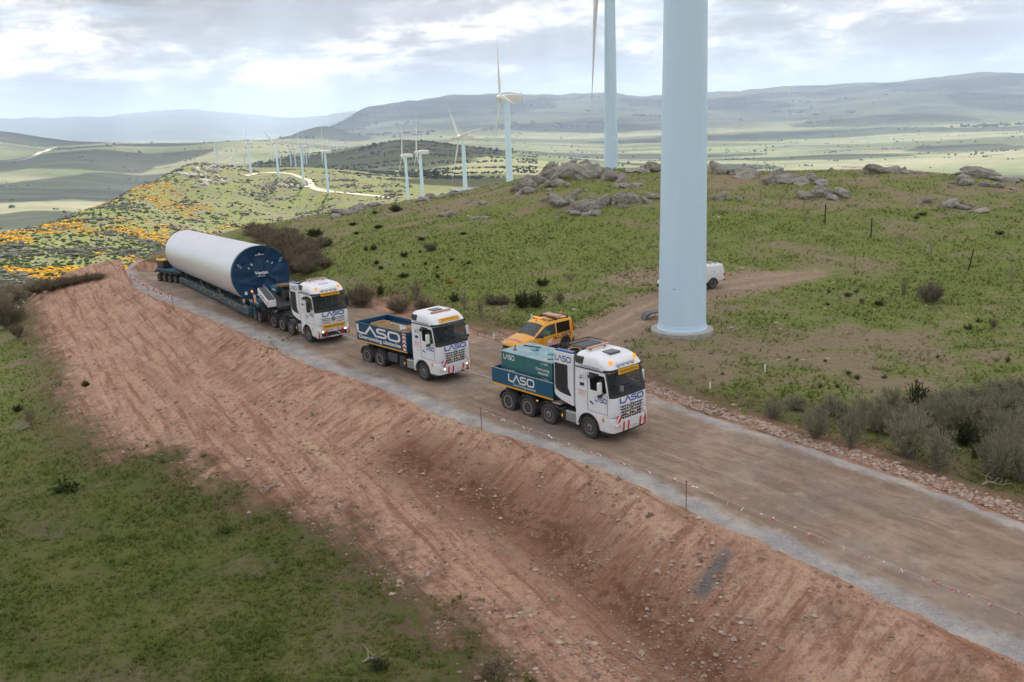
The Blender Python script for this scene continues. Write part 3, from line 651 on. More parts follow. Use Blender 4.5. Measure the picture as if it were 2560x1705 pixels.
# ------------------------------------------------------------------ vehicle materials
def paint(name, col, rough=.35, dirt=.25, dcol=(.30, .24, .19), coat=.3, dz=1.3):
    s = NT(name); P = s.obj(); n = s.noise(P, 2.2, 5, .65); n2 = s.noise(P, 9, 4, .6)
    sp = s.n('ShaderNodeSeparateXYZ'); s.link(P, sp.inputs[0])
    low = s.rng(sp.outputs[2], dz, .4)                       # road dust thrown up from below
    f = s.math('MULTIPLY', s.math('ADD', s.math('MULTIPLY', low, .8), s.math('MULTIPLY', s.rng(n, .5, .75), .5)), s.math('MULTIPLY', s.rng(n2, .25, .7), dirt), True)
    c = s.mix(f, col, dcol)
    return s.done(c, s.rng(f, 0, 1, rough, .8), None, Coat_Weight=coat, Coat_Roughness=.12, Specular_IOR_Level=.4)
def simple(name, col, rough=.6, metal=0.0, var=.25, scale=6.0, spec=.4, emit=None):
    s = NT(name); P = s.obj(); n = s.noise(P, scale, 5, .65)
    c = s.mix(s.math('MULTIPLY', s.rng(n, .35, .7), var), col, tuple(min(1, q*.55+.05) for q in col))
    k = dict(Metallic=metal, Specular_IOR_Level=spec)
    if emit: s.b.inputs['Emission Color'].default_value = (*emit[0], 1); s.b.inputs['Emission Strength'].default_value = emit[1]
    return s.done(c, rough, None, **k)
paint('white_paint', (.78, .80, .835), .3, .65); paint('van_yellow', (.80, .36, .012), .3, .3, coat=.5); paint('pickup_white', (.78, .79, .80), .3, .2)
paint('bed_blue', (.004, .090, .170), .4, .22, (.10, .13, .15), .2, .4); paint('bed_navy', (.004, .052, .125), .4, .2, (.10, .12, .14), .2, .4)
paint('ballast_teal', (.008, .135, .150), .5, .35, (.16, .20, .20), .1, -9); paint('trailer_blue', (.012, .085, .140), .5, .5, (.17, .17, .15), .1, 1.5)
paint('accent_blue', (.012, .10, .33), .35, .1)
simple('black_plastic', (.020, .021, .023), .55, var=.5); simple('chassis_dark', (.036, .038, .042), .7, var=.7); simple('fender_grey', (.055, .058, .064), .6, var=.5)
simple('tyre_rubber', (.058, .053, .049), .9, var=.9, scale=3.0, spec=.2); simple('rim_dusty', (.52, .44, .37), .6, .1, var=.6); simple('rim_steel', (.40, .40, .41), .42, .6, var=.5); simple('hub_dark', (.06, .06, .065), .55, .3)
simple('aluminium', (.42, .42, .43), .42, .55, var=.3); simple('chrome', (.80, .82, .84), .12, .95, var=.1); simple('lens_clear', (.75, .78, .80), .1, .3, var=.3)
simple('amber_lens', (.85, .25, .02), .25, var=.1); simple('amber_lit', (.9, .35, .03), .3, var=.05, emit=((1, .40, .06), .22)); simple('head_lamp_lit', (.9, .88, .8), .2, var=.05, emit=((1, .90, .70), 1.6))
simple('light_bar', (.55, .27, .16), .35, var=.3); simple('seat_cloth', (.035, .035, .038), .9); simple('dash_grey', (.06, .06, .058), .7)
simple('sign_yellow', (.85, .42, .012), .5, var=.06); simple('print_black', (.012, .012, .014), .6, var=0); simple('print_blue', (.012, .085, .36), .45, var=.05); simple('print_navy', (.012, .03, .17), .45, var=.05); simple('print_white', (.76, .77, .78), .5, var=.08)
simple('print_red', (.62, .012, .018), .45, var=.12); simple('print_pink', (.70, .40, .40), .5, var=.05); simple('print_teal', (.05, .28, .32), .5, var=.05); simple('print_grey', (.5, .52, .55), .5); simple('print_magenta', (.40, .03, .18), .5)
simple('stripe_yellow', (.80, .38, .02), .5, var=.2); simple('rubber_black', (.018, .018, .019), .7, var=.2); simple('steel_rust', (.20, .10, .055), .8, var=.7); simple('tank_grey', (.10, .11, .125), .5, var=.3)
simple('wood_new', (.52, .35, .19), .75, var=.5, scale=9.0); simple('hatch_grey', (.10, .10, .105), .3, .1); simple('skin', (.42, .24, .17), .6, var=.1); simple('hair_dark', (.03, .02, .015), .7); simple('cloth_dark', (.03, .04, .06), .9); simple('vest_green', (.20, .70, .05), .7, var=.1); simple('cloth_blue', (.03, .08, .25), .9)
simple('paper_white', (.80, .80, .78), .8, var=.05); simple('sheet_plastic', (.55, .62, .62), .45, var=.6, scale=4.0)
def mat_glass(name, tint, alpha, rough=.04):
    s = NT(name); n = s.noise(s.obj(), 1.4, 3, .5)
    return s.done(tint, s.rng(n, .4, .7, rough, rough+.08), None, Alpha=alpha, Specular_IOR_Level=.5, Coat_Weight=.0)
mat_glass('glass_truck', (.012, .022, .020), .42); mat_glass('glass_side', (.008, .010, .011), .60); mat_glass('glass_van', (.10, .13, .15), .50, .02); mat_glass('glass_dark', (.006, .007, .008), .92)

# ------------------------------------------------------------------ wheels
TYRE_P = lambda R, w: [(R*.60, -w*.42), (R*.80, -w*.50), (R*.93, -w*.49), (R*.985, -w*.42), (R, -w*.30), (R, w*.30), (R*.985, w*.42), (R*.93, w*.49), (R*.80, w*.50), (R*.60, w*.42)]
_wm = {}
def wheel_mesh(kind, R, w):
    key = (kind, R, w)
    if key in _wm: return _wm[key]
    t = MB(); t.lathe(TYRE_P(R, w), n=30)
    for i in range(36):                                                # tread blocks
        a = 2*PI*i/36
        for sgn in (-1, 1): t.box(-R*.055, R*.055, sgn*w*.26-w*.20, sgn*w*.26+w*.20, R-.012, R+.016, Matrix.Rotation(a+(sgn*.05), 4, 'Y'))
    r = MB(); h = MB()
    if kind == 'front':                                                 # bulging disc, ring of nuts, hand holes
        r.lathe([(R*.62, -w*.30), (R*.60, -w*.44), (R*.53, -w*.40), (R*.50, -w*.30), (R*.40, -w*.26), (R*.33, -w*.44), (R*.17, -w*.46), (R*.17, -w*.52), (.001, -w*.54)], n=30)
        for i in range(10):
            a = 2*PI*i/10; h.cyl((R*.26*math.cos(a), -w*.45, R*.26*math.sin(a)), (R*.26*math.cos(a), -w*.54, R*.26*math.sin(a)), R*.028, n=6)
            h.cyl((R*.45*math.cos(a), -w*.27, R*.45*math.sin(a)), (R*.45*math.cos(a), -w*.315, R*.45*math.sin(a)), R*.055, n=8)
        h.lathe([(R*.14, -w*.50), (R*.12, -w*.57), (.001, -w*.58)], n=16)
    elif kind == 'car':
        r.lathe([(R*.64, -w*.30), (R*.62, -w*.44), (R*.54, -w*.40), (R*.48, -w*.30), (R*.30, -w*.36), (.001, -w*.38)], n=26)
        for i in range(9): a = 2*PI*i/9; h.cyl((R*.46*math.cos(a), -w*.30, R*.46*math.sin(a)), (R*.46*math.cos(a), -w*.345, R*.46*math.sin(a)), R*.055, n=7)
        h.lathe([(R*.20, -w*.34), (R*.17, -w*.44), (.001, -w*.45)], n=14)
    else:                                                               # deep dish drive wheel with hub drum
        r.lathe([(R*.62, -w*.28), (R*.60, -w*.46), (R*.55, -w*.44), (R*.53, -w*.16), (R*.46, -w*.02), (R*.30, w*.02), (.001, w*.02)], n=30)
        h.lathe([(R*.28, w*.14), (R*.27, -w*.10), (R*.22, -w*.20), (R*.17, -w*.30), (.001, -w*.31)], n=18)
        for i in range(10): a = 2*PI*i/10; h.cyl((R*.37*math.cos(a), w*.14, R*.37*math.sin(a)), (R*.37*math.cos(a), w*.0, R*.37*math.sin(a)), R*.03, n=6)
    _wm[key] = (t.mesh('tyre', 'tyre_rubber'), r.mesh('rim', 'rim_dusty' if kind == 'drive' else 'rim_steel'), h.mesh('hub', 'hub_dark')); return _wm[key]
def wheel(parent, x, y, z, R, w, kind='front', steer=0.0, dual=False):
    """outer face points to -y for right-hand wheels, +y for left-hand ones"""
    t, r, h = wheel_mesh(kind, R, w); rot = 0 if y < 0 else PI
    o = bpy.data.objects.new('wheel', t); COL.objects.link(o); o.parent = parent; o.location = (x, y, z); o.rotation_euler = (0, rnd.uniform(0, 6), rot+steer)
    for me, nm in ((r, 'rim'), (h, 'hub')):
        c = bpy.data.objects.new(nm, me); COL.objects.link(c); c.parent = o
    if dual:
        c = bpy.data.objects.new('inner_tyre', t); COL.objects.link(c); c.parent = o; c.location = (0, w*1.12, 0)
    return o

# ------------------------------------------------------------------ truck cab by stacked outlines
def cab_outline(z, w, xf, rc, xb, xs):
    xe = xf-rc; k = (xe-xb)/(1.22-xb); side = [(xb+(x-xb)*k, -w) for x in xs]
    arc = [(xe+rc*math.sin(a), -w+rc-rc*math.cos(a)) for a in np.linspace(0, PI/2, 6)]
    fr = [(xf+0.04*(1-(t/(w-rc))**2), t) for t in np.linspace(-(w-rc), w-rc, 8)[1:-1]]
    half = side+arc; return [(x, y, z) for x, y in half+fr+[(x, -y) for x, y in half[::-1]]]
def make_cab(T, levels, xb, kind, wall='white_paint'):
    xs = [xb, -.60, -.30, -.02, .14, .50, .86]; ns = len(xs)
    O = [cab_outline(z, w, xf, rc, xb if z < 3.9 else xb+.05, xs) for z, w, xf, rc in levels]; n = len(O[0])
    parts = {}
    def put(nm, F): parts.setdefault(nm, []).append(F)
    zs = [l[0] for l in levels]
    for k in range(len(levels)-1):
        zm = (zs[k]+zs[k+1])/2
        for j in range(n-1):
            jj = min(j, n-2-j)                                   # mirrored index
            side_win = (jj in (4, 5, 6)) and 2.42 < zm < 3.28 and not (jj == 6 and zm > 3.2)
            front = jj >= ns+2
            nm = 'cab_shell'
            if side_win: nm = 'right_window' if j < n/2 else 'left_window'
            elif front and 2.36 < zm < 3.40: nm = 'windscreen'
            elif jj >= ns+1 and 2.22 < zm < 2.36: nm = 'wiper_panel'
            elif jj >= ns and 3.40 < zm < 3.56: nm = 'sun_visor'
            elif jj >= ns+1 and 2.36 < zm < 3.40: nm = 'pillar'
            put(nm, (k, j))
    mats = dict(cab_shell=wall, right_window='glass_side', left_window='glass_side', windscreen='glass_truck', wiper_panel='black_plastic', sun_visor='black_plastic', pillar='black_plastic')
    for nm, L in parts.items():
        mb = MB(); idx = {}
        def vi(k, j):
            if (k, j) not in idx: idx[(k, j)] = len(mb.v); mb.v.append(O[k][j])
            return idx[(k, j)]
        for k, j in L: mb.f.append((vi(k, j), vi(k, j+1), vi(k+1, j+1), vi(k+1, j)))
        if nm == 'cab_shell':
            K = len(levels)-1; mb.f.append(tuple(vi(K, j) for j in range(n)))                     # roof
            mb.f += [(vi(k, n-1), vi(k, 0), vi(k+1, 0), vi(k+1, n-1)) for k in range(K)]           # back wall
            mb.f.append(tuple(vi(0, j) for j in range(n-1, -1, -1)))
        (mb.build_each if nm == 'pillar' else mb.build)(nm, mats[nm], T, angle=32)
    # cabin inside
    m = MB(); m.box(xb+.10, xb+.14, -1.12, 1.12, 1.5, 3.4); m.box(.75, 1.28, -1.08, 1.08, 1.6, 2.30); m.box(xb+.1, 1.2, -1.1, 1.1, 1.40, 1.5)
    for y in (-.62, .62):
        m.box(-.25, .30, y-.27, y+.27, 1.75, 2.05); m.box(-.40, -.22, y-.27, y+.27, 2.0, 2.85)
    m.build('cabin_interior', 'dash_grey', T)
    s = MB(); s.lathe([(.20, 0), (.235, .02), (.235, .045), (.20, .06)], (.60, .62, 2.33), (-.5, 0, .86), 18); s.build('steering_wheel', 'rubber_black', T)
LV = [(1.30, 1.255, 1.50, .30), (1.50, 1.265, 1.54, .30), (1.90, 1.265, 1.54, .30), (2.24, 1.262, 1.51, .30), (2.38, 1.260, 1.48, .30), (2.46, 1.258, 1.46, .30), (2.75, 1.250, 1.40, .30), (3.05, 1.245, 1.33, .30), (3.24, 1.24, 1.28, .30), (3.30, 1.24, 1.26, .30), (3.38, 1.235, 1.235, .30), (3.42, 1.235, 1.30, .32), (3.54, 1.228, 1.25, .33), (3.66, 1.222, 1.16, .34), (3.80, 1.205, 1.00, .35), (3.92, 1.165, .82, .36), (4.01, 1.09, .60, .36), (4.07, .98, .34, .34), (4.105, .82, .08, .3)]
def front_wing(T, side, top=1.36):
    """white panel round the wheel arch, with the black arch lip"""
    y0, y1 = (-1.27, -1.18) if side < 0 else (1.18, 1.27); R = .68; a0 = math.acos(min(1, .66/R))
    arc = [(R*math.cos(a), .56+R*math.sin(a)) for a in np.linspace(.08, PI-.08, 16)]
    poly = [(.95, .62)]+[(.95, top), (-.84, top), (-.84, .50), (-.70, .50)]+arc[::-1]+[(.70, .62)]
    MB().prism(poly, y0, y1).build('front_wing', 'white_paint', T)
    m = MB(); m.tube([(q[0]*.985, side*1.275, q[1]) for q in arc], .035, 6); m.build('arch_lip', 'black_plastic', T)
    MB().prism([(q[0]*.99, q[1]) for q in arc]+[(-.6, .6), (.6, .6)], side*1.17, side*.75).build('arch_liner', 'black_plastic', T)
def star_emblem(T, x, y, z, r):
    e = MB(); e.lathe([(r*1.02, 0), (r*1.02, .02), (.001, .022)], (x, y, z), (1, 0, 0), 24); e = e.build('emblem', 'black_plastic', T)
    m = MB(); path = [(x+.03, y+r*.93*math.cos(a), z+r*.93*math.sin(a)) for a in np.linspace(0, 2*PI, 25)]; m.tube(path, r*.10, 6)
    for i in range(3):
        a = PI/2+i*2*PI/3; m.prism([(y+r*.9*math.cos(a), z+r*.9*math.sin(a)), (y+r*.20*math.cos(a+1.05), z+r*.20*math.sin(a+1.05)), (y, z), (y+r*.20*math.cos(a-1.05), z+r*.20*math.sin(a-1.05))], x+.022, x+.045, 'x')
    m.build('star', 'print_grey', e)
def mirror(T, side, big, mat):
    y = side*1.50; m = MB(); m.box(.86, 1.00, min(y-.13, y+.13), max(y-.13, y+.13), 2.42, 3.02); o = m.build('mirror', mat, T, .05)
    a = MB(); a.tube([(1.02, side*1.24, 3.10), (.98, side*1.42, 3.14), (.93, y, 3.03)], .035, 6); a.tube([(1.05, side*1.25, 2.44), (.95, y, 2.46)], .03, 6); a.box(.90, 1.02, y-.12, y+.12, 2.30, 2.44); a.build_each('mirror_arm', 'black_plastic', o)
    w = MB(); w.lathe([(.15, 0), (.16, .05), (.10, .13), (.001, .15)], (.35, side*1.46, 3.16), (.3, 0, .95), 14); w.tube([(.62, side*1.24, 3.22), (.48, side*1.40, 3.26), (.36, side*1.46, 3.26)], .04, 6); w.build('wide_angle_mirror', 'black_plastic', T)
def striped(T, name, o, right, up, w, h, n, cols=('print_red', 'print_white'), slant=.6):
    """board with slanted warning stripes"""
    R = Vector(right).normalized(); U = Vector(up).normalized(); O = Vector(o); N = R.cross(U)
    b = MB(); P = [O, O+R*w, O+R*w+U*h, O+U*h]; b.add([p-N*.015 for p in P]+[p for p in P], [(3, 2, 1, 0), (4, 5, 6, 7), (0, 1, 5, 4), (1, 2, 6, 5), (2, 3, 7, 6), (3, 0, 4, 7)])
    b = b.build(name, cols[1], T, smooth=False); s = MB(); sl = h*slant; step = (w+sl)/n
    for i in range(n):
        x0 = -sl+i*step; x1 = x0+step*.5; poly = [(x0, 0), (x1, 0), (x1+sl, h), (x0+sl, h)]
        out = [];                                              # clip to the board
        def clip(poly, inside, inter):
            q = []
            for a, c in zip(poly, poly[1:]+poly[:1]):
                if inside(a): q.append(a)
                if inside(a) != inside(c): q.append(inter(a, c))
            return q
        poly = clip(poly, lambda p: p[0] >= 0, lambda a, c: (0, a[1]+(c[1]-a[1])*(0-a[0])/(c[0]-a[0])))
        if poly: poly = clip(poly, lambda p: p[0] <= w, lambda a, c: (w, a[1]+(c[1]-a[1])*(w-a[0])/(c[0]-a[0])))
        if len(poly) > 2: s.add([O+R*p[0]+U*p[1]+N*.004 for p in poly], [tuple(range(len(poly)))])
    s.build('stripe', cols[0], b, smooth=False); return b
def bumper(T, kind):
    lv = [(.44, 1.20, 1.46, .20), (.56, 1.265, 1.54, .26), (1.05, 1.268, 1.56, .28), (1.29, 1.262, 1.53, .30)]
    xs = [.66, .8, .9, 1.0, 1.08, 1.15, 1.2]; O = []
    for z, w, xf, rc in lv:
        xe = xf-rc; side = [(.72+(xe-.72)*t, -w) for t in (0, .5)]; arc = [(xe+rc*math.sin(a), -w+rc-rc*math.cos(a)) for a in np.linspace(0, PI/2, 6)]
        fr = [(xf+.03*(1-(t/(w-rc))**2), t) for t in np.linspace(-(w-rc), w-rc, 8)[1:-1]]; h = side+arc; O.append([(x, y, z) for x, y in h+fr+[(x, -y) for x, y in h[::-1]]])
    n = len(O[0]); mb = MB(); lo = MB()
    for k in range(len(lv)-1):
        for j in range(n-1): (mb if k else lo).add([O[k][j], O[k][j+1], O[k+1][j+1], O[k+1][j]], [(0, 1, 2, 3)])
    b = mb.build('bumper', 'white_paint', T, angle=40); lo.build('bumper_skirt', 'black_plastic' if kind != 'actros' else 'white_paint', T)
    return b
def truck_front(T, kind, lit):
    bumper(T, kind)
    for s in (-1, 1): front_wing(T, s)
    F = 1.585
    logo('front_lettering', 'print_blue', T, (F, -.80, 1.93), (0, 1, .0), (-.06, 0, 1), 1.66, .30, .21)
    star_emblem(T, F+.005, 0, 1.72, .165)
    if kind == 'arocs':
        for i, z in enumerate((1.80, 1.66, 1.52, 1.38, 1.24)):
            m = MB(); hw = .80-.015*i
            for sgn in (-1, 1):
                a = .20 if i < 2 else 0.0
                m.box(F-.03, F+.012, sgn*a if sgn > 0 else -hw, hw if sgn > 0 else -a, z-.012, z+.012)
                y = a+.09
                while y < hw-.05: m.box(F-.03, F+.012, sgn*y-.035, sgn*y+.035, z-.072, z-.010); y += .165
            m.build('grille_slot', 'black_plastic', T)['kind'] = 'stuff'
        for sgn in (-1, 1): bx('marker_lamp', 'amber_lit', T, F-.01, F+.03, sgn*.26-.07, sgn*.26+.07, 1.365, 1.395)
    else:
        for i, z in enumerate((1.80, 1.68, 1.52)):
            m = MB(); hw = .86-.02*i; a = .22
            for sgn in (-1, 1): m.prism([(sgn*a, z-.035), (sgn*hw, z), (sgn*hw, z+.022), (sgn*a, z-.008)], F-.03, F+.012, 'x')
            m.build('grille_slot', 'black_plastic', T)['kind'] = 'stuff'
    # headlamps, fog lamps, plate
    for sgn in (-1, 1):
        h = MB(); h.prism([(sgn*.72, .74), (sgn*1.14, .80), (sgn*1.14, 1.02), (sgn*.72, .98)], 1.40, 1.575, 'x'); h = h.build('headlight', 'lens_clear', T, .02)
        l = MB(); l.lathe([(.055, 0), (.045, .02), (.001, .03)], (1.575, sgn*.86, .88), (1, 0, 0), 14); l.build('bulb', 'head_lamp_lit' if lit else 'chrome', h)
        l = MB(); l.lathe([(.05, 0), (.04, .02), (.001, .03)], (1.565, sgn*1.02, .92), (1, 0, 0), 12); l.build('indicator', 'amber_lit', h)
        if kind == 'arocs': striped(T, 'warning_board', (1.585, -1.05 if sgn < 0 else .69, 1.04), (0, 1, 0), (0, 0, 1), .36, .36, 2, slant=.75 if sgn < 0 else -.75)
        bx('step', 'chassis_dark', T, .78, 1.25, min(sgn*1.22, sgn*1.275), max(sgn*1.22, sgn*1.275), .46, .56)
        bx('side_marker', 'amber_lit', T, .74, .80, sgn*1.28-.012, sgn*1.28+.012, .99, 1.04)
        # door: seams, handle
        m = MB(); y = sgn*1.268
        for x in (-.05, 1.20): m.box(x-.008, x+.008, min(y, y+sgn*.006), max(y, y+sgn*.006), 1.42, 3.3 if x < 0 else 2.4)
        m.box(-.05, 1.2, min(y, y+sgn*.006), max(y, y+sgn*.006), 1.405, 1.42); m.box(-.86, 1.2, min(y, y+sgn*.004)-.0, max(y, y+sgn*.004), 3.42, 3.48); m.build_each('door_seam', 'black_plastic', T)
        MB().prism([(.08, 1.92), (.30, 1.84), (.32, 1.76), (.10, 1.83)], y-.012, y+.012).build('door_handle', 'black_plastic', T)
        bx('air_deflector', 'fender_grey', T, -.90, -.34, min(sgn*1.10, sgn*1.225), max(sgn*1.10, sgn*1.225), 3.52, 3.95, .05)
def truck_roof(T, kind):
    m = MB(); m.prism([(-.78, 0), (-.70, .10), (.70, .10), (.78, 0), (.70, -.10), (-.70, -.10)], 4.19, 4.27, 'z', Matrix.Translation((-.55 if kind != 'bed' else .42, 0, 0 if kind != 'bed' else -.14)) @ Matrix.Rotation(PI/2, 4, 'Z'))
    m.build('light_bar', 'light_bar', T, .02); xx = -.55 if kind != 'bed' else .42; zz = 4.10 if kind != 'bed' else 3.9
    p = MB()
    for y in (-.5, .5): p.box(xx-.03, xx+.03, y-.03, y+.03, zz, zz+.12)
    p.build_each('light_bar_foot', 'black_plastic', T)
    hx = .02 if kind != 'bed' else -.38
    bx('roof_hatch', 'hatch_grey' if kind != 'actros' else 'white_paint', T, hx, hx+.58, -.36, .36, 4.02 if kind != 'bed' else 4.10, 4.135 if kind != 'bed' else 4.15, .04, Matrix.Translation((0, 0, 0)))
    for y in (-.62, .66):
        a = MB(); a.lathe([(.035, 0), (.02, .05), (.004, .07), (.003, .45), (.001, .46)], (.45, y, 3.98), (-.25, 0, 1), 8); a.build('aerial', 'black_plastic', T)
    if kind != 'bed':
        t = MB(); t.tube([(.35, -1.06, 3.93), (.75, -1.10, 3.74), (1.10, -1.05, 3.60), (1.22, -.85, 3.55), (1.27, -.4, 3.55), (1.28, 0, 3.55), (1.27, .4, 3.55), (1.22, .85, 3.55), (1.10, 1.05, 3.60), (.75, 1.10, 3.74), (.35, 1.06, 3.93)], .022, 7); rail = t.build('lamp_rail', 'chrome', T)
        for y in (-.48, -.16, .16, .48):
            l = MB(); l.lathe([(.03, -.14), (.10, -.10), (.125, -.02), (.125, .0), (.105, .012), (.001, .03)], (1.24, y, 3.72), (1, 0, .12), 18); l.cyl((1.2, y, 3.56), (1.2, y, 3.64), .02, n=6); l = l.build('roof_lamp', 'chrome', T)
            g = MB(); g.lathe([(.10, .014), (.001, .034)], (1.24, y, 3.72), (1, 0, .12), 18); g.build('lens', 'lens_clear', l)
        for y in (-.84, .84):
            b = MB(); b.lathe([(.09, 0), (.095, .05), (.085, .17), (.05, .20), (.001, .21)], (1.02, y, 3.74), (0, 0, 1), 14); b.cyl((1.02, y, 3.6), (1.02, y, 3.75), .035, n=8); b.build('beacon', 'amber_lit', T)
def warning_sign(T, z, x, w, h, tilt=0.0, y=0.0):
    m = MB(); m.box(-.02, 0, -w/2, w/2, -h/2, h/2); b = m.build('warning_sign', 'sign_yellow', T, .008, mtx=M4((x, y, z), 0, tilt))
    text('lettering', 'TRANSPORTE EXCEPCIONAL', 'print_black', b, (.004, 0, 0), (0, 1, 0), (0, 0, 1), w=w*.88, h=h*.5, bold=.012)
def side_prints(T, over=True):
    y = -1.273
    logo('door_lettering', 'print_blue', T, (.42, y, 1.95), (1, 0, 0), (0, 0, 1), .74, .24, .2)
    if over: text('roof_lettering', 'Overcoming obstacles', 'print_blue', T, (.02, -1.236, 3.54), (1, 0, 0), (0, .03, 1), w=1.36, bold=.006)
    text('side_lettering', 'TRANSPORTES', 'print_red', T, (-.42, y, 2.30), (1, 0, 0), (0, 0, 1), w=.56, h=.07)
    text('side_lettering', 'ESPECIAIS', 'print_red', T, (-.42, y, 2.18), (1, 0, 0), (0, 0, 1), w=.44, h=.07); text('side_lettering', 'www.laso.pt', 'print_red', T, (-.42, y, 2.06), (1, 0, 0), (0, 0, 1), w=.50, h=.07)
    q = MB()                                                                      # three rounded lobes mark
    for dx in (-.09, 0, .09): q.lathe([(.055, 0), (.001, .002)], (-.42+dx, y, 2.66), (0, -1, 0), 12)
    q.box(-.56, -.28, y-.003, y, 2.55, 2.66); q.build('lobed_mark', 'print_navy', T)
    d = bx('certificate_sticker', 'print_white', T, -.60, -.38, y-.004, y+.002, 2.88, 3.16); flat('sticker_band', 'print_teal', d, [(-.58, y-.007, 2.90), (-.40, y-.007, 2.90), (-.40, y-.007, 2.98), (-.58, y-.007, 2.98)])
    m = MB(); m.prism([(-.55, 3.02), (-.43, 3.02), (-.49, 3.12)], y-.008, y-.005); m.build('sticker_triangle', 'print_teal', d)
    for i in range(5): flat('small_print', 'print_grey', T, [(-.34, y-.003, 2.92+i*.05), (-.10, y-.003, 2.92+i*.05), (-.10, y-.003, 2.935+i*.05), (-.34, y-.003, 2.935+i*.05)])
    s = bx('warning_sticker', 'stripe_yellow', T, .86, .99, -1.278, -1.27, 1.02, 1.20); flat('sticker_glyph', 'print_black', s, [(.88, -1.281, 1.10), (.97, -1.281, 1.13), (.97, -1.281, 1.17), (.88, -1.281, 1.14)])
def chassis(T, back, front=1.2):
    m = MB()
    for y in (-.42, .42): m.box(back, front, y-.05, y+.05, .78, 1.06)
    x = back+.2
    while x < front: m.box(x-.06, x+.06, -.42, .42, .84, 1.0); x += 1.1
    m.build('chassis', 'chassis_dark', T)
    m = MB()
    m.box(-.6, 1.2, -.38, .38, .55, 1.0); m.cyl((-3, 0, .7), (-.6, 0, .75), .07, n=8); m.build('driveline', 'chassis_dark', T)
def fender(T, x, side, R=.66, y0=.92, y1=1.28, flap=True):
    arc = [(x+R*math.cos(a), .54+R*math.sin(a)) for a in np.linspace(.10, PI-.10, 12)]; inn = [(x+(R-.035)*math.cos(a), .54+(R-.035)*math.sin(a)) for a in np.linspace(PI-.10, .10, 12)]
    a, b = sorted((side*y0, side*y1)); MB().prism(arc+inn, a, b).build('mudguard', 'fender_grey', T, .012)
def fuel_tank(T, side):
    y0, y1 = sorted((side*.62, side*1.24)); m = MB(); m.box(-1.62, -.78, y0, y1, .50, 1.06); o = m.build('fuel_tank', 'aluminium', T, .06)
    r = MB()
    for i in range(6): x = -1.52+i*.13; r.box(x-.014, x+.014, side*1.24-.012, side*1.24+.012, .56, .98)
    r.build('tank_rib', 'aluminium', o); bx('tank_tread', 'fender_grey', o, -1.56, -.84, y0+.08, y1-.06, 1.055, 1.075)
    bx('side_reflector', 'amber_lit', T, -1.86, -1.80, side*1.24-.01, side*1.24+.01, .66, .80)
    bx('battery_box', 'black_plastic', T, -1.86, -1.66, y0, y1-.02 if side > 0 else y1, .48, 1.05, .02)
def cooling_unit(T):
    """white louvred equipment tower behind the cab"""
    for s in (-1, 1):
        y0, y1 = sorted((s*1.14, s*1.275))
        poly = [(-1.0, 1.36), (-1.0, 3.93), (-1.06, 3.97), (-2.24, 3.97), (-2.31, 3.88), (-2.31, 1.85), (-2.22, 1.70), (-1.9, 1.55), (-1.5, 1.45)]
        MB().prism(poly, y0, y1).build('side_panel', 'white_paint', T, .03)
        lp = [(-2.24, 3.38), (-1.36, 3.38), (-1.36, 2.25), (-1.12, 1.86), (-1.3, 1.85), (-1.9, 1.92), (-2.15, 2.05), (-2.24, 2.30)]
        v = MB().prism(lp, s*1.276, s*1.286).build('louvre_panel', 'black_plastic', T)
        for i in range(17):
            z = 3.30-i*.078; m = MB(); m.box(-2.20, -1.62, -.028, .028, -.006, .006, M4((0, s*1.30, z), 0, 0, s*.7)); m.build('slat', 'fender_grey', v)
        logo('panel_lettering', 'print_blue', T, (-2.22, -1.279, 3.50), (1, 0, 0), (0, 0, 1), 1.10, .30, .2)if s < 0 else None
        bx('top_trim', 'accent_blue', T, -2.22, -1.08, min(s*.98, s*1.25), max(s*.98, s*1.25), 3.972, 4.05, .02)
    bx('radiator_block', 'chassis_dark', T, -2.2, -1.1, -1.12, 1.12, 1.5, 3.75); bx('cover_plate', 'black_plastic', T, -2.28, -1.02, -1.13, 1.13, 3.75, 3.84)
    for i in range(5):
        y = -.02+i*.26; m = MB(); m.lathe([(.001, 0), (.09, .02), (.125, .07), (.125, .78), (.09, .83), (.001, .85)], (-2.12, y, 3.98), (1, 0, 0), 16); m.build('air_tank', 'tank_grey', T)
    m = MB(); m.tube([(-1.55+.3*math.cos(a), -.55+.3*math.sin(a), 3.90+.004*a) for a in np.linspace(0, 6*PI, 60)], .035, 6); m.build('hose_coil', 'rubber_black', T)
    m = MB(); m.tube([(-1.55+.31*math.cos(a), -.55+.31*math.sin(a), 3.99) for a in np.linspace(0, 5, 20)], .022, 6); m.build('yellow_hose', 'stripe_yellow', T)
    m = MB()
    for z in (4.02, 4.16): m.tube([(-2.3, -1.0, z), (-2.3, 1.2, z)], .025, 6)
    m.tube([(-2.3, 1.2, 3.84), (-2.3, 1.2, 4.16), (-1.1, 1.22, 4.16), (-1.1, 1.22, 3.84)], .025, 6); m.build('guard_rail', 'black_plastic', T)
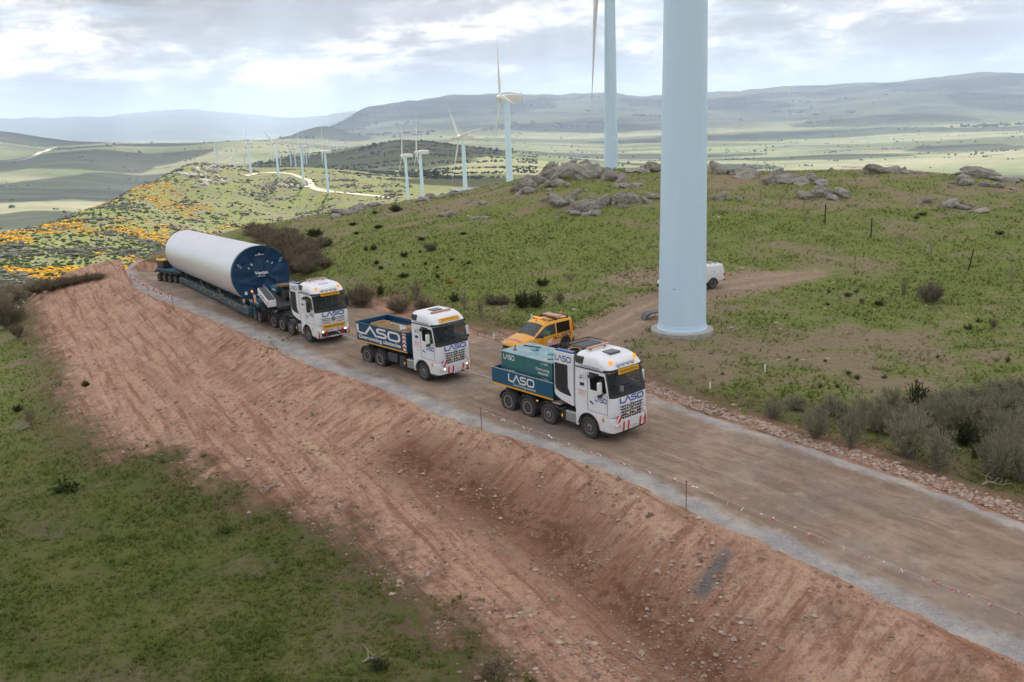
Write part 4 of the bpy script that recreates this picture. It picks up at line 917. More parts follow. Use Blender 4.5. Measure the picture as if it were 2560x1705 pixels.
def person(name, label, loc, rz, vest, parent_scale=1.0):
    """seated figure: one continuous body, vest as clothing"""
    V = [(0, 0, 0), (0, 0, .22), (.01, 0, .42), (.02, 0, .52), (.05, 0, .60), (.06, 0, .70), (.06, 0, .78),
         (0, .20, .45), (.16, .26, .22), (.40, .16, .30), (.47, .14, .33), (0, -.20, .45), (.16, -.26, .22), (.40, -.16, .30), (.47, -.14, .33), (.06, .10, 0), (.42, .13, .03), (.50, .13, -.36), (.06, -.10, 0), (.42, -.13, .03), (.50, -.13, -.36), (.12, 0, .69)]
    E = [(0, 1), (1, 2), (2, 3), (3, 4), (4, 5), (5, 6), (2, 7), (7, 8), (8, 9), (9, 10), (2, 11), (11, 12), (12, 13), (13, 14), (0, 15), (15, 16), (16, 17), (0, 18), (18, 19), (19, 20), (5, 21)]
    Rr = [(.15, .17), (.14, .17), (.12, .16), (.055, .06), (.075, .07), (.095, .085), (.06, .06), (.07, .07), (.05, .05), (.04, .04), (.045, .03), (.07, .07), (.05, .05), (.04, .04), (.045, .03), (.09, .09), (.07, .07), (.05, .05), (.09, .09), (.07, .07), (.05, .05), (.03, .03)]
    me = bpy.data.meshes.new('body'); me.from_pydata(V, E, [])
    o = bpy.data.objects.new(name, me); COL.objects.link(o); o.modifiers.new('skin', 'SKIN')
    for i, r in enumerate(Rr): me.skin_vertices[0].data[i].radius = r
    me.skin_vertices[0].data[0].use_root = True; sb = o.modifiers.new('sub', 'SUBSURF'); sb.levels = 1; sb.render_levels = 1
    s = NT('person_body'); sp = s.n('ShaderNodeSeparateXYZ'); s.link(s.obj(), sp.inputs[0])
    hand = s.math('MULTIPLY', s.math('GREATER_THAN', sp.outputs[0], .36), s.math('GREATER_THAN', sp.outputs[2], .2)); head = s.math('GREATER_THAN', sp.outputs[2], .50)
    s.done(s.mix(s.math('MAXIMUM', hand, head), (.03, .04, .07), (.42, .25, .18)), .8); me.materials.append(s.m)
    o.location = loc; o.rotation_euler = (0, 0, rz); tag(o, label, 'person')
    v = MB(); v.lathe([(.19, 0), (.20, .2), (.20, .38), (.13, .47), (.09, .50)], (0, 0, 0), (0, 0, 1), 14); v.v = [(a*.86, b*1.15, c) for a, b, c in v.v]
    for sg in (-1, 1): v.tube([(0, sg*.20, .44), (.09, sg*.25, .32), (.15, sg*.26, .24)], [.09, .075, .065], 8)
    v.build('vest', vest, o)
    h = MB(); h.lathe([(.098, 0), (.10, .05), (.07, .12), (.001, .14)], (.045, 0, .70), (0, 0, 1), 12); h.build('hair', 'hair_dark', o)
    return o
def to_world(T, p): return T.matrix_basis @ Vector(p)
TRUCKS = {}
def truck_base(name, label, loc, rz, scale, kind, axles, lit, group='haulage trucks on the gravel road'):
    T = empty(name, loc, rz, 0, scale); tag(T, label, 'truck', group)
    make_cab(T, LV, -.88, kind); truck_front(T, kind, lit)
    for s in (-1, 1): mirror(T, s, True, 'white_paint' if kind == 'arocs' else 'black_plastic')
    return T
# --- leading truck with the ballast bed
def lead_truck():
    T = truck_base('ballast_truck', 'white heavy truck with louvred tower and teal ballast stacked in its low blue bed', (4.478, 40.585, -.5), -.853, 1.0, 'arocs', None, False)
    truck_roof(T, 'tower'); warning_sign(T, 3.42, 1.40, 1.42, .24, -.1); side_prints(T); chassis(T, -6.9); cooling_unit(T)
    for s in (-1, 1):
        wheel(T, 0, s*1.08, .54, .54, .34, 'front', -.06); wheel(T, -2.83, s*1.10, .54, .54, .30, 'front')
        wheel(T, -4.37, s*1.10, .54, .54, .30, 'drive', dual=True); wheel(T, -5.89, s*1.10, .54, .54, .30, 'drive', dual=True)
        for x in (-2.83, -4.37, -5.89): fender(T, x, s)
        fuel_tank(T, s); bx('marker_lamp', 'amber_lit', T, -3.66, -3.55, s*1.25-.02, s*1.25+.02, 1.06, 1.12)
    bx('step_plate', 'rim_dusty', T, -2.50, -1.95, -1.25, -.55, 1.22, 1.27)
    p = MB(); p.tube([(-2.35, -1.2, 1.1), (-2.1, -1.15, .98), (-1.9, -.9, 1.05)], .03, 6); p.tube([(-2.3, -.6, 1.22), (-1.7, -.5, 1.0)], .025, 6); p.build_each('pipework', 'tank_grey', T)
    # bed
    Bx0, Bx1, z0, z1, w = -7.08, -2.42, 1.44, 2.24, 1.28
    bx('bed_floor', 'bed_blue', T, Bx0+.06, Bx1-.06, -w+.06, w-.06, z0, z0+.10)
    for nm, a in (('bed_side', (Bx0, Bx1, -w, -w+.06)), ('bed_side', (Bx0, Bx1, w-.06, w)), ('tailboard', (Bx0, Bx0+.06, -w+.062, w-.062)), ('headboard', (Bx1-.06, Bx1, -w+.062, w-.062))):
        o = bx(nm, 'bed_blue', T, *a, z0, z1, .012)
        if nm == 'bed_side' and a[2] < 0:
            m = MB()
            for xa, xb in ((-3.55, -2.5), (-7.0, -6.05)):
                for i in range(3): m.box(xa, xb, -w-.012, -w+.002, z0+.14+i*.22, z0+.22+i*.22)
            m.build_each('pressed_rib', 'bed_blue', o)
            logo('lettering', 'print_white', o, (-5.75, -w-.006, z0+.26), (1, 0, 0), (0, 0, 1), 2.0, .44, .19); text('lettering', 'Overcoming obstacles', 'print_white', o, (-4.5, -w-.006, z0+.14), (1, 0, 0), (0, 0, 1), w=1.72, bold=.004)
    m = MB()
    for y in (-w-.01, w-.02): m.box(Bx0, Bx1, y, y+.03, z1+.001, z1+.03)
    m.build('bed_rim', 'print_grey', T)
    bx('yellow_strip', 'stripe_yellow', T, Bx0, Bx1, -w-.008, -w+.03, z0-.085, z0-.002); bx('subframe', 'chassis_dark', T, Bx0+.2, Bx1-.1, -.6, .6, 1.06, z0-.002)
    text('plate_lettering', 'GL 50 XA', 'print_black', bx('number_plate', 'print_white', T, 1.585, 1.60, -.10, .42, .68, .79), (1.603, .16, .735), (0, 1, 0), (0, 0, 1), w=.42, h=.075, bold=.01)
    m = MB()
    for yy in (-.62, -.30, .55, .9): m.prism([(yy, .58), (yy+.10, .58), (yy+.14, 1.02), (yy+.04, 1.02)], 1.588, 1.594, 'x')
    m.build_each('red_stripe', 'print_red', T); TRUCKS[1] = T
    # ballast blocks: two steel boxes stacked in the bed
    def ballast(z, lab, off):
        o = empty('ballast_box', to_world(T, (-4.55, 0.02, z)), T.rotation_euler.z); tag(o, lab, 'ballast', 'teal steel ballast boxes')
        b = bx('box', 'ballast_teal', o, -1.98, 1.86, -1.05, 1.05, 0, .80 if off else .78, .015)
        lid = MB(); lid.box(-2.02, 1.90, -1.09, 1.09, .80 if off else .78, .84 if off else .80); lid.build('lid', 'ballast_lid' if off else 'ballast_teal', o, .008)
        logo('lettering', 'print_white', o, (-1.80, -1.056, .42), (1, 0, 0), (0, 0, 1), .86, .28, .2); logo('lettering', 'print_white', o, (1.866, -.85, .40), (0, 1, 0), (0, 0, 1), .86, .28, .2)
        text('lettering', '13.150T', 'print_white', o, (1.32, -1.056, .66), (1, 0, 0), (0, 0, 1), w=.52, h=.12, bold=.01)
        if off:
            text('lettering', 'Overcoming', 'print_white', o, (1.16, -1.056, .34), (1, 0, 0), (0, 0, 1), w=.98, bold=.016); text('lettering', 'obstacles', 'print_white', o, (1.20, -1.056, .16), (1, 0, 0), (0, 0, 1), w=.76, bold=.016)
            for x, y in ((-.55, .1), (.75, .05)):
                k = MB(); k.box(x-.22, x+.16, y-.12, y+.12, .842, .89); k.prism([(x+.05, .89), (x+.2, .89), (x+.14, .98)], y-.05, y+.05); k.build('lifting_lug', 'print_teal', o)
            k = MB(); k.tube([(-1.45, -.55, .84), (-1.43, -.55, .98), (-1.40, -.52, 1.12)], .035, 7); k.lathe([(.14, 0), (.10, .03), (.001, .04)], (-1.45, -.55, .842), (0, 0, 1), 12); k.tube([(1.25, -.75, .86), (1.55, -.5, .88), (1.85, -.3, .88)], .03, 6); k.build('shackle', 'steel_rust', o)
            k = MB()
            for i in range(14): t = i/13; k.lathe([(.035, -.02), (.045, 0), (.035, .02)], (-1.7+1.0*t, .35+.25*t, .865), (1, .25*(-1)**i, (-1)**i*.4), 6)
            k.build('chain', 'chassis_dark', o)
        return o
    ballast(1.545, 'lower teal ballast box sunk inside the blue truck bed', False); ballast(2.35, 'upper teal ballast box with weathered lid on top of the stack', True)
    pr = MB(); pr.cyl((0, 0, 0), (0, 0, .24), .10, n=16); pr.cyl((0, 0, .0), (0, 0, .245), .03, n=8); p = pr.build('paper_roll', 'paper_white'); p.location = to_world(T, (1.05, -.1, 2.305)); tag(p, 'white paper roll standing on the dashboard of the lead truck', 'paper roll')
def mat_lid():
    s = NT('ballast_lid'); P = s.obj(); n = s.noise(P, 1.3, 5, .6); n2 = s.noise(P, 3.1, 5, .65)
    c = s.mix(s.rng(n, .35, .6), (.13, .27, .32), (.26, .38, .42)); c = s.mix(s.rng(n2, .58, .68), c, (.50, .45, .38)); return s.done(c, .45)
mat_lid(); lead_truck()
# --- second truck with the open navy bed
def second_truck():
    T = truck_base('tipper_truck', 'white truck with lettered navy open bed carrying wooden crates', (-4.38, 50.55, -.25), math.radians(-46.6), .98, 'arocs', None, True)
    truck_roof(T, 'bed'); warning_sign(T, 3.73, 1.19, 1.50, .27, -.80); side_prints(T); chassis(T, -6.6)
    text('visor_lettering', 'Fuerza Tracción Portugal', 'print_grey', T, (1.345, .15, 3.48), (0, 1, 0), (-.2, 0, 1), w=.9, h=.05)
    for s in (-1, 1):
        wheel(T, 0, s*1.08, .54, .54, .34, 'front', -.05)
        wheel(T, -4.45, s*1.10, .54, .54, .32, 'drive', dual=True); wheel(T, -5.86, s*1.10, .54, .54, .32, 'drive', dual=True)
        for x in (-4.45, -5.86): fender(T, x, s)
        fuel_tank(T, s); y0, y1 = sorted((s*.6, s*1.22)); bx('tool_box', 'chassis_dark', T, -2.35, -1.9, y0, y1, .42, 1.15, .02); bx('equipment_box', 'fender_grey', T, -3.55, -2.6, y0, y1-.05 if s > 0 else y1, .60, 1.16, .03)
    Bx0, Bx1, z0, z1, w = -6.85, -1.45, 1.50, 2.66, 1.28
    bx('bed_floor', 'bed_navy', T, Bx0+.05, Bx1-.05, -w+.05, w-.05, z0, z0+.1)
    for nm, a in (('bed_side', (Bx0, Bx1, -w, -w+.05)), ('bed_side', (Bx0, Bx1, w-.05, w)), ('tailboard', (Bx0, Bx0+.05, -w+.052, w-.052)), ('headboard', (Bx1-.05, Bx1, -w+.052, w-.052))):
        o = bx(nm, 'bed_navy', T, *a, z0, z1, .01)
        if nm == 'bed_side' and a[2] < 0:
            logo('lettering', 'print_white', o, (Bx0+.14, -w-.006, z0+.46), (1, 0, 0), (0, 0, 1), 4.65, .62, .2); text('lettering', 'Overcoming obstacles', 'print_white', o, (-4.30, -w-.006, z0+.24), (1, 0, 0), (0, 0, 1), w=4.5, h=.34, bold=.028)
            striped(o, 'warning_board', (Bx0+.01, -w-.004, z0+.05), (1, 0, 0), (0, 0, 1), .10, 1.08, 7, slant=.1)
            c = MB(); b = bx('chevron_board', 'print_white', o, -1.83, -1.50, -w-.012, -w-.002, z0+.06, z0+1.12)
            for i in range(4):
                zz = z0+.10+i*.26; c.add([(x, -w-.016, z) for x, z in ((-1.83, zz), (-1.665, zz+.14), (-1.50, zz), (-1.50, zz+.13), (-1.665, zz+.27 if i < 3 else zz+.24), (-1.83, zz+.13))], [(0, 1, 4, 5), (1, 2, 3, 4)])
            c.build('chevron', 'print_red', b, smooth=False)
    m = MB()
    for a in ((Bx0-.01, Bx1, -w-.01, -w+.055), (Bx0-.01, Bx1, w-.055, w+.01), (Bx0-.01, Bx0+.055, -w+.06, w-.06), (Bx1-.055, Bx1+.005, -w+.06, w-.06)): m.box(*a, z1+.001, z1+.03)
    m.build('bed_rim', 'trailer_blue', T); bx('yellow_strip', 'stripe_yellow', T, Bx0, Bx1, -w-.01, -w+.02, z0-.07, z0-.002); bx('subframe', 'chassis_dark', T, Bx0+.2, Bx1-.05, -.6, .6, 1.06, z0-.002)
    text('plate_lettering', '9947 MBV', 'print_black', bx('number_plate', 'print_white', T, 1.585, 1.60, -.20, .34, .50, .61), (1.603, .09, .555), (0, 1, 0), (0, 0, 1), w=.44, h=.075, bold=.01)
    m = MB()
    for yy in (-.62, -.28, .50, .86): m.prism([(yy, .52), (yy+.10, .52), (yy+.12, .98), (yy+.02, .98)], 1.588, 1.594, 'x')
    m.build_each('red_stripe', 'print_red', T); TRUCKS[2] = T
    rz = T.rotation_euler.z
    def tw(p): return to_world(T, p)
    pl = empty('steel_plate_ballast', tw((-4.0, 0, 1.602)), rz); tag(pl, 'flat steel ballast slab under plastic sheet in the navy bed', 'ballast'); bx('slab', 'steel_sheet', pl, -2.2, 1.95, -1.1, 1.1, 0, .72, .03); m = MB(); m.tube([(-2, -1.0, .76), (1.8, -.9, .76)], .04, 6); m.tube([(-2.1, .95, .77), (1.8, 1.0, .77)], .05, 6); m.build('pipe', 'chassis_dark', pl)
    def crate(x, y, r, lab, n):
        c = empty('wooden_crate', tw((x, y, 2.33)), rz+r); tag(c, lab, 'crate', 'open wooden crates on the ballast slab'); L, W, H = .52, .36, .34
        for s in (-1, 1):
            for k in range(2): bx('plank', 'wood_new', c, -L, L, min(s*W, s*(W-.03)), max(s*W, s*(W-.03)), .03+k*.165, .18+k*.165, .004); bx('plank', 'wood_new', c, min(s*L, s*(L-.03)), max(s*L, s*(L-.03)), -W+.031, W-.031, .03+k*.165, .18+k*.165, .004)
        bx('crate_floor', 'wood_new', c, -L+.031, L-.031, -W+.031, W-.031, .02, .05)
        for s in (-1, 1): bx('runner', 'wood_new', c, -L, L, s*.25-.04, s*.25+.04, 0, .0295)
        bx('inner_batten', 'wood_new', c, -.03, .03, -W+.031, W-.031, .05, .22)
    crate(-2.75, .55, 1.55, 'open wooden crate standing alone beside the far bed wall', 0); crate(-5.35, -.35, 1.60, 'open wooden crate nearest the tailboard of the navy bed', 1); crate(-4.0, -.65, 1.57, 'open wooden crate against the lettered bed wall', 2); crate(-2.15, -.68, 1.57, 'low wooden crate tucked behind the headboard', 3)
    for x, y, lab in ((-6.2, -.75, 'red rag lying near the tailboard corner'), (-2.4, 1.05, 'red rag hanging over the far bed wall')):
        r = MB(); r.add([(0, 0, 0), (.32, .03, .06), (.28, .24, .01), (-.02, .22, .08), (.14, .1, .14)], [(0, 1, 4), (1, 2, 4), (2, 3, 4), (3, 0, 4), (3, 2, 1, 0)]); o = r.build('red_rag', 'print_red'); o.location = tw((x, y, 2.33 if y < 1 else 2.66)); o.rotation_euler.z = rz; tag(o, lab, 'rag')
    person('person', 'person in green hi-vis vest seated behind the side window of the second truck', tw((-.02, -.62, 2.03)), rz, 'vest_green'); person('person', 'person in blue top at the wheel of the second truck', tw((-.02, .62, 2.03)), rz, 'cloth_blue')
def mat_sheet():
    s = NT('steel_sheet'); P = s.obj(); n = s.noise(P, 1.6, 6, .65, 1.2); n2 = s.noise(s.mapv(P, (1.5, 5, 1)), 1.4, 5, .7)
    c = s.mix(s.rng(n, .42, .58), (.52, .56, .54), (.34, .40, .40)); c = s.mix(s.rng(n2, .60, .66), c, (.03, .10, .11)); return s.done(c, .4)
mat_sheet(); second_truck()
# --- third truck pulling the trailer
def third_truck():
    T = truck_base('tractor_truck', 'white heavy tractor truck coupled to the long low trailer, headlights lit', (-13.01, 59.6, .1), math.radians(-52.0), .98, 'actros', None, True)
    truck_roof(T, 'actros'); warning_sign(T, 3.46, 1.42, 1.42, .24, -.05); warning_sign(T, 1.24, 1.625, 1.75, .27, 0); side_prints(T); chassis(T, -6.9); cooling_unit(T)
    for s in (-1, 1):
        wheel(T, 0, s*1.08, .54, .54, .34, 'front', -.02); wheel(T, -2.83, s*1.10, .54, .54, .30, 'front')
        wheel(T, -4.37, s*1.10, .54, .54, .30, 'drive', dual=True); wheel(T, -5.89, s*1.10, .54, .54, .30, 'drive', dual=True)
        for x in (-2.83, -4.37, -5.89): fender(T, x, s)
        fuel_tank(T, s); bx('mudguard_deck', 'fender_grey', T, -5.2, -3.4, min(s*.5, s*.9), max(s*.5, s*.9), 1.17, 1.22)
    bx('fifth_wheel', 'chassis_dark', T, -5.6, -4.6, -.5, .5, 1.07, 1.22, .03)
    m = MB(); m.tube([(1.62, 0, .86), (2.2, 0, .90), (2.5, 0, .84)], .05, 8); m.build('tow_bar', 'chrome', T)
    m = MB()
    for yy in (-1.18, -.66, .56, 1.08): m.prism([(yy, .50), (yy+.10, .50), (yy+.12, 1.0), (yy+.02, 1.0)], 1.57 if abs(yy) < 1 else 1.50, 1.60 if abs(yy) < 1 else 1.53, 'x')
    m.build_each('red_stripe', 'print_red', T); striped(T, 'warning_board', (1.60, -.50, .93), (0, 1, 0), (0, 0, 1), .40, .12, 4, slant=1.0); striped(T, 'warning_board', (1.60, .12, .93), (0, 1, 0), (0, 0, 1), .40, .12, 4, slant=-1.0)
    bx('air_intake', 'black_plastic', T, 1.53, 1.585, -.95, .95, .56, .86, .02); text('plate_lettering', '2031 KZL', 'print_black', bx('number_plate', 'print_white', T, 1.585, 1.60, -.26, .26, .46, .57), (1.603, 0, .515), (0, 1, 0), (0, 0, 1), w=.42, h=.075, bold=.01)
    TRUCKS[3] = T
third_truck()
def tow_strap(a, b, lab, sag, mat='print_grey', r=.020):
    A, B = Vector(a), Vector(b); P = [A.lerp(B, t)+Vector((0, 0, -sag*4*t*(1-t))) for t in np.linspace(0, 1, 12)]
    m = MB(); m.tube(P, r, 6); o = m.build('tow_rope', mat); tag(o, lab, 'tow rope', 'ropes between the haulage trucks')
tow_strap(to_world(TRUCKS[2], (1.6, .1, .85)), to_world(TRUCKS[1], (-7.1, .3, 1.0)), 'pale tow rope from the second truck to the lead truck', .12)
tow_strap(to_world(TRUCKS[3], (2.5, 0, .83)), to_world(TRUCKS[2], (-6.9, .2, 1.0)), 'pale tow rope from the tractor truck to the navy tipper', .12)
# ------------------------------------------------------------------ cars by cross sections along x (origin under the rear axle, x forward)
def car_body(T, st, mats, glass):
    """st: list of (x, [(y, z) half section from sill to roof middle]); faces sorted into parts by classify(i, j, xm)"""
    n = len(st[0][1]); parts = {}
    for i in range(len(st)-1):
        for j in range(n-1):
            for s in (-1, 1):
                a, b = st[i], st[i+1]; q = [(a[0], s*a[1][j][0], a[1][j][1]), (b[0], s*b[1][j][0], b[1][j][1]), (b[0], s*b[1][j+1][0], b[1][j+1][1]), (a[0], s*a[1][j+1][0], a[1][j+1][1])]
                nm = glass(i, j, s); parts.setdefault(nm, MB()).add(q if s > 0 else q[::-1], [(0, 1, 2, 3)])
    for k in (0, -1):
        L = st[k]; poly = [(L[0], y, z) for y, z in L[1]]+[(L[0], -y, z) for y, z in L[1][::-1][1:]]; parts['body'].add(poly, [tuple(range(len(poly)))])
    for nm, mb in parts.items():
        me_o = mb.build(nm, mats[nm], T, angle=30); bm = bmesh.new(); bm.from_mesh(me_o.data); bmesh.ops.remove_doubles(bm, verts=bm.verts, dist=.002); bmesh.ops.recalc_face_normals(bm, faces=bm.faces); bm.to_mesh(me_o.data); bm.free()
        me_o.data.set_sharp_from_angle(angle=math.radians(32))
def arch(T, x, s, y, R, mat='black_plastic', flare=.05):
    pts = [(x+R*math.cos(a), .36+R*math.sin(a)) for a in np.linspace(-.15, PI+.15, 18)]; MB().prism(pts, s*(y-.25), s*(y+.006)).build('wheel_arch', 'rubber_black', T)
    m = MB(); m.tube([(p[0], s*(y+.004), p[1]) for p in pts], flare, 6); m.build('arch_trim', mat, T)
def build_van():
    T = empty('van', (2.77, 54.55, .30), math.radians(219.5), 0, 1.05); tag(T, 'yellow escort van with chevron stripes and roof bars, driver in green vest', 'van')
    # section: sill, lower side, waist, window top, roof edge, roof middle
    def S(x, w, zs, zw, zt, zr, wt=None, we=None): wt = wt if wt is not None else w*.90; we = we if we is not None else w*.78; return (x, [(w*.93, zs), (w, .55), (w*.985, zw), (wt, zt), (we, zr-.06), (0, zr)])
    st = [S(-.72, .84, .42, 1.05, 1.62, 1.76, .74, .60), S(-.66, .88, .36, 1.05, 1.65, 1.82), S(-.42, .90, .30, 1.05, 1.66, 1.85), S(.15, .905, .30, 1.04, 1.66, 1.87), S(.66, .905, .30, 1.03, 1.66, 1.87), S(.74, .905, .30, 1.03, 1.66, 1.87), S(1.20, .905, .30, 1.02, 1.63, 1.85), S(1.42, .905, .30, 1.01, 1.60, 1.81),
          S(1.60, .905, .30, 1.00, 1.52, 1.72, .80, .70), S(2.0, .90, .30, 1.00, 1.28, 1.44, .83, .74), S(2.38, .89, .30, 1.00, 1.08, 1.17, .85, .78), S(2.50, .89, .30, .98, 1.03, 1.10, .84, .78), S(3.0, .87, .30, .90, .96, 1.03, .80, .66), S(3.42, .82, .30, .80, .86, .92, .74, .55), S(3.60, .70, .34, .70, .74, .78, .60, .45), S(3.66, .60, .40, .60, .62, .64, .5, .4)]
    def cls(i, j, s):
        x = (st[i][0]+st[i+1][0])/2
        if j == 2 and -.36 < x < .62 and st[i][0] >= -.43: return 'left_rear_window' if s > 0 else 'right_rear_window'
        if j == 2 and .74 <= x < 2.3: return 'left_front_window' if s > 0 else 'right_front_window'
        if j >= 4 and 1.60 <= x < 2.36: return 'windscreen'
        return 'body'
    car_body(T, st, dict(body='van_yellow', left_rear_window='glass_dark', right_rear_window='glass_dark', left_front_window='glass_van', right_front_window='glass_van', windscreen='glass_van'), cls)
    # widen the screen over the upper corners
    m = MB(); m.box(.3, 2.3, -.78, .78, .38, .45); m.box(2.0, 2.45, -.78, .78, .45, .95)
    for y in (-.38, .38): m.box(.75, 1.22, y-.24, y+.24, .45, .72); m.box(.62, .78, y-.24, y+.24, .70, 1.32)
    m.build('interior', 'dash_grey', T)
    for s in (-1, 1):
        wheel(T, 0, s*.80, .33, .33, .21, 'car'); wheel(T, 2.785, s*.80, .33, .33, .21, 'car')
        arch(T, 0, s, .90, .39); arch(T, 2.785, s, .875, .39)
        y = s*.912; bx('door_handle', 'black_plastic', T, .86, 1.02, min(y, y+s*.015), max(y, y+s*.015), .90, .93); bx('sill_trim', 'black_plastic', T, .42, 2.36, min(s*.85, s*.915), max(s*.85, s*.915), .26, .40)
        m = MB(); m.box(1.86, 2.0, min(s*.92, s*1.06), max(s*.92, s*1.06), 1.0, 1.16); m.build('mirror', 'black_plastic', T, .03)
        m = MB()
        for x in (.66, 1.84): m.box(x-.005, x+.005, min(y, y+s*.004), max(y, y+s*.004), .42, 1.0)
        m.build('door_seam', 'chassis_dark', T)
        bx('head_lamp', 'lens_clear', T, 3.40, 3.58, min(s*.55, s*.78), max(s*.55, s*.78), .72, .80, .02); bx('tail_lamp', 'print_red', T, -.735, -.66, min(s*.80, s*.89), max(s*.80, s*.89), .95, 1.4, .02)
        bx('roof_rail', 'black_plastic', T, -.45, 1.1, s*.66-.02, s*.66+.02, 1.80, 1.85)
    bx('rear_bumper', 'black_plastic', T, -.78, -.60, -.86, .86, .32, .62, .04); bx('grille', 'black_plastic', T, 3.55, 3.69, -.56, .56, .50, .66, .03); bx('front_bumper', 'black_plastic', T, 3.50, 3.675, -.70, .70, .26, .44, .04)
    e = MB(); e.lathe([(.07, 0), (.001, .02)], (3.69, 0, .58), (1, 0, 0), 12); e.build('badge', 'chrome', T)
    for x in (.55, -.38): bx('roof_bar', 'black_plastic', T, x-.04, x+.04, -.72, .72, 1.90, 1.945, .01); bx('roof_bar_foot', 'black_plastic', T, x-.04, x+.04, -.74, -.66, 1.80, 1.90); bx('roof_bar_foot', 'black_plastic', T, x-.04, x+.04, .66, .74, 1.80, 1.90)
    bx('roof_sign', 'light_bar', T, -.10, .48, -.62, .62, 1.95, 2.0, .01, M4((0, 0, 0))); bx('light_bar', 'amber_lit', T, 1.02, 1.18, -.70, .10, 1.87, 1.94, .02); bx('light_bar_dark', 'light_bar', T, 1.02, 1.18, .101, .70, 1.87, 1.94, .02)
    b = MB(); b.lathe([(.07, 0), (.07, .10), (.04, .14), (.001, .15)], (-.38, .15, 1.945), (0, 0, 1), 12); b.build('beacon', 'amber_lens', T)
    for x, y in ((1.45, -.05), (.55, .45)):
        a = MB(); a.cyl((x, y, 1.80), (x-.08, y, 2.15), .008, n=5); a.cyl((x, y, 1.78), (x, y, 1.84), .03, n=8); a.build('aerial', 'black_plastic', T)
    # prints on the left-hand side, the bonnet and the door
    y = .909; logo('lettering', 'print_navy', T, (.58, y+.004, .70), (-1, 0, .0), (0, 0, 1), 1.05, .30, .17)
    q = MB()
    for dx in (-.06, 0, .06): q.lathe([(.04, 0), (.001, .002)], (.80+dx, y, .80), (0, 1, 0), 10)
    q.box(.70, .90, y-.002, y+.003, .72, .80); q.build('lobed_mark', 'print_navy', T)
    d = bx('door_sticker', 'print_white', T, 1.08, 1.38, y-.002, y+.004, .58, .76); flat('sticker_print', 'print_grey', d, [(1.12, y+.007, .62), (1.28, y+.007, .62), (1.28, y+.007, .70), (1.12, y+.007, .70)])
    for i in range(10):
        x = .44+i*.10; m = MB(); z0 = .41; hh = .15
        m.add([(x, y+.005, z0), (x+.045, y+.005, z0), (x+.105, y+.005, z0+hh/2), (x+.045, y+.005, z0+hh), (x, y+.005, z0+hh), (x+.06, y+.005, z0+hh/2)], [(0, 1, 2, 5), (5, 2, 3, 4)]); m.build('chevron', 'print_pink' if i % 2 else 'print_magenta', T, smooth=False)
    b0 = flat('chevron_band', 'print_pink', T, [(.42, y+.002, .40), (1.50, y+.002, .40), (1.50, y+.002, .57), (.42, y+.002, .57)])
    for i in range(12):
        yy = -.66+i*.11; m = MB(); zf = lambda x: 1.03+(.92-1.03)*(x-3.0)/.42+.012-.06*abs(yy)**2
        m.add([(3.12, yy, zf(3.12)), (3.12, yy+.05, zf(3.12)), (3.22, yy+.09, zf(3.22)), (3.32, yy+.05, zf(3.32)), (3.32, yy, zf(3.32)), (3.22, yy+.04, zf(3.22))], [(0, 1, 2, 5), (5, 2, 3, 4)]); m.build('bonnet_chevron', 'print_pink' if i % 2 else 'print_magenta', T, smooth=False)
    text('bonnet_lettering', 'LASO', 'print_grey', T, (2.85, 0, 1.062), (0, 1, 0), (-1, 0, .15), w=.5, h=.10)
    person('person', 'driver in green hi-vis vest at the wheel of the yellow van', to_world(T, (.98, .38, .74)), T.rotation_euler.z, 'vest_green')
build_van()
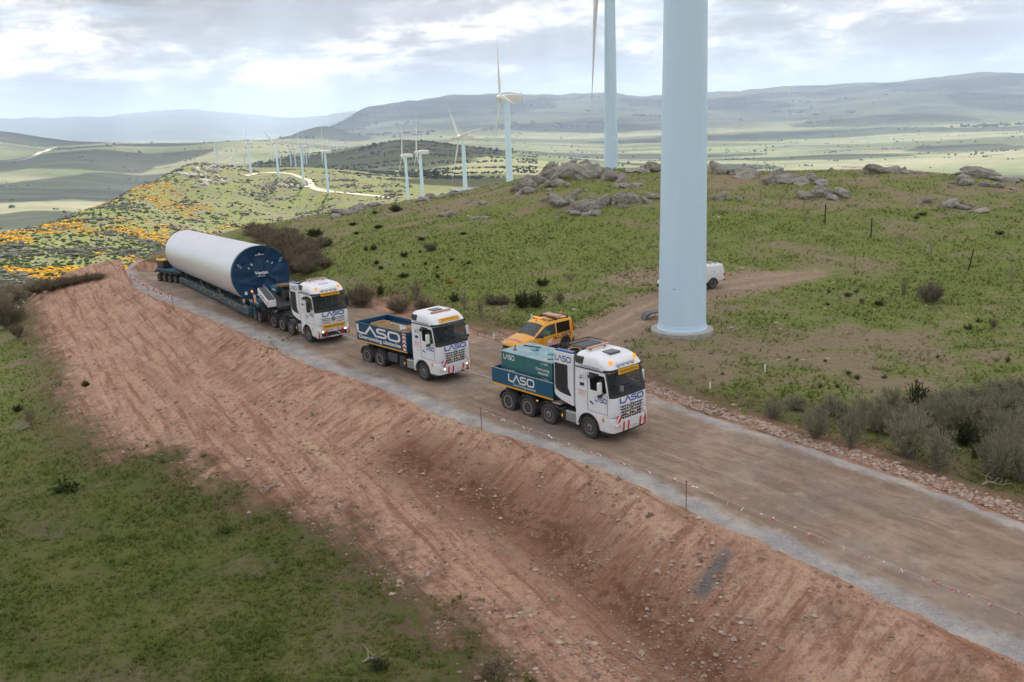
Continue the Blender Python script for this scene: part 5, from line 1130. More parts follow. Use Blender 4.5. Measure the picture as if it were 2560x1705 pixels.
def build_pickup():
    T = empty('pickup_truck', (15.2, 67.4, 1.25), math.radians(208), 0, 1.02); tag(T, 'white pickup with hard canopy and roof rack parked behind the turbine tower', 'pickup')
    def S(x, w, zs, zw, zt, zr, wt=None, we=None): wt = wt if wt is not None else w*.92; we = we if we is not None else w*.82; return (x, [(w*.95, zs), (w, .70), (w*.985, zw), (wt, zt), (we, zr-.05), (0, zr)])
    st = [S(-1.14, .86, .60, 1.05, 1.10, 1.14, .80, .7), S(-1.12, .88, .58, 1.08, 1.60, 1.72, .70, .62), S(-.95, .90, .55, 1.08, 1.68, 1.82), S(.2, .90, .50, 1.08, 1.70, 1.84), S(.75, .90, .48, 1.06, 1.70, 1.83), S(.82, .90, .48, 1.06, 1.66, 1.80), S(1.6, .90, .48, 1.05, 1.66, 1.81), S(1.95, .90, .48, 1.04, 1.60, 1.74, .78, .70), S(2.55, .89, .48, 1.04, 1.15, 1.26, .83, .76), S(2.7, .89, .48, 1.0, 1.06, 1.14, .82, .74), S(3.5, .87, .48, .96, 1.0, 1.06, .80, .7), S(3.85, .82, .50, .88, .92, .96, .74, .6), S(4.05, .70, .55, .72, .76, .80, .6, .5)]
    def cls(i, j, s):
        x = (st[i][0]+st[i+1][0])/2
        if j == 2 and .82 <= x < 2.3: return 'side_window'
        if j >= 4 and 1.95 <= x < 2.55: return 'windscreen'
        return 'body'
    car_body(T, st, dict(body='pickup_white', side_window='glass_dark', windscreen='glass_dark'), cls)
    for s in (-1, 1):
        wheel(T, 0, s*.80, .39, .39, .25, 'car'); wheel(T, 3.08, s*.80, .39, .39, .25, 'car'); arch(T, 0, s, .89, .46, 'chassis_dark', .03); arch(T, 3.08, s, .875, .46, 'chassis_dark', .03)
        m = MB(); y = s*.905; m.box(-1.0, .72, min(y, y-s*.02), max(y, y-s*.02)+.0, 1.105, 1.117); m.build('canopy_seam', 'print_grey', T)
        for x in (-.75, -.1): bx('canopy_latch', 'black_plastic', T, x-.02, x+.02, min(s*.86, s*.885), max(s*.86, s*.885), 1.22, 1.30)
        bx('tail_lamp', 'print_red', T, -1.16, -1.02, min(s*.80, s*.905), max(s*.80, s*.905), .86, 1.08, .02); m = MB(); m.box(2.1, 2.3, min(s*.92, s*1.08), max(s*.92, s*1.08), 1.12, 1.30); m.build('mirror', 'pickup_white', T, .03)
        m = MB(); m.tube([(-1.0, s*.66, 1.93), (.6, s*.66, 1.93)], .022, 6)
        for x in (-.9, -.4, .1, .55): m.cyl((x, s*.66, 1.78), (x, s*.66, 1.93), .02, n=6)
        m.build('roof_rack_rail', 'black_plastic', T)
    for x in (-.9, -.4, .1, .55): m = MB(); m.tube([(x, -.66, 1.94), (x, .66, 1.94)], .02, 6); m.build('roof_rack_bar', 'black_plastic', T)
    bx('rear_bumper', 'black_plastic', T, -1.24, -1.08, -.82, .82, .48, .66, .03); bx('front_bumper', 'black_plastic', T, 3.95, 4.10, -.70, .70, .46, .62, .03)
build_pickup()

# ------------------------------------------------------------------ trailer with the tower section
CYL_A = Vector((-19.09, 67.08, 3.57)); CYL_B = Vector((-33.94, 92.82, 2.20)); CYL_R = 2.2
ax = (CYL_A-CYL_B); CYL_L = ax.length; TR_YAW = math.atan2(ax.y, ax.x); TR_PIT = -math.asin(ax.z/CYL_L)
CYL_M = Matrix.Translation(CYL_A) @ Matrix.Rotation(TR_YAW, 4, 'Z') @ Matrix.Rotation(TR_PIT, 4, 'Y')
def mat_section():
    s = NT('tower_section_paint'); P = s.obj(); st = s.noise(s.mapv(P, (.10, 1.6, 1.6)), 1.0, 5, .6); n = s.noise(P, .6, 4, .6)
    c = s.mix(s.rng(st, .35, .68), (.66, .67, .69), (.72, .73, .75)); c = s.mix(s.math('MULTIPLY', s.rng(n, .5, .75), .25), c, (.55, .53, .50)); return s.done(c, s.rng(st, .3, .7, .33, .38), None, Metallic=.45)
mat_section()
def mat_cover():
    s = NT('cover_tarp'); P = s.obj(); n = s.noise(P, 1.2, 5, .6); c = s.mix(s.rng(n, .35, .7), (.004, .035, .085), (.007, .050, .115)); return s.done(c, .5, None, Specular_IOR_Level=.35)
mat_cover()
def build_section():
    T = empty('tower_section'); T.matrix_world = CYL_M; tag(T, 'pale grey steel tower section lying on the trailer, blue cover over its end', 'tower section'); R = CYL_R
    b = MB(); n = 72; b.lathe([(R, 0)]+[(R, -(CYL_L-.45)*i/12) for i in range(1, 13)], (-.55, 0, 0), (1, 0, 0), n); b = b.build('shell', 'tower_section_paint', T)
    for i in (3, 6, 9): r = MB(); r.lathe([(R+.001, -.03), (R+.008, 0), (R+.001, .03)], (-CYL_L*i/12, 0, 0), (1, 0, 0), n); r.f = [f for f in r.f if len(f) == 4]; r.build('weld_seam', 'tower_section_paint', b)
    f = MB(); f.lathe([(R+.02, .06), (R+.03, 0), (R+.02, -.06)], (-CYL_L-.1, 0, 0), (1, 0, 0), n); f.build('end_flange', 'fender_grey', T)
    # tarpaulin: pulled taut from the rim with radiating folds
    c = MB(); nr, na = 20, 96
    def cz(rho, a):
        y, z = rho*math.cos(a), rho*math.sin(a); t = rho/R
        d = -.02+.10*math.sin(PI*min(1, t))*-1
        d += .035*math.sin(a*5+1.2)*t*(1-t)*3+.03*math.sin(a*11+.4)*t**2*(1-t)*4
        d += .05*math.exp(-((y*.6+z*.8-.2)/.12)**2)*(z < .2)-.06*math.exp(-((y*.75-z*.66-.55)/.10)**2)*(y > -.2)+.05*math.exp(-((y*.3+z*.95+.9)/.09)**2)
        if z > .9 and abs(y) < .55: d -= .22*math.exp(-((y)/.35)**2)*math.exp(-((z-1.45)/.33)**2)
        d -= .05*math.exp(-((z-1.15+.25*abs(y))/.08)**2)*(abs(y) > .3)
        return d
    ctr = len(c.v); c.v.append((cz(0, 0), 0, 0))
    for i in range(1, nr+1):
        for j in range(na): a = 2*PI*j/na; rho = R*1.004*i/nr; c.v.append((cz(rho, a) if i < nr else .0, rho*math.cos(a), rho*math.sin(a)))
    for j in range(na): c.f.append((0, 1+j, 1+(j+1) % na))
    for i in range(nr-1):
        for j in range(na): c.f.append((1+i*na+j, 1+(i+1)*na+j, 1+(i+1)*na+(j+1) % na, 1+i*na+(j+1) % na))
    base = 1+(nr-1)*na
    for k, (dx, rr) in enumerate(((-.04, R+.022), (-.32, R+.018), (-.36, R+.004))):
        b0 = len(c.v)
        for j in range(na): a = 2*PI*j/na; w = dx-(.05*math.sin(a*7)+.03*math.sin(a*17) if k else 0); c.v.append((w, rr*math.cos(a), rr*math.sin(a)))
        for j in range(na): c.f.append((base+j, b0+j, b0+(j+1) % na, base+(j+1) % na))
        base = b0
    c = c.build('cover', 'cover_tarp', T, angle=60)
    def on(y, z): rho = math.hypot(y, z); return cz(rho, math.atan2(z, y))+.05
    text('lettering', 'Vestas', 'print_white', c, (.10, 0, .16), (0, 1, 0), (0, 0, 1), w=1.0, h=.25, bold=.03, shear=.12); d = MB(); d.lathe([(.03, 0), (.001, .002)], (.10, .56, .06), (1, 0, 0), 10); d.build('lettering_dot', 'print_white', c)
    text('lettering', 'E507-B-030', 'print_white', c, (.10, 0, -.10), (0, 1, 0), (0, 0, 1), w=.60, h=.09, bold=.02)
    def tab(y, z, ang, l, w, ring=False):
        m = MB(); m.box(0, .012, -l/2, l/2, -w/2, w/2, M4((on(y, z), y, z)) @ Matrix.Rotation(ang, 4, 'X')); o = m.build('tie_strap', 'print_grey' if ring else 'print_white', c)
    for y, z, a, l, w in ((-.62, .82, -.9, .17, .07), (-.88, .56, -.8, .16, .06), (.62, .95, 1.1, .15, .06), (.95, .78, 1.0, .16, .06), (.12, -.95, -1.2, .14, .05), (-.80, -1.32, -.6, .16, .05), (-.42, -1.55, -.6, .16, .05), (1.1, -1.12, .8, .14, .05)): tab(y, z, a, l, w)
    for y, z, a in ((-1.55, .78, -.8), (1.62, .98, .9)):
        m = MB(); P = [(on(y, z)+.02+.0*t, y+math.cos(a)*.20*math.cos(t)-math.sin(a)*.07*math.sin(t), z+math.sin(a)*.20*math.cos(t)+math.cos(a)*.07*math.sin(t)) for t in np.linspace(0, 2*PI, 21)]; m.tube(P, .018, 6); m.build('lifting_ring', 'print_grey', c)
    m = MB(); m.box(.02, .09, -.34, .34, 1.50, 1.55); m.box(.02, .09, -.06, .06, 1.55, 1.66); m.build('top_bracket', 'print_grey', c)
    bx('document_pouch', 'print_white', c, .02, .06, -1.42, -1.22, -1.42, -1.18); m = MB(); m.tube([(on(1.42, -1.05)+.02, 1.42+.08*math.cos(t), -1.05+.08*math.sin(t)) for t in np.linspace(-.4, PI+.4, 14)], .02, 6); m.build('shackle', 'print_white', c)
    m = MB(); m.box(.10, .13, -1.62, -1.48, -1.98, -1.70, Matrix.Rotation(.0, 4, 'X')); m.build('lashing_strap', 'print_grey', c)
build_section()
def build_trailer():
    # frame of reference: under the front end of the tower section, x forward along the bed
    org = CYL_M @ Vector((0, 0, -CYL_R-1.02)); T = empty('low_trailer', org, TR_YAW, 0); T.rotation_euler = (0, TR_PIT, TR_YAW); tag(T, 'long blue low-bed trailer with many axles carrying the tower section', 'trailer')
    L = CYL_L; B = 'trailer_blue'
    # two long edge beams in bays, hung low between the axle groups
    for s in (-1, 1):
        y0, y1 = sorted((s*.95, s*1.48))
        for a, b in ((-L+2.6, -L+9.4), (-L+9.45, -L+12.0), (-L+12.05, .45)):
            o = bx('edge_beam', B, T, a, b, y0, y1, .34, .82, .03)
            m = MB(); yo = s*1.48
            x = a+.5
            while x < b-.2: m.box(x-.04, x+.04, min(yo, yo+s*.03), max(yo, yo+s*.03), .36, .80); x += .82
            m.box(a, b, min(yo, yo+s*.035), max(yo, yo+s*.035), .76, .80); m.box(a, b, min(yo, yo+s*.035), max(yo, yo+s*.035), .34, .38); m.build('beam_rib', B, o)
            if s < 0:
                x = a+.9; k = 0
                while x < b-.6:
                    bx('marker_plate', ('print_white', 'stripe_yellow', 'steel_rust')[k % 3], o, x, x+(.45 if k % 3 == 1 else .22), yo-.042, yo-.034, .60, .70); x += 1.9; k += 1
                bx('edge_stripe', 'stripe_yellow', o, a+.2, b-.3, yo-.02, yo+.02, .822, .835)
    for x in (-L+3.2, -L+7, -L+12, -13.5, -9, -4.5, -.4): bx('cross_member', B, T, x-.16, x+.16, -.95, .95, .36, .66, .02)
    m = MB()
    for x in (-L+4.5, -L/2, -2.2):
        for s in (-1, 1): m.prism([(s*.50, .66), (s*1.05, .66), (s*1.30, 1.30), (s*1.12, 1.30)], x-.25, x+.25, 'x')
    m.build_each('saddle', 'chassis_dark', T)
    for x in (-.3, -8.5, -16):
        for s in (-1, 1): m = MB(); m.tube([(x, s*1.42, .84), (x+.05, s*1.50, 1.15), (x+.1, s*1.62, 1.5)], .05, 6); m.box(x-.12, x+.12, s*1.36-.1, s*1.36+.1, .82, .96); m.build('lashing_point', 'aluminium', T)
    # front crossbar and the dolly with its deck
    bx('front_crossbar', B, T, .45, .75, -1.48, 1.48, .42, .86, .03)
    bx('dolly_deck', B, T, .9, 3.6, -1.35, 1.35, 1.30, 1.58, .04)
    for s in (-1, 1):
        for x in (.95, 2.0): m = MB(); m.prism([(x, 1.30), (x+.18, 1.30), (x+.14, .55), (x+.02, .55)], s*1.34, s*1.20); m.build('dolly_stake', B, T)
        bx('deck_stripe', 'stripe_yellow', T, .92, 3.58, s*1.355-.012, s*1.355+.012, 1.50, 1.56)
        for x in (1.55, 2.75): wheel(T, x, s*1.08, .40, .40, .26, 'drive', dual=True)
        bx('dolly_arm', 'chassis_dark', T, 1.2, 3.1, min(s*.5, s*.75), max(s*.5, s*.75), .55, 1.30)
    t = MB(); t.lathe([(.85, 0), (.85, .10), (.70, .12), (.001, .13)], (2.1, 0, 1.58), (0, 0, 1), 28); t.build('turntable', 'steel_rust', T)
    bx('hydraulic_block', 'stripe_yellow', T, 3.3, 3.75, -.35, .25, 1.45, 1.75, .03)
    for i in range(3): h = MB(); h.tube([(3.7, -.9+.2*i, 1.1), (4.1+.1*i, -1.1+.25*i, .75), (4.5, -.9+.2*i, 1.0), (4.7, -.6+.2*i, 1.3)], .03, 6); h.build('hydraulic_hose', 'rubber_black', T)
    # gooseneck rising to the truck: pale lettered arms, equipment and spare wheel
    g = MB(); g.prism([(2.6, 1.62), (3.2, 1.62), (6.2, 1.28), (6.2, 1.50), (4.0, 2.25), (2.8, 2.25)], -.55, .55); g.build('gooseneck', 'chassis_dark', T, .03)
    arm = MB(); arm.prism([(3.15, 2.62), (5.55, 1.92), (5.55, 1.45), (3.15, 2.12)], -1.18, -.55); arm = arm.build('side_arm', 'print_white', T, .02)
    tp = MB(); tp.prism([(3.17, 2.635), (5.5, 1.95), (5.5, 1.94), (3.17, 2.622)], -1.12, -.6); tp.build('tread_plate', 'fender_grey', arm)
    sl = math.atan2(-.70, 2.4); logo('lettering', 'print_navy', arm, (3.55, -1.186, 2.13), (math.cos(sl), 0, math.sin(sl)), (-math.sin(sl), 0, math.cos(sl)), 1.25, .28, .2)
    striped(arm, 'warning_board', (5.10, -1.19, 1.58), (.96, 0, -.28), (.0, 0, 1), .50, .46, 2, slant=.6); striped(T, 'warning_board', (2.55, -1.40, 1.60), (1, 0, 0), (0, 0, 1), .62, .52, 3, slant=.8)
    p = MB(); p.cyl((2.4, -1.42, 1.2), (2.4, -1.42, 2.25), .035, n=8); p.build('beacon_post', 'chassis_dark', T); b = MB(); b.lathe([(.075, 0), (.08, .10), (.05, .17), (.001, .18)], (2.4, -1.42, 2.25), (0, 0, 1), 12); b.build('beacon', 'amber_lit', T)
    bx('equipment_cabinet', B, T, 3.1, 4.6, -.2, 1.15, 2.26, 2.72, .03); text('cabinet_lettering', 'laso', 'print_white', T, (3.9, -.206, 2.50), (1, 0, 0), (0, 0, 1), w=.9, h=.22, bold=.02)
    bx('spare_wheel_cover', 'steel_rust', T, 4.5, 5.7, -.15, .75, 2.78, 2.92, .02); w = wheel(T, 5.15, .25, 2.20, .54, .32, 'drive'); w.name = 'spare_wheel'
    pp = MB(); pp.cyl((3.6, .2, 2.72), (3.6, .2, 3.4), .02, n=6); pp.build('post', 'tank_grey', T)
    # rear axle lines
    before = set(T.children); wheels0 = None
    bx('rear_deck', B, T, -L-4.4, -L+2.2, -1.30, 1.30, 1.18, 1.42, .04); m = MB(); m.prism([(-L+1.6, 1.40), (-L+2.6, .80), (-L+2.6, .36), (-L+1.6, .95)], -1.2, 1.2); m.build('rear_neck', B, T)
    for i in range(5):
        x = -L-3.9+i*1.42
        for s in (-1, 1):
            wheel(T, x, s*1.12, .42, .42, .28, 'drive', dual=True); m = MB(); m.prism([(x-.30, 1.18), (x+.30, 1.18), (x+.16, .85), (x+.05, .42), (x-.05, .42), (x-.16, .85)], s*.95, s*.80); m.build('axle_leg', B, T)
            f = MB(); f.prism([(x-.62, 1.00), (x-.50, 1.16), (x+.50, 1.16), (x+.62, 1.00), (x+.58, .98), (x+.48, 1.11), (x-.48, 1.11), (x-.58, .98)], s*.92, s*1.40); f.build('mudguard', 'fender_grey', T)
    bx('power_pack', 'black_plastic', T, -L-4.3, -L-2.6, -1.1, .4, 1.421, 2.2, .05); bx('power_pack_lid', 'stripe_yellow', T, -L-4.35, -L-2.55, -1.15, .45, 2.201, 2.35, .03); bx('pack_grille', 'fender_grey', T, -L-4.0, -L-2.9, -1.12, -1.105, 1.55, 2.1)
    m = MB(); m.lathe([(.001, 0), (.25, .02), (.28, .3), (.2, .5), (.001, .55)], (-L-3.1, -.3, 2.35), (0, 0, 1), 12); m.build('lamp_dome', 'light_bar', T); b = MB(); b.lathe([(.07, 0), (.075, .1), (.001, .16)], (-L-4.2, -1.0, 2.36), (0, 0, 1), 10); b.build('beacon', 'amber_lit', T)
    SW = Matrix.Translation((-L+2.6, 0, 0)) @ Matrix.Rotation(math.radians(13), 4, 'Z') @ Matrix.Translation((L-2.6, 0, 0))
    for ch in T.children:
        if ch not in before and ch.name.split('.')[0] != 'rear_neck': ch.matrix_local = SW @ ch.matrix_basis
build_trailer()
# ------------------------------------------------------------------ wind turbines
def mat_turbine():
    s = NT('turbine_paint'); P = s.obj(); n = s.noise(s.mapv(P, (1.2, 1.2, .12)), 1.0, 5, .6); n2 = s.noise(P, 3.0, 4, .6)
    c = s.mix(s.rng(n, .35, .7), (.60, .79, .94), (.63, .82, .96)); c = s.mix(s.math('MULTIPLY', s.rng(n2, .66, .76), .15), c, (.40, .44, .46)); return s.done(c, .42, None, Specular_IOR_Level=.4)
def mat_blade():
    s = NT('blade_paint'); n = s.noise(s.obj(), .6, 4, .6); return s.done(s.mix(n, (.66, .66, .67), (.76, .76, .77)), .45)
def mat_concrete():
    s = NT('concrete'); P = s.obj(); n = s.noise(P, 2.5, 6, .65); return s.done(s.mix(s.rng(n, .3, .7), (.30, .29, .27), (.46, .44, .41)), .9, s.bump(n, .4, .02))
simple('seam_paint', (.72, .85, .95), .4, var=.05); mat_turbine(); mat_blade(); mat_concrete()
HUB_H, BL_R = 44.0, 29.0
def tower_mesh(R0, R1, n, rings):
    m = MB(); prof = []
    for i in range(rings+1): t = i/rings; prof.append((R0+(R1-R0)*t, t*(HUB_H-1.6)))
    m.lathe(prof, (0, 0, 0), (0, 0, 1), n); return m.mesh('tower', 'turbine_paint')
def blade_mesh(n):
    m = MB(); S = []
    for i in range(n+1):
        t = i/n; r = 1.2+(BL_R-1.2)*t; ch = (.9+1.5*sstep(0, .18, t))*(1-.93*sstep(.18, 1.0, t)**.85) if t > .02 else .9; ch = float(max(ch, .12)); th = float(.8*(1-sstep(0, .2, t))+.22*ch); tw = float(.35*(1-t)**2)
        sec = []
        for k in range(10):
            a = 2*PI*k/10; xx = th/2*math.sin(a); yy = ch*(.5*math.cos(a)-.12); sec.append((xx*math.cos(tw)-yy*math.sin(tw)+.9*t*t*0, xx*math.sin(tw)+yy*math.cos(tw), r))
        S.append(sec)
    for sec in S: m.v += sec
    m.f = [(i*10+k, i*10+(k+1) % 10, (i+1)*10+(k+1) % 10, (i+1)*10+k) for i in range(n) for k in range(10)]+[tuple(range(n*10, n*10+10))]; return m.mesh('blade', 'blade_paint')
def nacelle_mesh():
    m = MB(); st = [(1.6, .95, 1.0, -.9), (.8, 1.15, 1.25, -1.2), (-.5, 1.3, 1.45, -1.45), (-3, 1.35, 1.5, -1.5), (-6.2, 1.25, 1.2, -1.45), (-6.6, 1.15, 1.05, -1.3)]
    for x, w, zt, zb in st: m.v += [(x, y, z) for y, z in ((-w, zb*.55), (-w*.8, zb), (w*.8, zb), (w, zb*.55), (w, zt*.7), (w*.72, zt), (-w*.72, zt), (-w, zt*.7))]
    n = 8; m.f = [(i*n+k, i*n+(k+1) % n, (i+1)*n+(k+1) % n, (i+1)*n+k) for i in range(len(st)-1) for k in range(n)]+[tuple(range(n)), tuple(range((len(st)-1)*n+n-1, (len(st)-1)*n-1, -1))]; return m.mesh('nacelle', 'blade_paint')
def hub_mesh():
    m = MB(); m.lathe([(.9, -.9), (1.25, -.4), (1.3, .3), (1.05, 1.0), (.6, 1.6), (.001, 1.95)], (0, 0, 0), (1, 0, 0), 18); return m.mesh('hub', 'blade_paint')
MT = dict(near=tower_mesh(1.55, 1.05, 64, 15), far=tower_mesh(1.55, 1.05, 20, 4)); MBL = blade_mesh(16); MNA = nacelle_mesh(); MHU = hub_mesh()
def part(name, me, parent, loc=(0, 0, 0), rot=(0, 0, 0)):
    o = bpy.data.objects.new(name, me); COL.objects.link(o); o.parent = parent; o.location = loc; o.rotation_euler = rot; return o
def turbine(loc, yaw, spin, label, near=False, group=None, rotor=True):
    """yaw: direction the rotor faces"""
    T = empty('wind_turbine', loc); tag(T, label, 'wind turbine', group)
    tw = part('tower', MT['near' if near else 'far'], T)
    if near:
        for i in range(1, 15): t = i/15; R = 1.55-.5*t; m = MB(); m.lathe([(R+.001, -.016), (R+.008, -.006), (R+.008, .006), (R+.001, .016)], (0, 0, t*(HUB_H-1.6)), (0, 0, 1), 64); m.f = [f for f in m.f if len(f) == 4]; m.build('weld_ring', 'seam_paint', tw)
    N = part('nacelle', MNA, T, (0, 0, HUB_H), (0, 0, yaw)); m = MB(); m.cyl((-6.2, 0, 1.2), (-6.2, 0, 2.4), .05, n=5); m.build('wind_vane', 'fender_grey', N)
    H = part('hub', MHU, T, (math.cos(yaw)*2.6, math.sin(yaw)*2.6, HUB_H), (0, -.06, yaw))
    for k in range(3): part('blade', MBL, H, rot=(spin+k*2*PI/3, 0, 0))
    return T
def base_at(px, py_hub, r):
    """turbine foot from the pixel of its hub and its distance"""
    p = at_r(px, py_hub, r); return (p[0], p[1], p[2]-HUB_H)
ft = on_land(1714, 842); ft = Vector((ft[0], ft[1]+1.2, land1(ft[0], ft[1]+1.2))); TOWER1 = ft
t1 = turbine((ft.x, ft.y, ft.z+.10), PI*1.02, 0.0, 'huge pale blue turbine tower standing on a round concrete foot beside the track', True)
c = MB(); c.lathe([(2.02, -.6), (2.02, .08), (1.97, .12), (1.60, .12), (.001, .12)], (0, 0, 0), (0, 0, 1), 56); c.build('concrete_foot', 'concrete', t1); c = MB(); c.lathe([(1.62, .12), (1.62, .24), (1.585, .26), (1.56, .50), (1.54, .50)], (0, 0, 0), (0, 0, 1), 56); c.build('base_flange', 'turbine_paint', t1)
b = MB()
for i in range(4): b.box(-.9+i*.035, -.88+i*.035, -1.552, -1.548, 3.0, 3.06)
b.build('small_print', 'print_black', t1)
turbine((at_r(1527, 300, 190)[0], at_r(1527, 300, 190)[1], land1(*at_r(1527, 300, 190)[:2])-1), PI*.97, PI+.07, 'turbine tower rising behind the rock crest, one blade hanging beside it', True)
for px, py, r, yaw, spin, lab in ((1266, 228, 372, 191, .42, 'turbine with two blades up and down above the left end of the rock crest'), (1157, 341, 540, 208, .70, 'turbine with its blades spread wide, grey stained nacelle, beside the solar field'), (1050, 381, 668, 192, .08, 'taller of the two turbines standing close together past the hill'), (1013, 389, 770, 196, .12, 'shorter of the two turbines standing close together past the hill'),
        (809, 348, 970, 190, .15, 'turbine at the last bend of the pale ridge track'), (751, 372-5, 1063, 184, .1, 'turbine above the loop of the pale ridge track'), (688, 357, 1125, 228, .95, 'turbine with its rotor turned open on the ridge crest'), (620, 358, 1199, 186, .1, 'turbine where the pale ridge track ends')):
    p = at_r(px, py, r); z = land1(p[0], p[1]); turbine((p[0], p[1], min(p[2]-HUB_H, z)), math.radians(yaw), spin, lab, False, 'turbines along the ridge')
for i, (px, py, r, spin) in enumerate(((538, 350, 1500, .1), (580, 363, 1800, .3), (611, 389, 2500, .1), (684, 394, 2600, .5), (699, 381, 2350, .2), (724, 372, 2250, .3), (734, 358, 2100, 0), (757, 373, 2450, .3), (763, 365, 2400, .5), (770, 370, 2700, .8), (780, 340, 3600, .3), (820, 345, 3800, .1), (840, 344, 4000, .5))):
    p = at_r(px, py, r); z = land1(p[0], p[1]); turbine((p[0], p[1], min(p[2]-HUB_H, z)), math.radians(186+7*math.sin(i*3)), spin+.3*i, 'small distant turbine beyond the ridge', False, 'far turbines beyond the ridge')
# stair wreck of bent plate beside the tower foot
q = on_land(1630, 795); s = MB(); s.prism([(-.9, 0), (-.75, .35), (-.45, .55), (.3, .62), (.6, .62), (.6, .54), (-.3, .44), (-.55, .25), (-.7, 0)], -.45, .45); s.cyl((.5, -.4, 0), (.5, -.4, .58), .03, n=6); s.cyl((.5, .4, 0), (.5, .4, .58), .03, n=6)
s = s.build('metal_step', 'tank_grey'); s.location = q; s.rotation_euler.z = .3; s.scale = (.8, .8, .8); tag(s, 'bent grey metal step against the turbine tower foot', 'step')
# ------------------------------------------------------------------ rocks
def mat_rock():
    s = NT('rock'); P = s.obj(); G = s.pos(); n = s.noise(G, 1.1, 6, .65); n2 = s.noise(G, 4.5, 5, .7); cr = s.vor(s.mapv(G, (1, 1, 1.6)), 1.5, 'DISTANCE_TO_EDGE')
    c = s.mix(s.rng(n, .35, .65), (.33, .31, .265), (.52, .49, .43)); c = s.mix(s.rng(n2, .55, .7), c, (.17, .17, .14)); c = s.mix(s.math('MULTIPLY', s.rng(s.noise(G, .7, 4, .6), .54, .64), .55), c, (.24, .245, .16))
    c = s.mix(s.math('MULTIPLY', s.rng(cr, .03, .0), .25), c, (.07, .065, .055))
    h = s.math('ADD', s.math('MULTIPLY', n2, .6), s.math('ADD', n, s.math('MULTIPLY', s.noise(s.mapv(s.mapv(G, rot=(.5, .3, .2)), (.6, .6, 3.2)), 1.0, 5, .7), 1.6))); return s.done(c, .95, s.bump(h, 1.0, .35), Specular_IOR_Level=.15)
def mat_stone():
    s = NT('stone'); oi = s.n('ShaderNodeObjectInfo'); n = s.noise(s.pos(), 7, 4, .6); a = s.attr('tone')
    c = s.mix(s.math('ADD', s.math('MULTIPLY', n, .4), s.math('MULTIPLY', oi.outputs['Random'], .6)), (.22, .14, .105), (.44, .36, .30)); return s.done(c, .95, s.bump(n, .5, .03), Specular_IOR_Level=.15)
def mat_stone2():
    s = NT('loose_stone'); a = s.attr('tone'); c = s.mix(a, (.17, .10, .07), (.56, .44, .36)); return s.done(c, .95, None, Specular_IOR_Level=.1)
mat_rock(); mat_stone(); mat_stone2()
def rock_mesh(seed, sub=4, flat=.0):
    R = np.random.RandomState(seed); bm = bmesh.new(); bmesh.ops.create_icosphere(bm, subdivisions=sub, radius=1.0)
    pl = [(Vector(R.normal(size=3)).normalized(), R.uniform(.42, .80)) for _ in range(16)]
    V = np.array([v.co[:] for v in bm.verts])
    for nrm, d in pl:
        k = V @ np.array(nrm); m = k > d; V[m] -= np.outer((k[m]-d)*.88, np.array(nrm))
    V *= (1+.22*fbm(V[:, 0]*1.9+seed, V[:, 1]*1.9+V[:, 2]*1.7, 4, seed)-.12*np.abs(fbm(V[:, 0]*2.6+V[:, 2]*2.2, V[:, 1]*2.6+seed, 3, seed+5)))[:, None]
    for v, c in zip(bm.verts, V): v.co = c
    me = bpy.data.meshes.new('boulder'); bm.to_mesh(me); bm.free(); me.materials.append(MATS['rock']); me.polygons.foreach_set('use_smooth', np.ones(len(me.polygons), bool)); me.set_sharp_from_angle(angle=math.radians(18)); return me
ROCKS = [rock_mesh(i) for i in range(7)]
def boulder(parent, px, py, w, h, k, org):
    p = on_land(px, py, 20, 400)
    if p is None: p = at_r(px, py, 116); p[2] = land1(p[0], p[1])
    d = math.hypot(p[0], p[1]); sx = w*d/FPX*.62; sz = max(h*d/FPX, .2)
    o = bpy.data.objects.new('boulder', ROCKS[k % len(ROCKS)]); COL.objects.link(o); o.parent = parent
    o.location = Vector(p)+Vector((0, sx*.35, sz*.22))-Vector(org); o.scale = (sx, sx*rnd.uniform(.6, .9), sz*.80); o.rotation_euler = (rnd.uniform(-.25, .25), rnd.uniform(.05, .40), rnd.choice((0, PI))+rnd.uniform(-.35, .35))
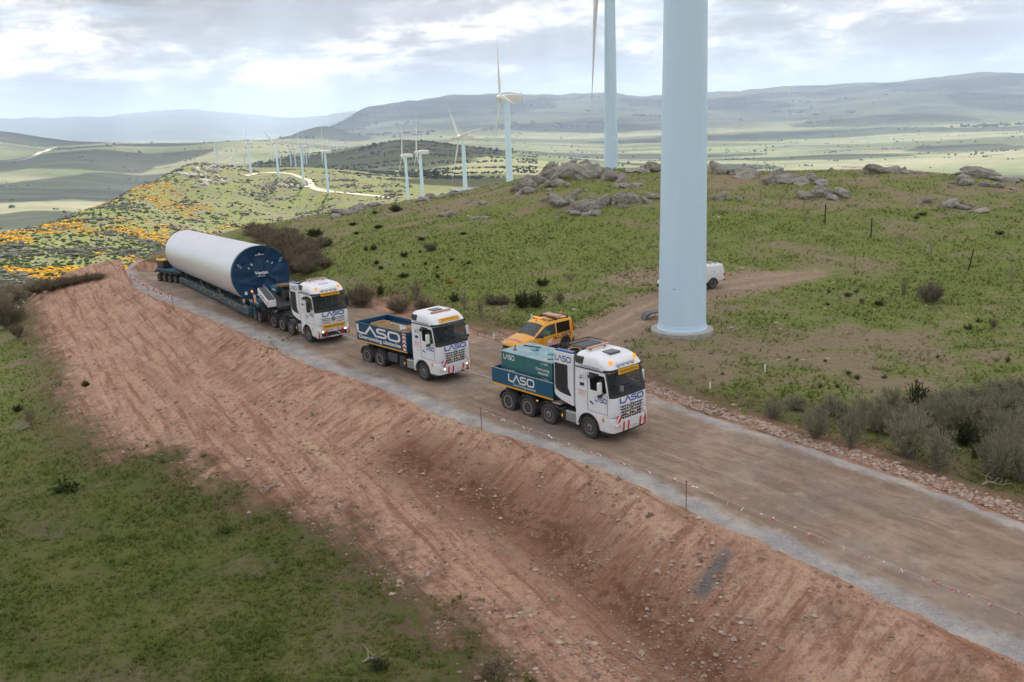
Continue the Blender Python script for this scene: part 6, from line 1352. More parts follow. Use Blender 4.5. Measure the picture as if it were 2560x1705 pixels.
OUTCROPS = [('large weathered rock dome on the hill crest between two turbine towers', [(1440, 447, 120, 50), (1390, 445, 80, 40), (1480, 446, 95, 40), (1530, 453, 75, 33), (1395, 466, 56, 22), (1556, 456, 36, 26), (1420, 430, 60, 30), (1500, 440, 60, 28)]),
    ('rubbly rock patch at the downhill foot of the rock dome', [(1312, 474, 50, 28), (1342, 462, 60, 34), (1286, 478, 32, 18), (1302, 486, 36, 16), (1330, 482, 40, 18), (1362, 470, 34, 16), (1372, 478, 20, 9)]),
    ('broken lichen covered ledge on the grass below the rock dome', [(1400, 512, 75, 26), (1428, 502, 44, 22), (1450, 530, 62, 30), (1475, 525, 60, 32), (1503, 517, 60, 30), (1545, 511, 52, 30), (1582, 508, 56, 32), (1440, 538, 42, 15), (1470, 540, 32, 12), (1492, 537, 36, 16), (1560, 520, 30, 14), (1618, 507, 40, 14)]),
    ('low scatter of stones uphill of the broken ledge', [(1540, 471, 24, 12), (1562, 468, 46, 14), (1588, 466, 38, 10), (1445, 482, 30, 12), (1465, 478, 16, 8)]),
    ('jagged skyline rocks just behind the huge tower', [(1600, 432, 62, 16), (1640, 430, 54, 24), (1660, 422, 46, 16), (1575, 430, 40, 10)]),
    ('grey skyline boulders on the far side of the huge tower', [(1800, 434, 56, 32), (1835, 436, 40, 20), (1870, 418, 84, 16), (1845, 416, 40, 12)]),
    ('dark slabby outcrop below the row of small fence posts', [(1872, 446, 72, 20), (1935, 452, 62, 28), (1972, 460, 112, 30), (2010, 462, 60, 20), (2060, 464, 54, 18)]),
    ('split grey outcrop in the middle of the upper pasture', [(2018, 497, 52, 24), (2058, 492, 62, 30), (2106, 494, 54, 26), (2085, 500, 40, 14)]),
    ('flat topped rock row on the far pasture skyline', [(2200, 434, 62, 18), (2236, 432, 52, 17), (2170, 430, 32, 15), (2268, 434, 28, 11), (2296, 434, 24, 8)]),
    ('long rock spine on the skyline at the bush covered end of the hill', [(2420, 436, 52, 28), (2466, 446, 92, 24), (2520, 456, 62, 17), (2552, 454, 42, 14), (2390, 434, 30, 12)]),
    ('pointed single boulder in the rough pasture', [(2318, 508, 40, 19), (2300, 512, 18, 8)]), ('tilted slabs half sunk in the rough pasture', [(2380, 518, 50, 20), (2408, 523, 50, 15), (2455, 532, 50, 8)]),
    ('small boulder pile right beside the huge tower shaft', [(1800, 501, 48, 18), (1778, 498, 24, 10), (1850, 504, 20, 13)]), ('grey rocks left of the huge tower shaft', [(1640, 498, 34, 14), (1618, 486, 26, 9)]),
    ('rock band along the crest above the valley edge', [(858, 537, 62, 20), (900, 526, 60, 18), (930, 518, 40, 12), (838, 545, 34, 12)]), ('dark stones on the crest by the pair of close turbines', [(1075, 497, 32, 16), (1058, 502, 42, 13), (1122, 491, 32, 13), (1142, 488, 30, 11), (1098, 496, 24, 10)]),
    ('single pale boulder on the brown upper slope', [(1113, 541, 34, 17)]), ('low flat ledge on the brown upper slope', [(1190, 549, 34, 11), (1212, 548, 26, 10)]), ('two little stones on the brown upper slope', [(1207, 511, 28, 11), (1170, 508, 20, 8)]), ('pale stone in the grass under the ledge', [(1396, 545, 18, 8)])]
for lab, L in OUTCROPS:
    p = on_land(L[0][0], L[0][1], 20, 400)
    if p is None: p = at_r(L[0][0], L[0][1], 116)
    E_ = empty('rock_outcrop', p); tag(E_, lab, 'rock')
    for q in L:
        boulder(E_, *q, rnd.randrange(99), p)
        for k in range(3 if q[2] > 45 else 1):
            f = rnd.uniform(.22, .45); boulder(E_, q[0]+rnd.uniform(-.55, .55)*q[2], q[1]+rnd.uniform(-.35, .12)*q[3], q[2]*f, q[3]*rnd.uniform(.35, .75), rnd.randrange(99), p)

# ------------------------------------------------------------------ shrubs
def mat_veg(name, c0, c1, c2, trans=.0):
    s = NT(name); oi = s.n('ShaderNodeObjectInfo'); n = s.noise(s.pos(), 2.2, 4, .65); t = s.attr('tip')
    c = s.mix(s.rng(n, .35, .68), c0, c1); c = s.mix(s.math('MULTIPLY', t, .7), c, c2); c = s.mix(s.math('MULTIPLY', oi.outputs['Random'], .35), c, c0); return s.done(c, .9, None, Specular_IOR_Level=.12)
mat_veg('broom_grey', (.105, .118, .056), (.235, .230, .135), (.52, .47, .35)); mat_veg('broom_brown', (.12, .100, .066), (.215, .18, .122), (.32, .265, .19)); mat_veg('bush_green', (.020, .030, .010), (.045, .060, .020), (.080, .090, .036)); mat_veg('tuft_dry', (.15, .125, .075), (.24, .20, .125), (.30, .26, .17)); mat_veg('tuft_green', (.030, .065, .010), (.060, .100, .018), (.09, .13, .03)); mat_veg('broom_yellow', (.10, .09, .02), (.55, .30, .015), (.80, .42, .012))
simple('bark', (.30, .25, .195), .95, var=.6)
def shrub_mesh(seed, stems, spread, twigs, tw, up=.75, dense=0.0, mat='broom_grey', tl=.34):
    """unit-height shrub: woody stems fanning from the foot, fine upright twigs along their outer part"""
    R = np.random.RandomState(seed); SV, SF, V, F, TP = [], [], [], [], []
    for i in range(stems):
        a = R.uniform(0, 2*PI); ph = spread*math.sqrt(R.uniform(.02, 1)); L = R.uniform(.75, 1.05)*(1-.12*ph); d = np.array([math.cos(a)*math.sin(ph), math.sin(a)*math.sin(ph), math.cos(ph)]); p = np.array([R.normal()*.05, R.normal()*.05, -.03]); pts = [p]
        for k in range(4): d = d+np.array([R.normal()*.10, R.normal()*.10, .10*up]); d /= np.linalg.norm(d); p = p+d*L/4; pts.append(p)
        side = np.cross(d, [0, 0, 1.0]); side /= np.linalg.norm(side)+1e-9; w = .014
        for k in range(4):
            b = len(SV); w0, w1 = w*(1-k*.22), w*(1-(k+1)*.22); s2 = np.cross(side, d)
            SV += [pts[k]-side*w0, pts[k]+side*w0, pts[k]+s2*w0, pts[k+1]-side*w1, pts[k+1]+side*w1, pts[k+1]+s2*w1]; SF += [(b, b+1, b+4, b+3), (b+1, b+2, b+5, b+4), (b+2, b, b+3, b+5)]
        for k in range(twigs):
            t = R.uniform(.30 if not dense else .05, 1.0)*4; i0 = min(3, int(t)); q = pts[i0]+(pts[i0+1]-pts[i0])*(t-i0); e = d*.5+R.normal(size=3)*(.45+dense)+np.array([0, 0, .55*up]); e /= np.linalg.norm(e); l = R.uniform(.5, 1.0)*tl*(1-.25*t/4); n_ = np.cross(e, R.normal(size=3)); n_ /= np.linalg.norm(n_)+1e-9
            b = len(V); V += [q-n_*tw, q+n_*tw, q+e*l*.6+n_*tw*1.1, q+e*l, q+e*l*.6-n_*tw*1.1]; F += [(b, b+1, b+2, b+4), (b+4, b+2, b+3, b+3)]; TP += [.0+.2*t/4, .0+.2*t/4, .5, 1., .5]
    me1 = bpy.data.meshes.new('stems'); me1.from_pydata([tuple(q) for q in SV], [], SF); me1.materials.append(MATS['bark'])
    F = [f if f[2] != f[3] else f[:3] for f in F]
    me2 = bpy.data.meshes.new('foliage'); me2.from_pydata([tuple(q) for q in V], [], F); me2.materials.append(MATS[mat]); me2.attributes.new('tip', 'FLOAT', 'POINT').data.foreach_set('value', np.array(TP, np.float32)); return me1, me2
SH = dict(broom=[shrub_mesh(10+i, 110, 1.3, 60, .0032, up=.15, mat='broom_grey', tl=.24) for i in range(3)], brown=[shrub_mesh(20+i, 80, 1.15, 52, .0040, up=.45, mat='broom_brown') for i in range(3)], green=[shrub_mesh(30+i, 60, 1.35, 26, .015, up=.35, dense=.5, mat='bush_green', tl=.26) for i in range(3)], bare=[shrub_mesh(40+i, 26, 1.0, 12, .006, mat='broom_brown', tl=.40) for i in range(2)], fan=[shrub_mesh(80+i, 95, 1.05, 22, .0045, up=.30, mat='broom_grey', tl=.26) for i in range(2)], dry=[shrub_mesh(50+i, 50, .9, 14, .010, mat='tuft_dry', tl=.4) for i in range(2)], tuft=[shrub_mesh(60+i, 22, 1.2, 16, .028, up=.4, dense=.4, mat='tuft_green', tl=.35) for i in range(2)], yellow=[shrub_mesh(70, 30, 1.3, 24, .03, up=.3, dense=.5, mat='broom_yellow', tl=.25)])
NAMES = dict(broom='broom_shrub', fan='broom_shrub', brown='broom_shrub', green='dark_bush', bare='bare_shrub', dry='dry_shrub', tuft='grass_tuft', yellow='flowering_broom'); CATS = dict(broom='shrub', fan='shrub', brown='shrub', green='bush', bare='shrub', dry='shrub', tuft='grass tuft', yellow='shrub')
def shrub(kind, px, py, hpx, wpx, label, group=None, p=None, hm=None, wm=None):
    if p is None: p = on_land(px, py, 18, 400)
    if p is None: return
    d = math.hypot(p[0], p[1]); h = hm or hpx*d/FPX*{'broom': 1.30, 'fan': 1.15}.get(kind, 1.05); w = wm or wpx*d/FPX*{'broom': 1.45, 'fan': 1.15, 'brown': 1.25}.get(kind, 1.0); me = rnd.choice(SH[kind]); base_w = {'broom': 1.75, 'fan': 1.7, 'brown': 1.75, 'green': 2.0, 'bare': 1.7, 'dry': 1.65, 'tuft': 1.7, 'yellow': 1.9}[kind]
    o = empty(NAMES[kind], (p[0], p[1], land1(p[0], p[1])), rnd.uniform(0, 6.28)); o.scale = (w/base_w*1.0, w/base_w*rnd.uniform(.9, 1.1), h); tag(o, label, CATS[kind], group)
    part('stems', me[0], o); part('foliage', me[1], o)
zR = lambda x, y: (1900+x/3.568, 900+y/3.568)
g1 = 'grey green broom shrubs massed along the road verge'
for x, y, h, w, lab in ((110, 520, 210, 260, 'outermost low grey-green broom shrub of the verge thicket'), (490, 700, 330, 300, 'dark leaning broom shrub beside the earth verge'), (810, 780, 420, 330, 'tall broom shrub with bare dark foot beside the stone verge'), (1340, 860, 450, 440, 'big fan shaped broom shrub with exposed pale stems by the road'), (1590, 980, 400, 330, 'broom shrub leaning over the stony verge'), (2080, 1060, 430, 380, 'broom shrub with long wind-swept pale stems'), (2330, 1090, 380, 340, 'broom shrub at the corner of the thicket over fallen branches')):
    shrub('fan', *zR(x, y), h/3.568, w/3.568, lab, g1)
for x, y, h, w in ((1400, 460, 300, 280), (1180, 470, 210, 260), (1700, 580, 280, 330), (1950, 620, 260, 320), (2250, 660, 320, 330), (2050, 480, 190, 280), (2250, 420, 170, 300), (1520, 680, 300, 300), (1820, 760, 300, 300), (2300, 860, 320, 320), (650, 480, 160, 220), (900, 560, 200, 260), (1060, 640, 240, 240), (2150, 800, 280, 280), (1650, 430, 150, 240), (1850, 380, 120, 220), (2340, 560, 220, 260), (1300, 600, 200, 260), (320, 430, 110, 200), (1980, 880, 280, 280), (2100, 330, 130, 260), (2280, 300, 130, 260), (1950, 430, 150, 260), (1560, 560, 220, 260), (1780, 660, 260, 280), (2100, 720, 260, 280), (2330, 740, 280, 280), (1000, 520, 150, 220), (760, 560, 170, 240), (1440, 640, 220, 260), (2200, 560, 220, 280), (1650, 820, 280, 260), (2200, 960, 300, 280), (2340, 960, 300, 260), (550, 540, 140, 200)):
    shrub(rnd.choice(('broom', 'broom', 'broom', 'green')), *zR(x, y), h/3.568, w/3.568, 'shrub packed inside the grey-green thicket behind the stony verge', 'shrubs inside the verge thicket')
zH = lambda x, y: (700+x/2.944, 560+y/2.944)
gB = 'brown shrubs behind the trucks'
for k, x, y, h, w, lab in (('brown', 600, 610, 180, 220, 'large brown leafless shrub between the tractor truck and the navy tipper'), ('green', 740, 520, 90, 90, 'dark green bush beside the large brown shrub'), ('bare', 1000, 560, 170, 170, 'spindly bare shrub behind the crate truck bed'), ('brown', 880, 650, 120, 190, 'low olive shrub behind the crate truck bed'), ('brown', 1060, 650, 110, 170, 'low olive shrub behind the second truck cab'), ('bare', 1360, 625, 150, 100, 'thin grey thorn shrub past the second truck cab'), ('green', 1285, 570, 80, 110, 'dark bush next to the thin grey thorn shrub'), ('bare', 1485, 705, 220, 90, 'dead shrub with a forked stump near the verge'), ('brown', 1570, 590, 80, 150, 'grey brushwood beside the dead forked shrub'), ('green', 1790, 610, 150, 200, 'biggest dark green bush on the slope above the van'), ('green', 1890, 610, 150, 190, 'twin dark green bush joined to the biggest one'), ('green', 1935, 452, 70, 150, 'dark bush standing just above the biggest green bushes'), ('dry', 2065, 585, 90, 110, 'dry grey shrub beside the biggest green bushes'), ('bare', 2135, 412, 50, 110, 'faint brown shrub on the slope above the van'), ('brown', 1640, 590, 70, 120, 'low brown brushwood on the slope above the van')):
    shrub(k, *zH(x, y), h/2.944, w/2.944, lab)
for x, y, h, w in ((-130, 110, 110, 260), (-60, 150, 130, 240), (20, 160, 120, 230), (60, 230, 150, 240), (130, 190, 120, 220), (150, 290, 160, 230), (210, 240, 120, 200), (100, 360, 150, 220), (190, 370, 140, 200), (250, 300, 110, 180), (330, 320, 80, 140), (20, 290, 130, 200), (-180, 60, 70, 200), (60, 90, 70, 180), (270, 180, 90, 170), (-20, 220, 120, 180)):
    shrub('brown', *zH(x, y), h/2.944, w/2.944, 'brown leafless shrub in the thicket behind the tower section', 'brown thicket behind the tower section')
for i, (k, x, y, h, w) in enumerate((('green', 255, 90, 60, 160), ('green', 330, 160, 70, 170), ('green', 725, 30, 30, 90), ('green', 690, 190, 50, 70), ('green', 632, 195, 38, 50), ('brown', 1112, 195, 60, 110), ('green', 915, 240, 50, 90), ('green', 1040, 118, 30, 80), ('green', 712, 297, 40, 50), ('green', 745, 332, 34, 60), ('green', 1160, 325, 26, 46), ('green', 1265, 268, 26, 60), ('green', 1388, 293, 28, 54), ('green', 910, 390, 36, 120), ('green', 1158, 395, 36, 50), ('green', 1352, 78, 26, 70), ('green', 908, 305, 20, 30), ('green', 1070, 300, 26, 40), ('green', 560, 75, 26, 60), ('green', 530, 5, 20, 60), ('green', 1030, 210, 24, 34))):
    shrub(k, *zH(x, y), h/2.944, w/2.944, 'small dark bush scattered on the green hillside', 'small bushes scattered over the green hillside')
shrub('yellow', 1126, 708, 12, 34, 'lone orange flowering broom cushion on the green hillside')
zC = lambda x, y: (400+x/2.355, 280+y/2.355)
for x, y, h, w, lab in ((1385, 585, 50, 110, 'dark bush on the crest against the sunny ridge'), (1265, 600, 24, 50, 'little dark bush below the crest bush'), (1140, 668, 24, 60, 'flat dark bush on the upper green slope'), (1285, 685, 24, 70, 'oval dark bush on the upper green slope'), (1022, 618, 34, 56, 'olive bush on the hill edge over the valley'), (910, 730, 50, 130, 'long dark cushion bush above the brown thicket')): shrub('green', *zC(x, y), h/2.355, w/2.355, lab)
shrub('bare', 1262, 455, 14, 34, 'dry bracken clump at the foot of the far blade turbine')
zF = lambda x, y: (1760+x/2.944, 480+y/2.944)
for k, x, y, h, w, lab in (('bare', 1465, 752, 120, 90, 'thin bare thorn shrub alone in the pasture'), ('brown', 1665, 810, 150, 190, 'round twiggy shrub beside the thin bare thorn'), ('dry', 1160, 815, 36, 60, 'pale dry tussock in the pasture grass'), ('green', 1290, 832, 40, 110, 'dark cushion bush beside the pale dry tussock'), ('dry', 2130, 998, 60, 90, 'straw coloured tussock near the lush grass strip')): shrub(k, *zF(x, y), h/2.944, w/2.944, lab)
for x, y, h, w in ((1050, 765, 30, 100), (915, 835, 26, 40), (910, 740, 28, 50), (1120, 740, 24, 60), (625, 1225, 24, 34), (685, 1240, 20, 34), (890, 1250, 22, 40), (1130, 1375, 36, 66), (1060, 1340, 30, 70), (1330, 1370, 26, 60), (1720, 1220, 24, 40), (2020, 955, 28, 60), (1950, 1010, 40, 90), (2230, 1250, 44, 50), (850, 1440, 34, 60), (135, 1345, 24, 40), (980, 1440, 30, 50), (1600, 170, 24, 90), (1560, 195, 24, 70), (2180, 310, 30, 90)):
    shrub('tuft', *zF(x, y), h/2.944, w/2.944, 'short bright green tuft dotted over the dry pasture', 'green tufts over the dry pasture')
zL = lambda x, y: (x/2.613, 640+y/2.613)
for k, x, y, h, w, lab in (('brown', 60, 470, 170, 200, 'large brown shrub where the earth bank meets the grass'), ('brown', 10, 400, 180, 170, 'brown shrub at the outer end of the earth bank'), ('dry', 120, 535, 90, 130, 'straw coloured clump below the large brown shrub'), ('bare', 205, 1105, 120, 120, 'grey twiggy shrub on the grass beside a dead root'), ('green', 115, 1015, 50, 80, 'dark tuft uphill of the grey twiggy shrub'), ('green', 560, 850, 40, 70, 'dark tuft growing in the bare earth')): shrub(k, *zL(x, y), h/2.613, w/2.613, lab)
for x, y, h, w in ((40, 310, 120, 170), (110, 300, 110, 170), (180, 265, 90, 150), (250, 245, 90, 150), (330, 225, 80, 150), (410, 205, 70, 140), (490, 185, 60, 130), (570, 165, 50, 120), (640, 150, 40, 100), (0, 330, 120, 160)): shrub('brown', *zL(x, y), h/2.613, w/2.613, 'brown shrub along the brink of the earth bank above the valley', 'brown shrubs along the brink of the bank')
zB = lambda x, y: (x/2.592, 1100+y/2.592)
for k, px, py, h, w, lab in (('tuft', *zB(430, 330), 40, 90, 'rank dark green grass clump on the lower meadow'), ('dry', 1237, 1690, 60, 110, 'dry straw shrub at the foot of the earth slope'), ('green', 945, 1672, 34, 80, 'dark tuft with dead sticks in the lower meadow'), ('tuft', 560, 1330, 18, 60, 'lush green tuft beside a pale stone on the meadow')): shrub(k, px, py, h, w, lab)
def driftwood(px, py, L, label, seed):
    p = on_land(px, py); R = random.Random(seed); m = MB(); base = [Vector((-L/2+L*i/5, R.uniform(-.08, .08), .06+.10*math.sin(i*1.3))) for i in range(6)]; m.tube(base, [.05, .06, .055, .045, .03, .012], 6); o = m.build('dead_branch', 'bark'); o.location = p; o.rotation_euler.z = R.uniform(0, 6); tag(o, label, 'branch')
    for i in range(5):
        q = base[1+i % 4]; b = MB(); b.tube([q, q+Vector((R.uniform(-.2, .2), R.uniform(-.3, .3), .2)), q+Vector((R.uniform(-.4, .4), R.uniform(-.5, .5), R.uniform(.15, .4)))], [.025, .018, .006], 5); b.build('twig', 'bark', o)
driftwood(52, 1076, 1.3, 'dead root lying on the grass below the grey twiggy shrub', 1); driftwood(672, 1226, 1.2, 'dead root torn up at the edge of the tyre marks', 2); driftwood(2490, 1212, 1.3, 'pale crooked branch lying under the thicket', 3); driftwood(853, 680, 1.0, 'dark log lying on the green hillside', 4); driftwood(945, 1655, 1.0, 'bleached sticks in the lower meadow', 5); driftwood(2010, 545, 1.4, 'pale fallen post lying in the pasture', 6)

# ------------------------------------------------------------------ posts, stakes, barrier line
simple('post_dark', (.035, .033, .032), .8, var=.4); simple('post_wood', (.26, .22, .18), .9, var=.5); simple('stake_white', (.78, .78, .76), .6, var=.1)
def post(name, px, py, hpx, wpx, mat, label, cat, group=None, tilt=0.0, cap=None):
    p = on_land(px, py, 18, 300)
    if p is None: p = at_r(px, py, 117); p[2] = land1(p[0], p[1])
    d = math.hypot(p[0], p[1])*1.03; h = hpx*d/FPX; w = max(wpx*d/FPX/2, .012); m = MB(); m.cyl((0, 0, -.15), (0, 0, h*.97), w, w*.92, 8); m.lathe([(w*.92, 0), (w*.5, w*.5), (.001, w*.6)], (0, 0, h*.97), (0, 0, 1), 8); o = m.build(name, mat); o.location = p; o.rotation_euler = (0, tilt, 0); tag(o, label, cat, group)
    if cap: c = MB(); c.lathe([(w*1.5, 0), (w*1.5, .05), (.001, .06)], (0, 0, h), (0, 0, 1), 8); c.build('cap', cap, o)
    return o
for px, py, h, t, lab in ((2062, 559, 44, .0, 'dark metal fence post uphill beside a fallen plank'), (2177, 594, 45, 0, 'dark metal fence post standing on a flat stone'), (2421, 676, 48, .16, 'leaning dark fence post near the end of the pasture')): post('fence_post', px, py, h, 3.2, 'post_dark', lab, 'post', 'old fence posts across the pasture', t)
for px, py, h in ((2526, 704, 36), (2251, 612, 26), (2327, 640, 24), (2008, 531, 22), (1950, 510, 20), (1901, 500, 24)): post('wooden_post', px, py, h, 5 if px > 2500 else 3.5, 'post_wood', 'weathered wooden fence post across the pasture', 'post', 'old fence posts across the pasture')
for px, py, h, lab in ((1912, 929, 18, 'white plastic stake in the dry grass farther from the road'), (1775, 971, 16, 'white plastic stake in the grass near the stony verge'), (1329, 800, 14, 'white stake standing behind the yellow van'), (1235, 846, 12, 'white stake at the verge in front of the yellow van')): post('marker_stake', px, py, h, 4.5, 'stake_white', lab, 'stake')
for x in (858, 877, 896, 918, 937, 957, 977, 995, 1013): post('fence_post', 1560+x/2.355, 424, 11, 1.8, 'post_wood', 'small post in the fence row on the hill skyline', 'post', 'fence row on the skyline')
def mat_flag():
    s = NT('flag_tape'); a = s.attr('red'); return s.done(s.mix(a, (.78, .76, .75), (.62, .10, .09)), .6)
mat_flag()
def flag_mesh(seed):
    R = np.random.RandomState(seed); V, F, A = [], [], []
    for k in range(4):
        a = R.uniform(0, 2*PI); e = np.array([math.cos(a)*.7, math.sin(a)*.7, R.uniform(-.9, .5)]); e /= np.linalg.norm(e); n_ = np.cross(e, R.normal(size=3)); n_ /= np.linalg.norm(n_); l = R.uniform(.14, .24); w = .036; b = len(V)
        V += [tuple(-n_*w*.4), tuple(n_*w*.4), tuple(e*l*.5+n_*w), tuple(e*l*.5-n_*w), tuple(e*l+np.array([0, 0, -.04])+n_*w*.9), tuple(e*l+np.array([0, 0, -.04])-n_*w*.9)]; F += [(b, b+1, b+2, b+3), (b+3, b+2, b+4, b+5)]; A += [k % 2]*6
    me = bpy.data.meshes.new('flag'); me.from_pydata(V, [], F); me.materials.append(MATS['flag_tape']); me.attributes.new('red', 'FLOAT', 'POINT').data.foreach_set('value', np.array(A, np.float32)); return me
FL = [flag_mesh(i) for i in range(6)]
def barrier(pts, h, spacing, sag, label, fs=1.0):
    """cord strung between thin iron pickets, with red and white tape knots"""
    o = empty('barrier_line', (*pts[0][:2], land1(*pts[0][:2]))); tag(o, label, 'barrier tape', 'red and white barrier lines along the road'); org = Vector(o.location); tops = []
    for i, p in enumerate(pts):
        z = land1(p[0], p[1]); m = MB(); m.cyl((p[0]-org.x, p[1]-org.y, z-.1-org.z), (p[0]-org.x, p[1]-org.y, z+h-org.z), .018, n=6); m.lathe([(.035, 0), (.035, .05), (.001, .06)], (p[0]-org.x, p[1]-org.y, z+h-org.z), (0, 0, 1), 8); m.build('picket', 'steel_rust', o); tops.append(Vector((p[0], p[1], z+h-.06))-org)
    for a, b in zip(tops[:-1], tops[1:]):
        m = MB(); P = [a.lerp(b, t)-Vector((0, 0, sag*4*t*(1-t))) for t in np.linspace(0, 1, 14)]; m.tube(P, .0045, 4); m.build('cord', 'print_grey', o); L = (b-a).length; s = spacing*.7
        while s < L-.3:
            t = s/L; f = part('flag', FL[rnd.randrange(6)], o, a.lerp(b, t)-Vector((0, 0, sag*4*t*(1-t))), (0, 0, rnd.uniform(0, 6))); f.scale = (fs,)*3; s += spacing*rnd.uniform(.75, 1.3)
def px_edge(px, py): p = on_land(px, py); return p[:2]
a1, a2 = px_edge(1204, 1076), px_edge(1715, 1272); dd_ = (a2-a1)/np.linalg.norm(a2-a1)
barrier([a1, a2, a2+dd_*16+np.array([-.3, -.5])], 1.15, .62, .10, 'barrier line with red and white tape knots beside the lead truck', .72)
barrier([px_edge(302, 690), px_edge(330, 716), px_edge(372, 741), px_edge(434, 775)], 1.15, .42, .06, 'dense red and white tape line round the road bend beside the trailer', 1.1)

# ------------------------------------------------------------------ stones: verge rubble, loose stones on the earth
def stone_mesh(seed):
    R = np.random.RandomState(seed); bm = bmesh.new(); bmesh.ops.create_icosphere(bm, subdivisions=1, radius=1.0)
    for v in bm.verts: v.co = Vector(v.co)*R.uniform(.72, 1.15)
    me = bpy.data.meshes.new('stone'); bm.to_mesh(me); bm.free(); me.materials.append(MATS['stone']); return me
ST = [stone_mesh(i) for i in range(6)]
def verge_point(R):
    i = R.randrange(4, 130); q = UPS[i]*(1-R.random()) + UPS[i+1]*R.random() if False else UPS[i]+(UPS[i+1]-UPS[i])*R.random(); t = UPS[i+1]-UPS[i]; n_ = np.array([-t[1], t[0]])/np.linalg.norm(t); n_ = n_ if (n_@np.array([1.0, .6])) > 0 else -n_
    return q+n_*(.15+1.25*R.betavariate(1.3, 2.2)), i
bank = empty('rubble_verge', (18, 38, -.8)); bank['kind'] = 'structure'; R_ = random.Random(11); k = 0
while k < 300:
    q, i = verge_point(R_)
    if q[0] < 6 or q[1] < 24: continue
    s = R_.uniform(.06, .17); o = bpy.data.objects.new('stone', ST[R_.randrange(6)]); COL.objects.link(o); o.parent = bank; o.location = Vector((q[0], q[1], land1(*q)+s*.25))-bank.location; o.scale = (s*R_.uniform(.9, 1.6), s*R_.uniform(.7, 1.2), s*R_.uniform(.35, .7)); o.rotation_euler = (R_.uniform(-.4, .4), R_.uniform(-.4, .4), R_.uniform(0, 6)); k += 1
def scatter(name, P, S, base, mat, tone, seed, parent=None, squash=(.5, .9), rotfull=True):
    """many little copies of a base shape joined into one mesh"""
    R = np.random.RandomState(seed); BV = np.array(base[0], float); BF = np.array(base[1]); n = len(P); a = R.uniform(0, 2*PI, n); c, s_ = np.cos(a), np.sin(a)
    jit = 1+R.uniform(-.25, .25, (n, len(BV), 1)); W = BV[None]*jit; X = (W[..., 0]*c[:, None]-W[..., 1]*s_[:, None])*R.uniform(.8, 1.4, (n, 1)); Y = W[..., 0]*s_[:, None]+W[..., 1]*c[:, None]; Z = W[..., 2]*R.uniform(*squash, (n, 1))
    V = np.stack([X, Y, Z], -1)*S[:, None, None]+P[:, None, :]; F = BF[None]+(np.arange(n)*len(BV))[:, None, None]
    o = mesh_np(name, V.reshape(-1, 3), F.reshape(-1, BF.shape[1]), MATS[mat], dict(tone=np.repeat(tone, len(BV))), smooth=False, parent=parent); o['kind'] = 'stuff'; return o
OCT = ([(1, 0, 0), (0, 1, 0), (-1, 0, 0), (0, -1, 0), (0, 0, 1), (0, 0, -.6), ], [(0, 1, 4), (1, 2, 4), (2, 3, 4), (3, 0, 4), (1, 0, 5), (2, 1, 5), (3, 2, 5), (0, 3, 5)])
def polar_pts(n, r0, r1, a0, a1, seed, p=1.0):
    R = np.random.RandomState(seed); a = np.radians(R.uniform(a0, a1, n)); r = np.exp(R.uniform(math.log(r0), math.log(r1), n)); return r*np.sin(a), r*np.cos(a), R
x, y, R = polar_pts(120000, 17, 110, -34, 33, 2); dl, _ = line_sd(LOWS[::3], x, y); dp = poly_sd(DIRT, x, y); cl = fbm(x/2.5, y/2.5, 3, 71)+.6*fbm(x/9, y/9, 2, 72)
m = (dl < -.1) & (dp > -.8) & (R.uniform(size=len(x)) < np.clip(.22+cl*.9, .03, .8)); x, y = x[m], y[m]; S = np.random.RandomState(3).lognormal(-3.2, .55, len(x)); S = np.clip(S, .018, .14)
scatter('loose_stones', np.stack([x, y, hz(x, y)+S*.15], -1), S, OCT, 'loose_stone', np.clip(np.random.RandomState(4).beta(1.3, 2.2, len(x)), 0, 1), 5)
Rv = random.Random(12); Q = [verge_point(Rv)[0] for _ in range(4200)]; Q = np.array(Q); S = np.clip(np.random.RandomState(8).lognormal(-2.75, .4, len(Q)), .025, .12); scatter('verge_stones', np.stack([Q[:, 0], Q[:, 1], hz(Q[:, 0], Q[:, 1])+S*.2], -1), S, OCT, 'loose_stone', np.clip(np.random.RandomState(9).beta(3, 2, len(Q)), 0, 1), 6)
x, y, R = polar_pts(9000, 30, 118, -16, 33, 21); du, _ = line_sd(UPS[::3], x, y); m = (du > 1.5) & (R.uniform(size=len(x)) < np.clip(.08+.5*fbm(x/7, y/7, 3, 75), 0, 1)); x, y = x[m], y[m]; S = np.clip(np.random.RandomState(22).lognormal(-2.7, .5, len(x)), .03, .28); sx_ = scatter('field_stones', np.stack([x, y, hz(x, y)+S*.1], -1), S, OCT, 'loose_stone', np.clip(np.random.RandomState(23).beta(5, 2, len(x)), 0, 1), 7)

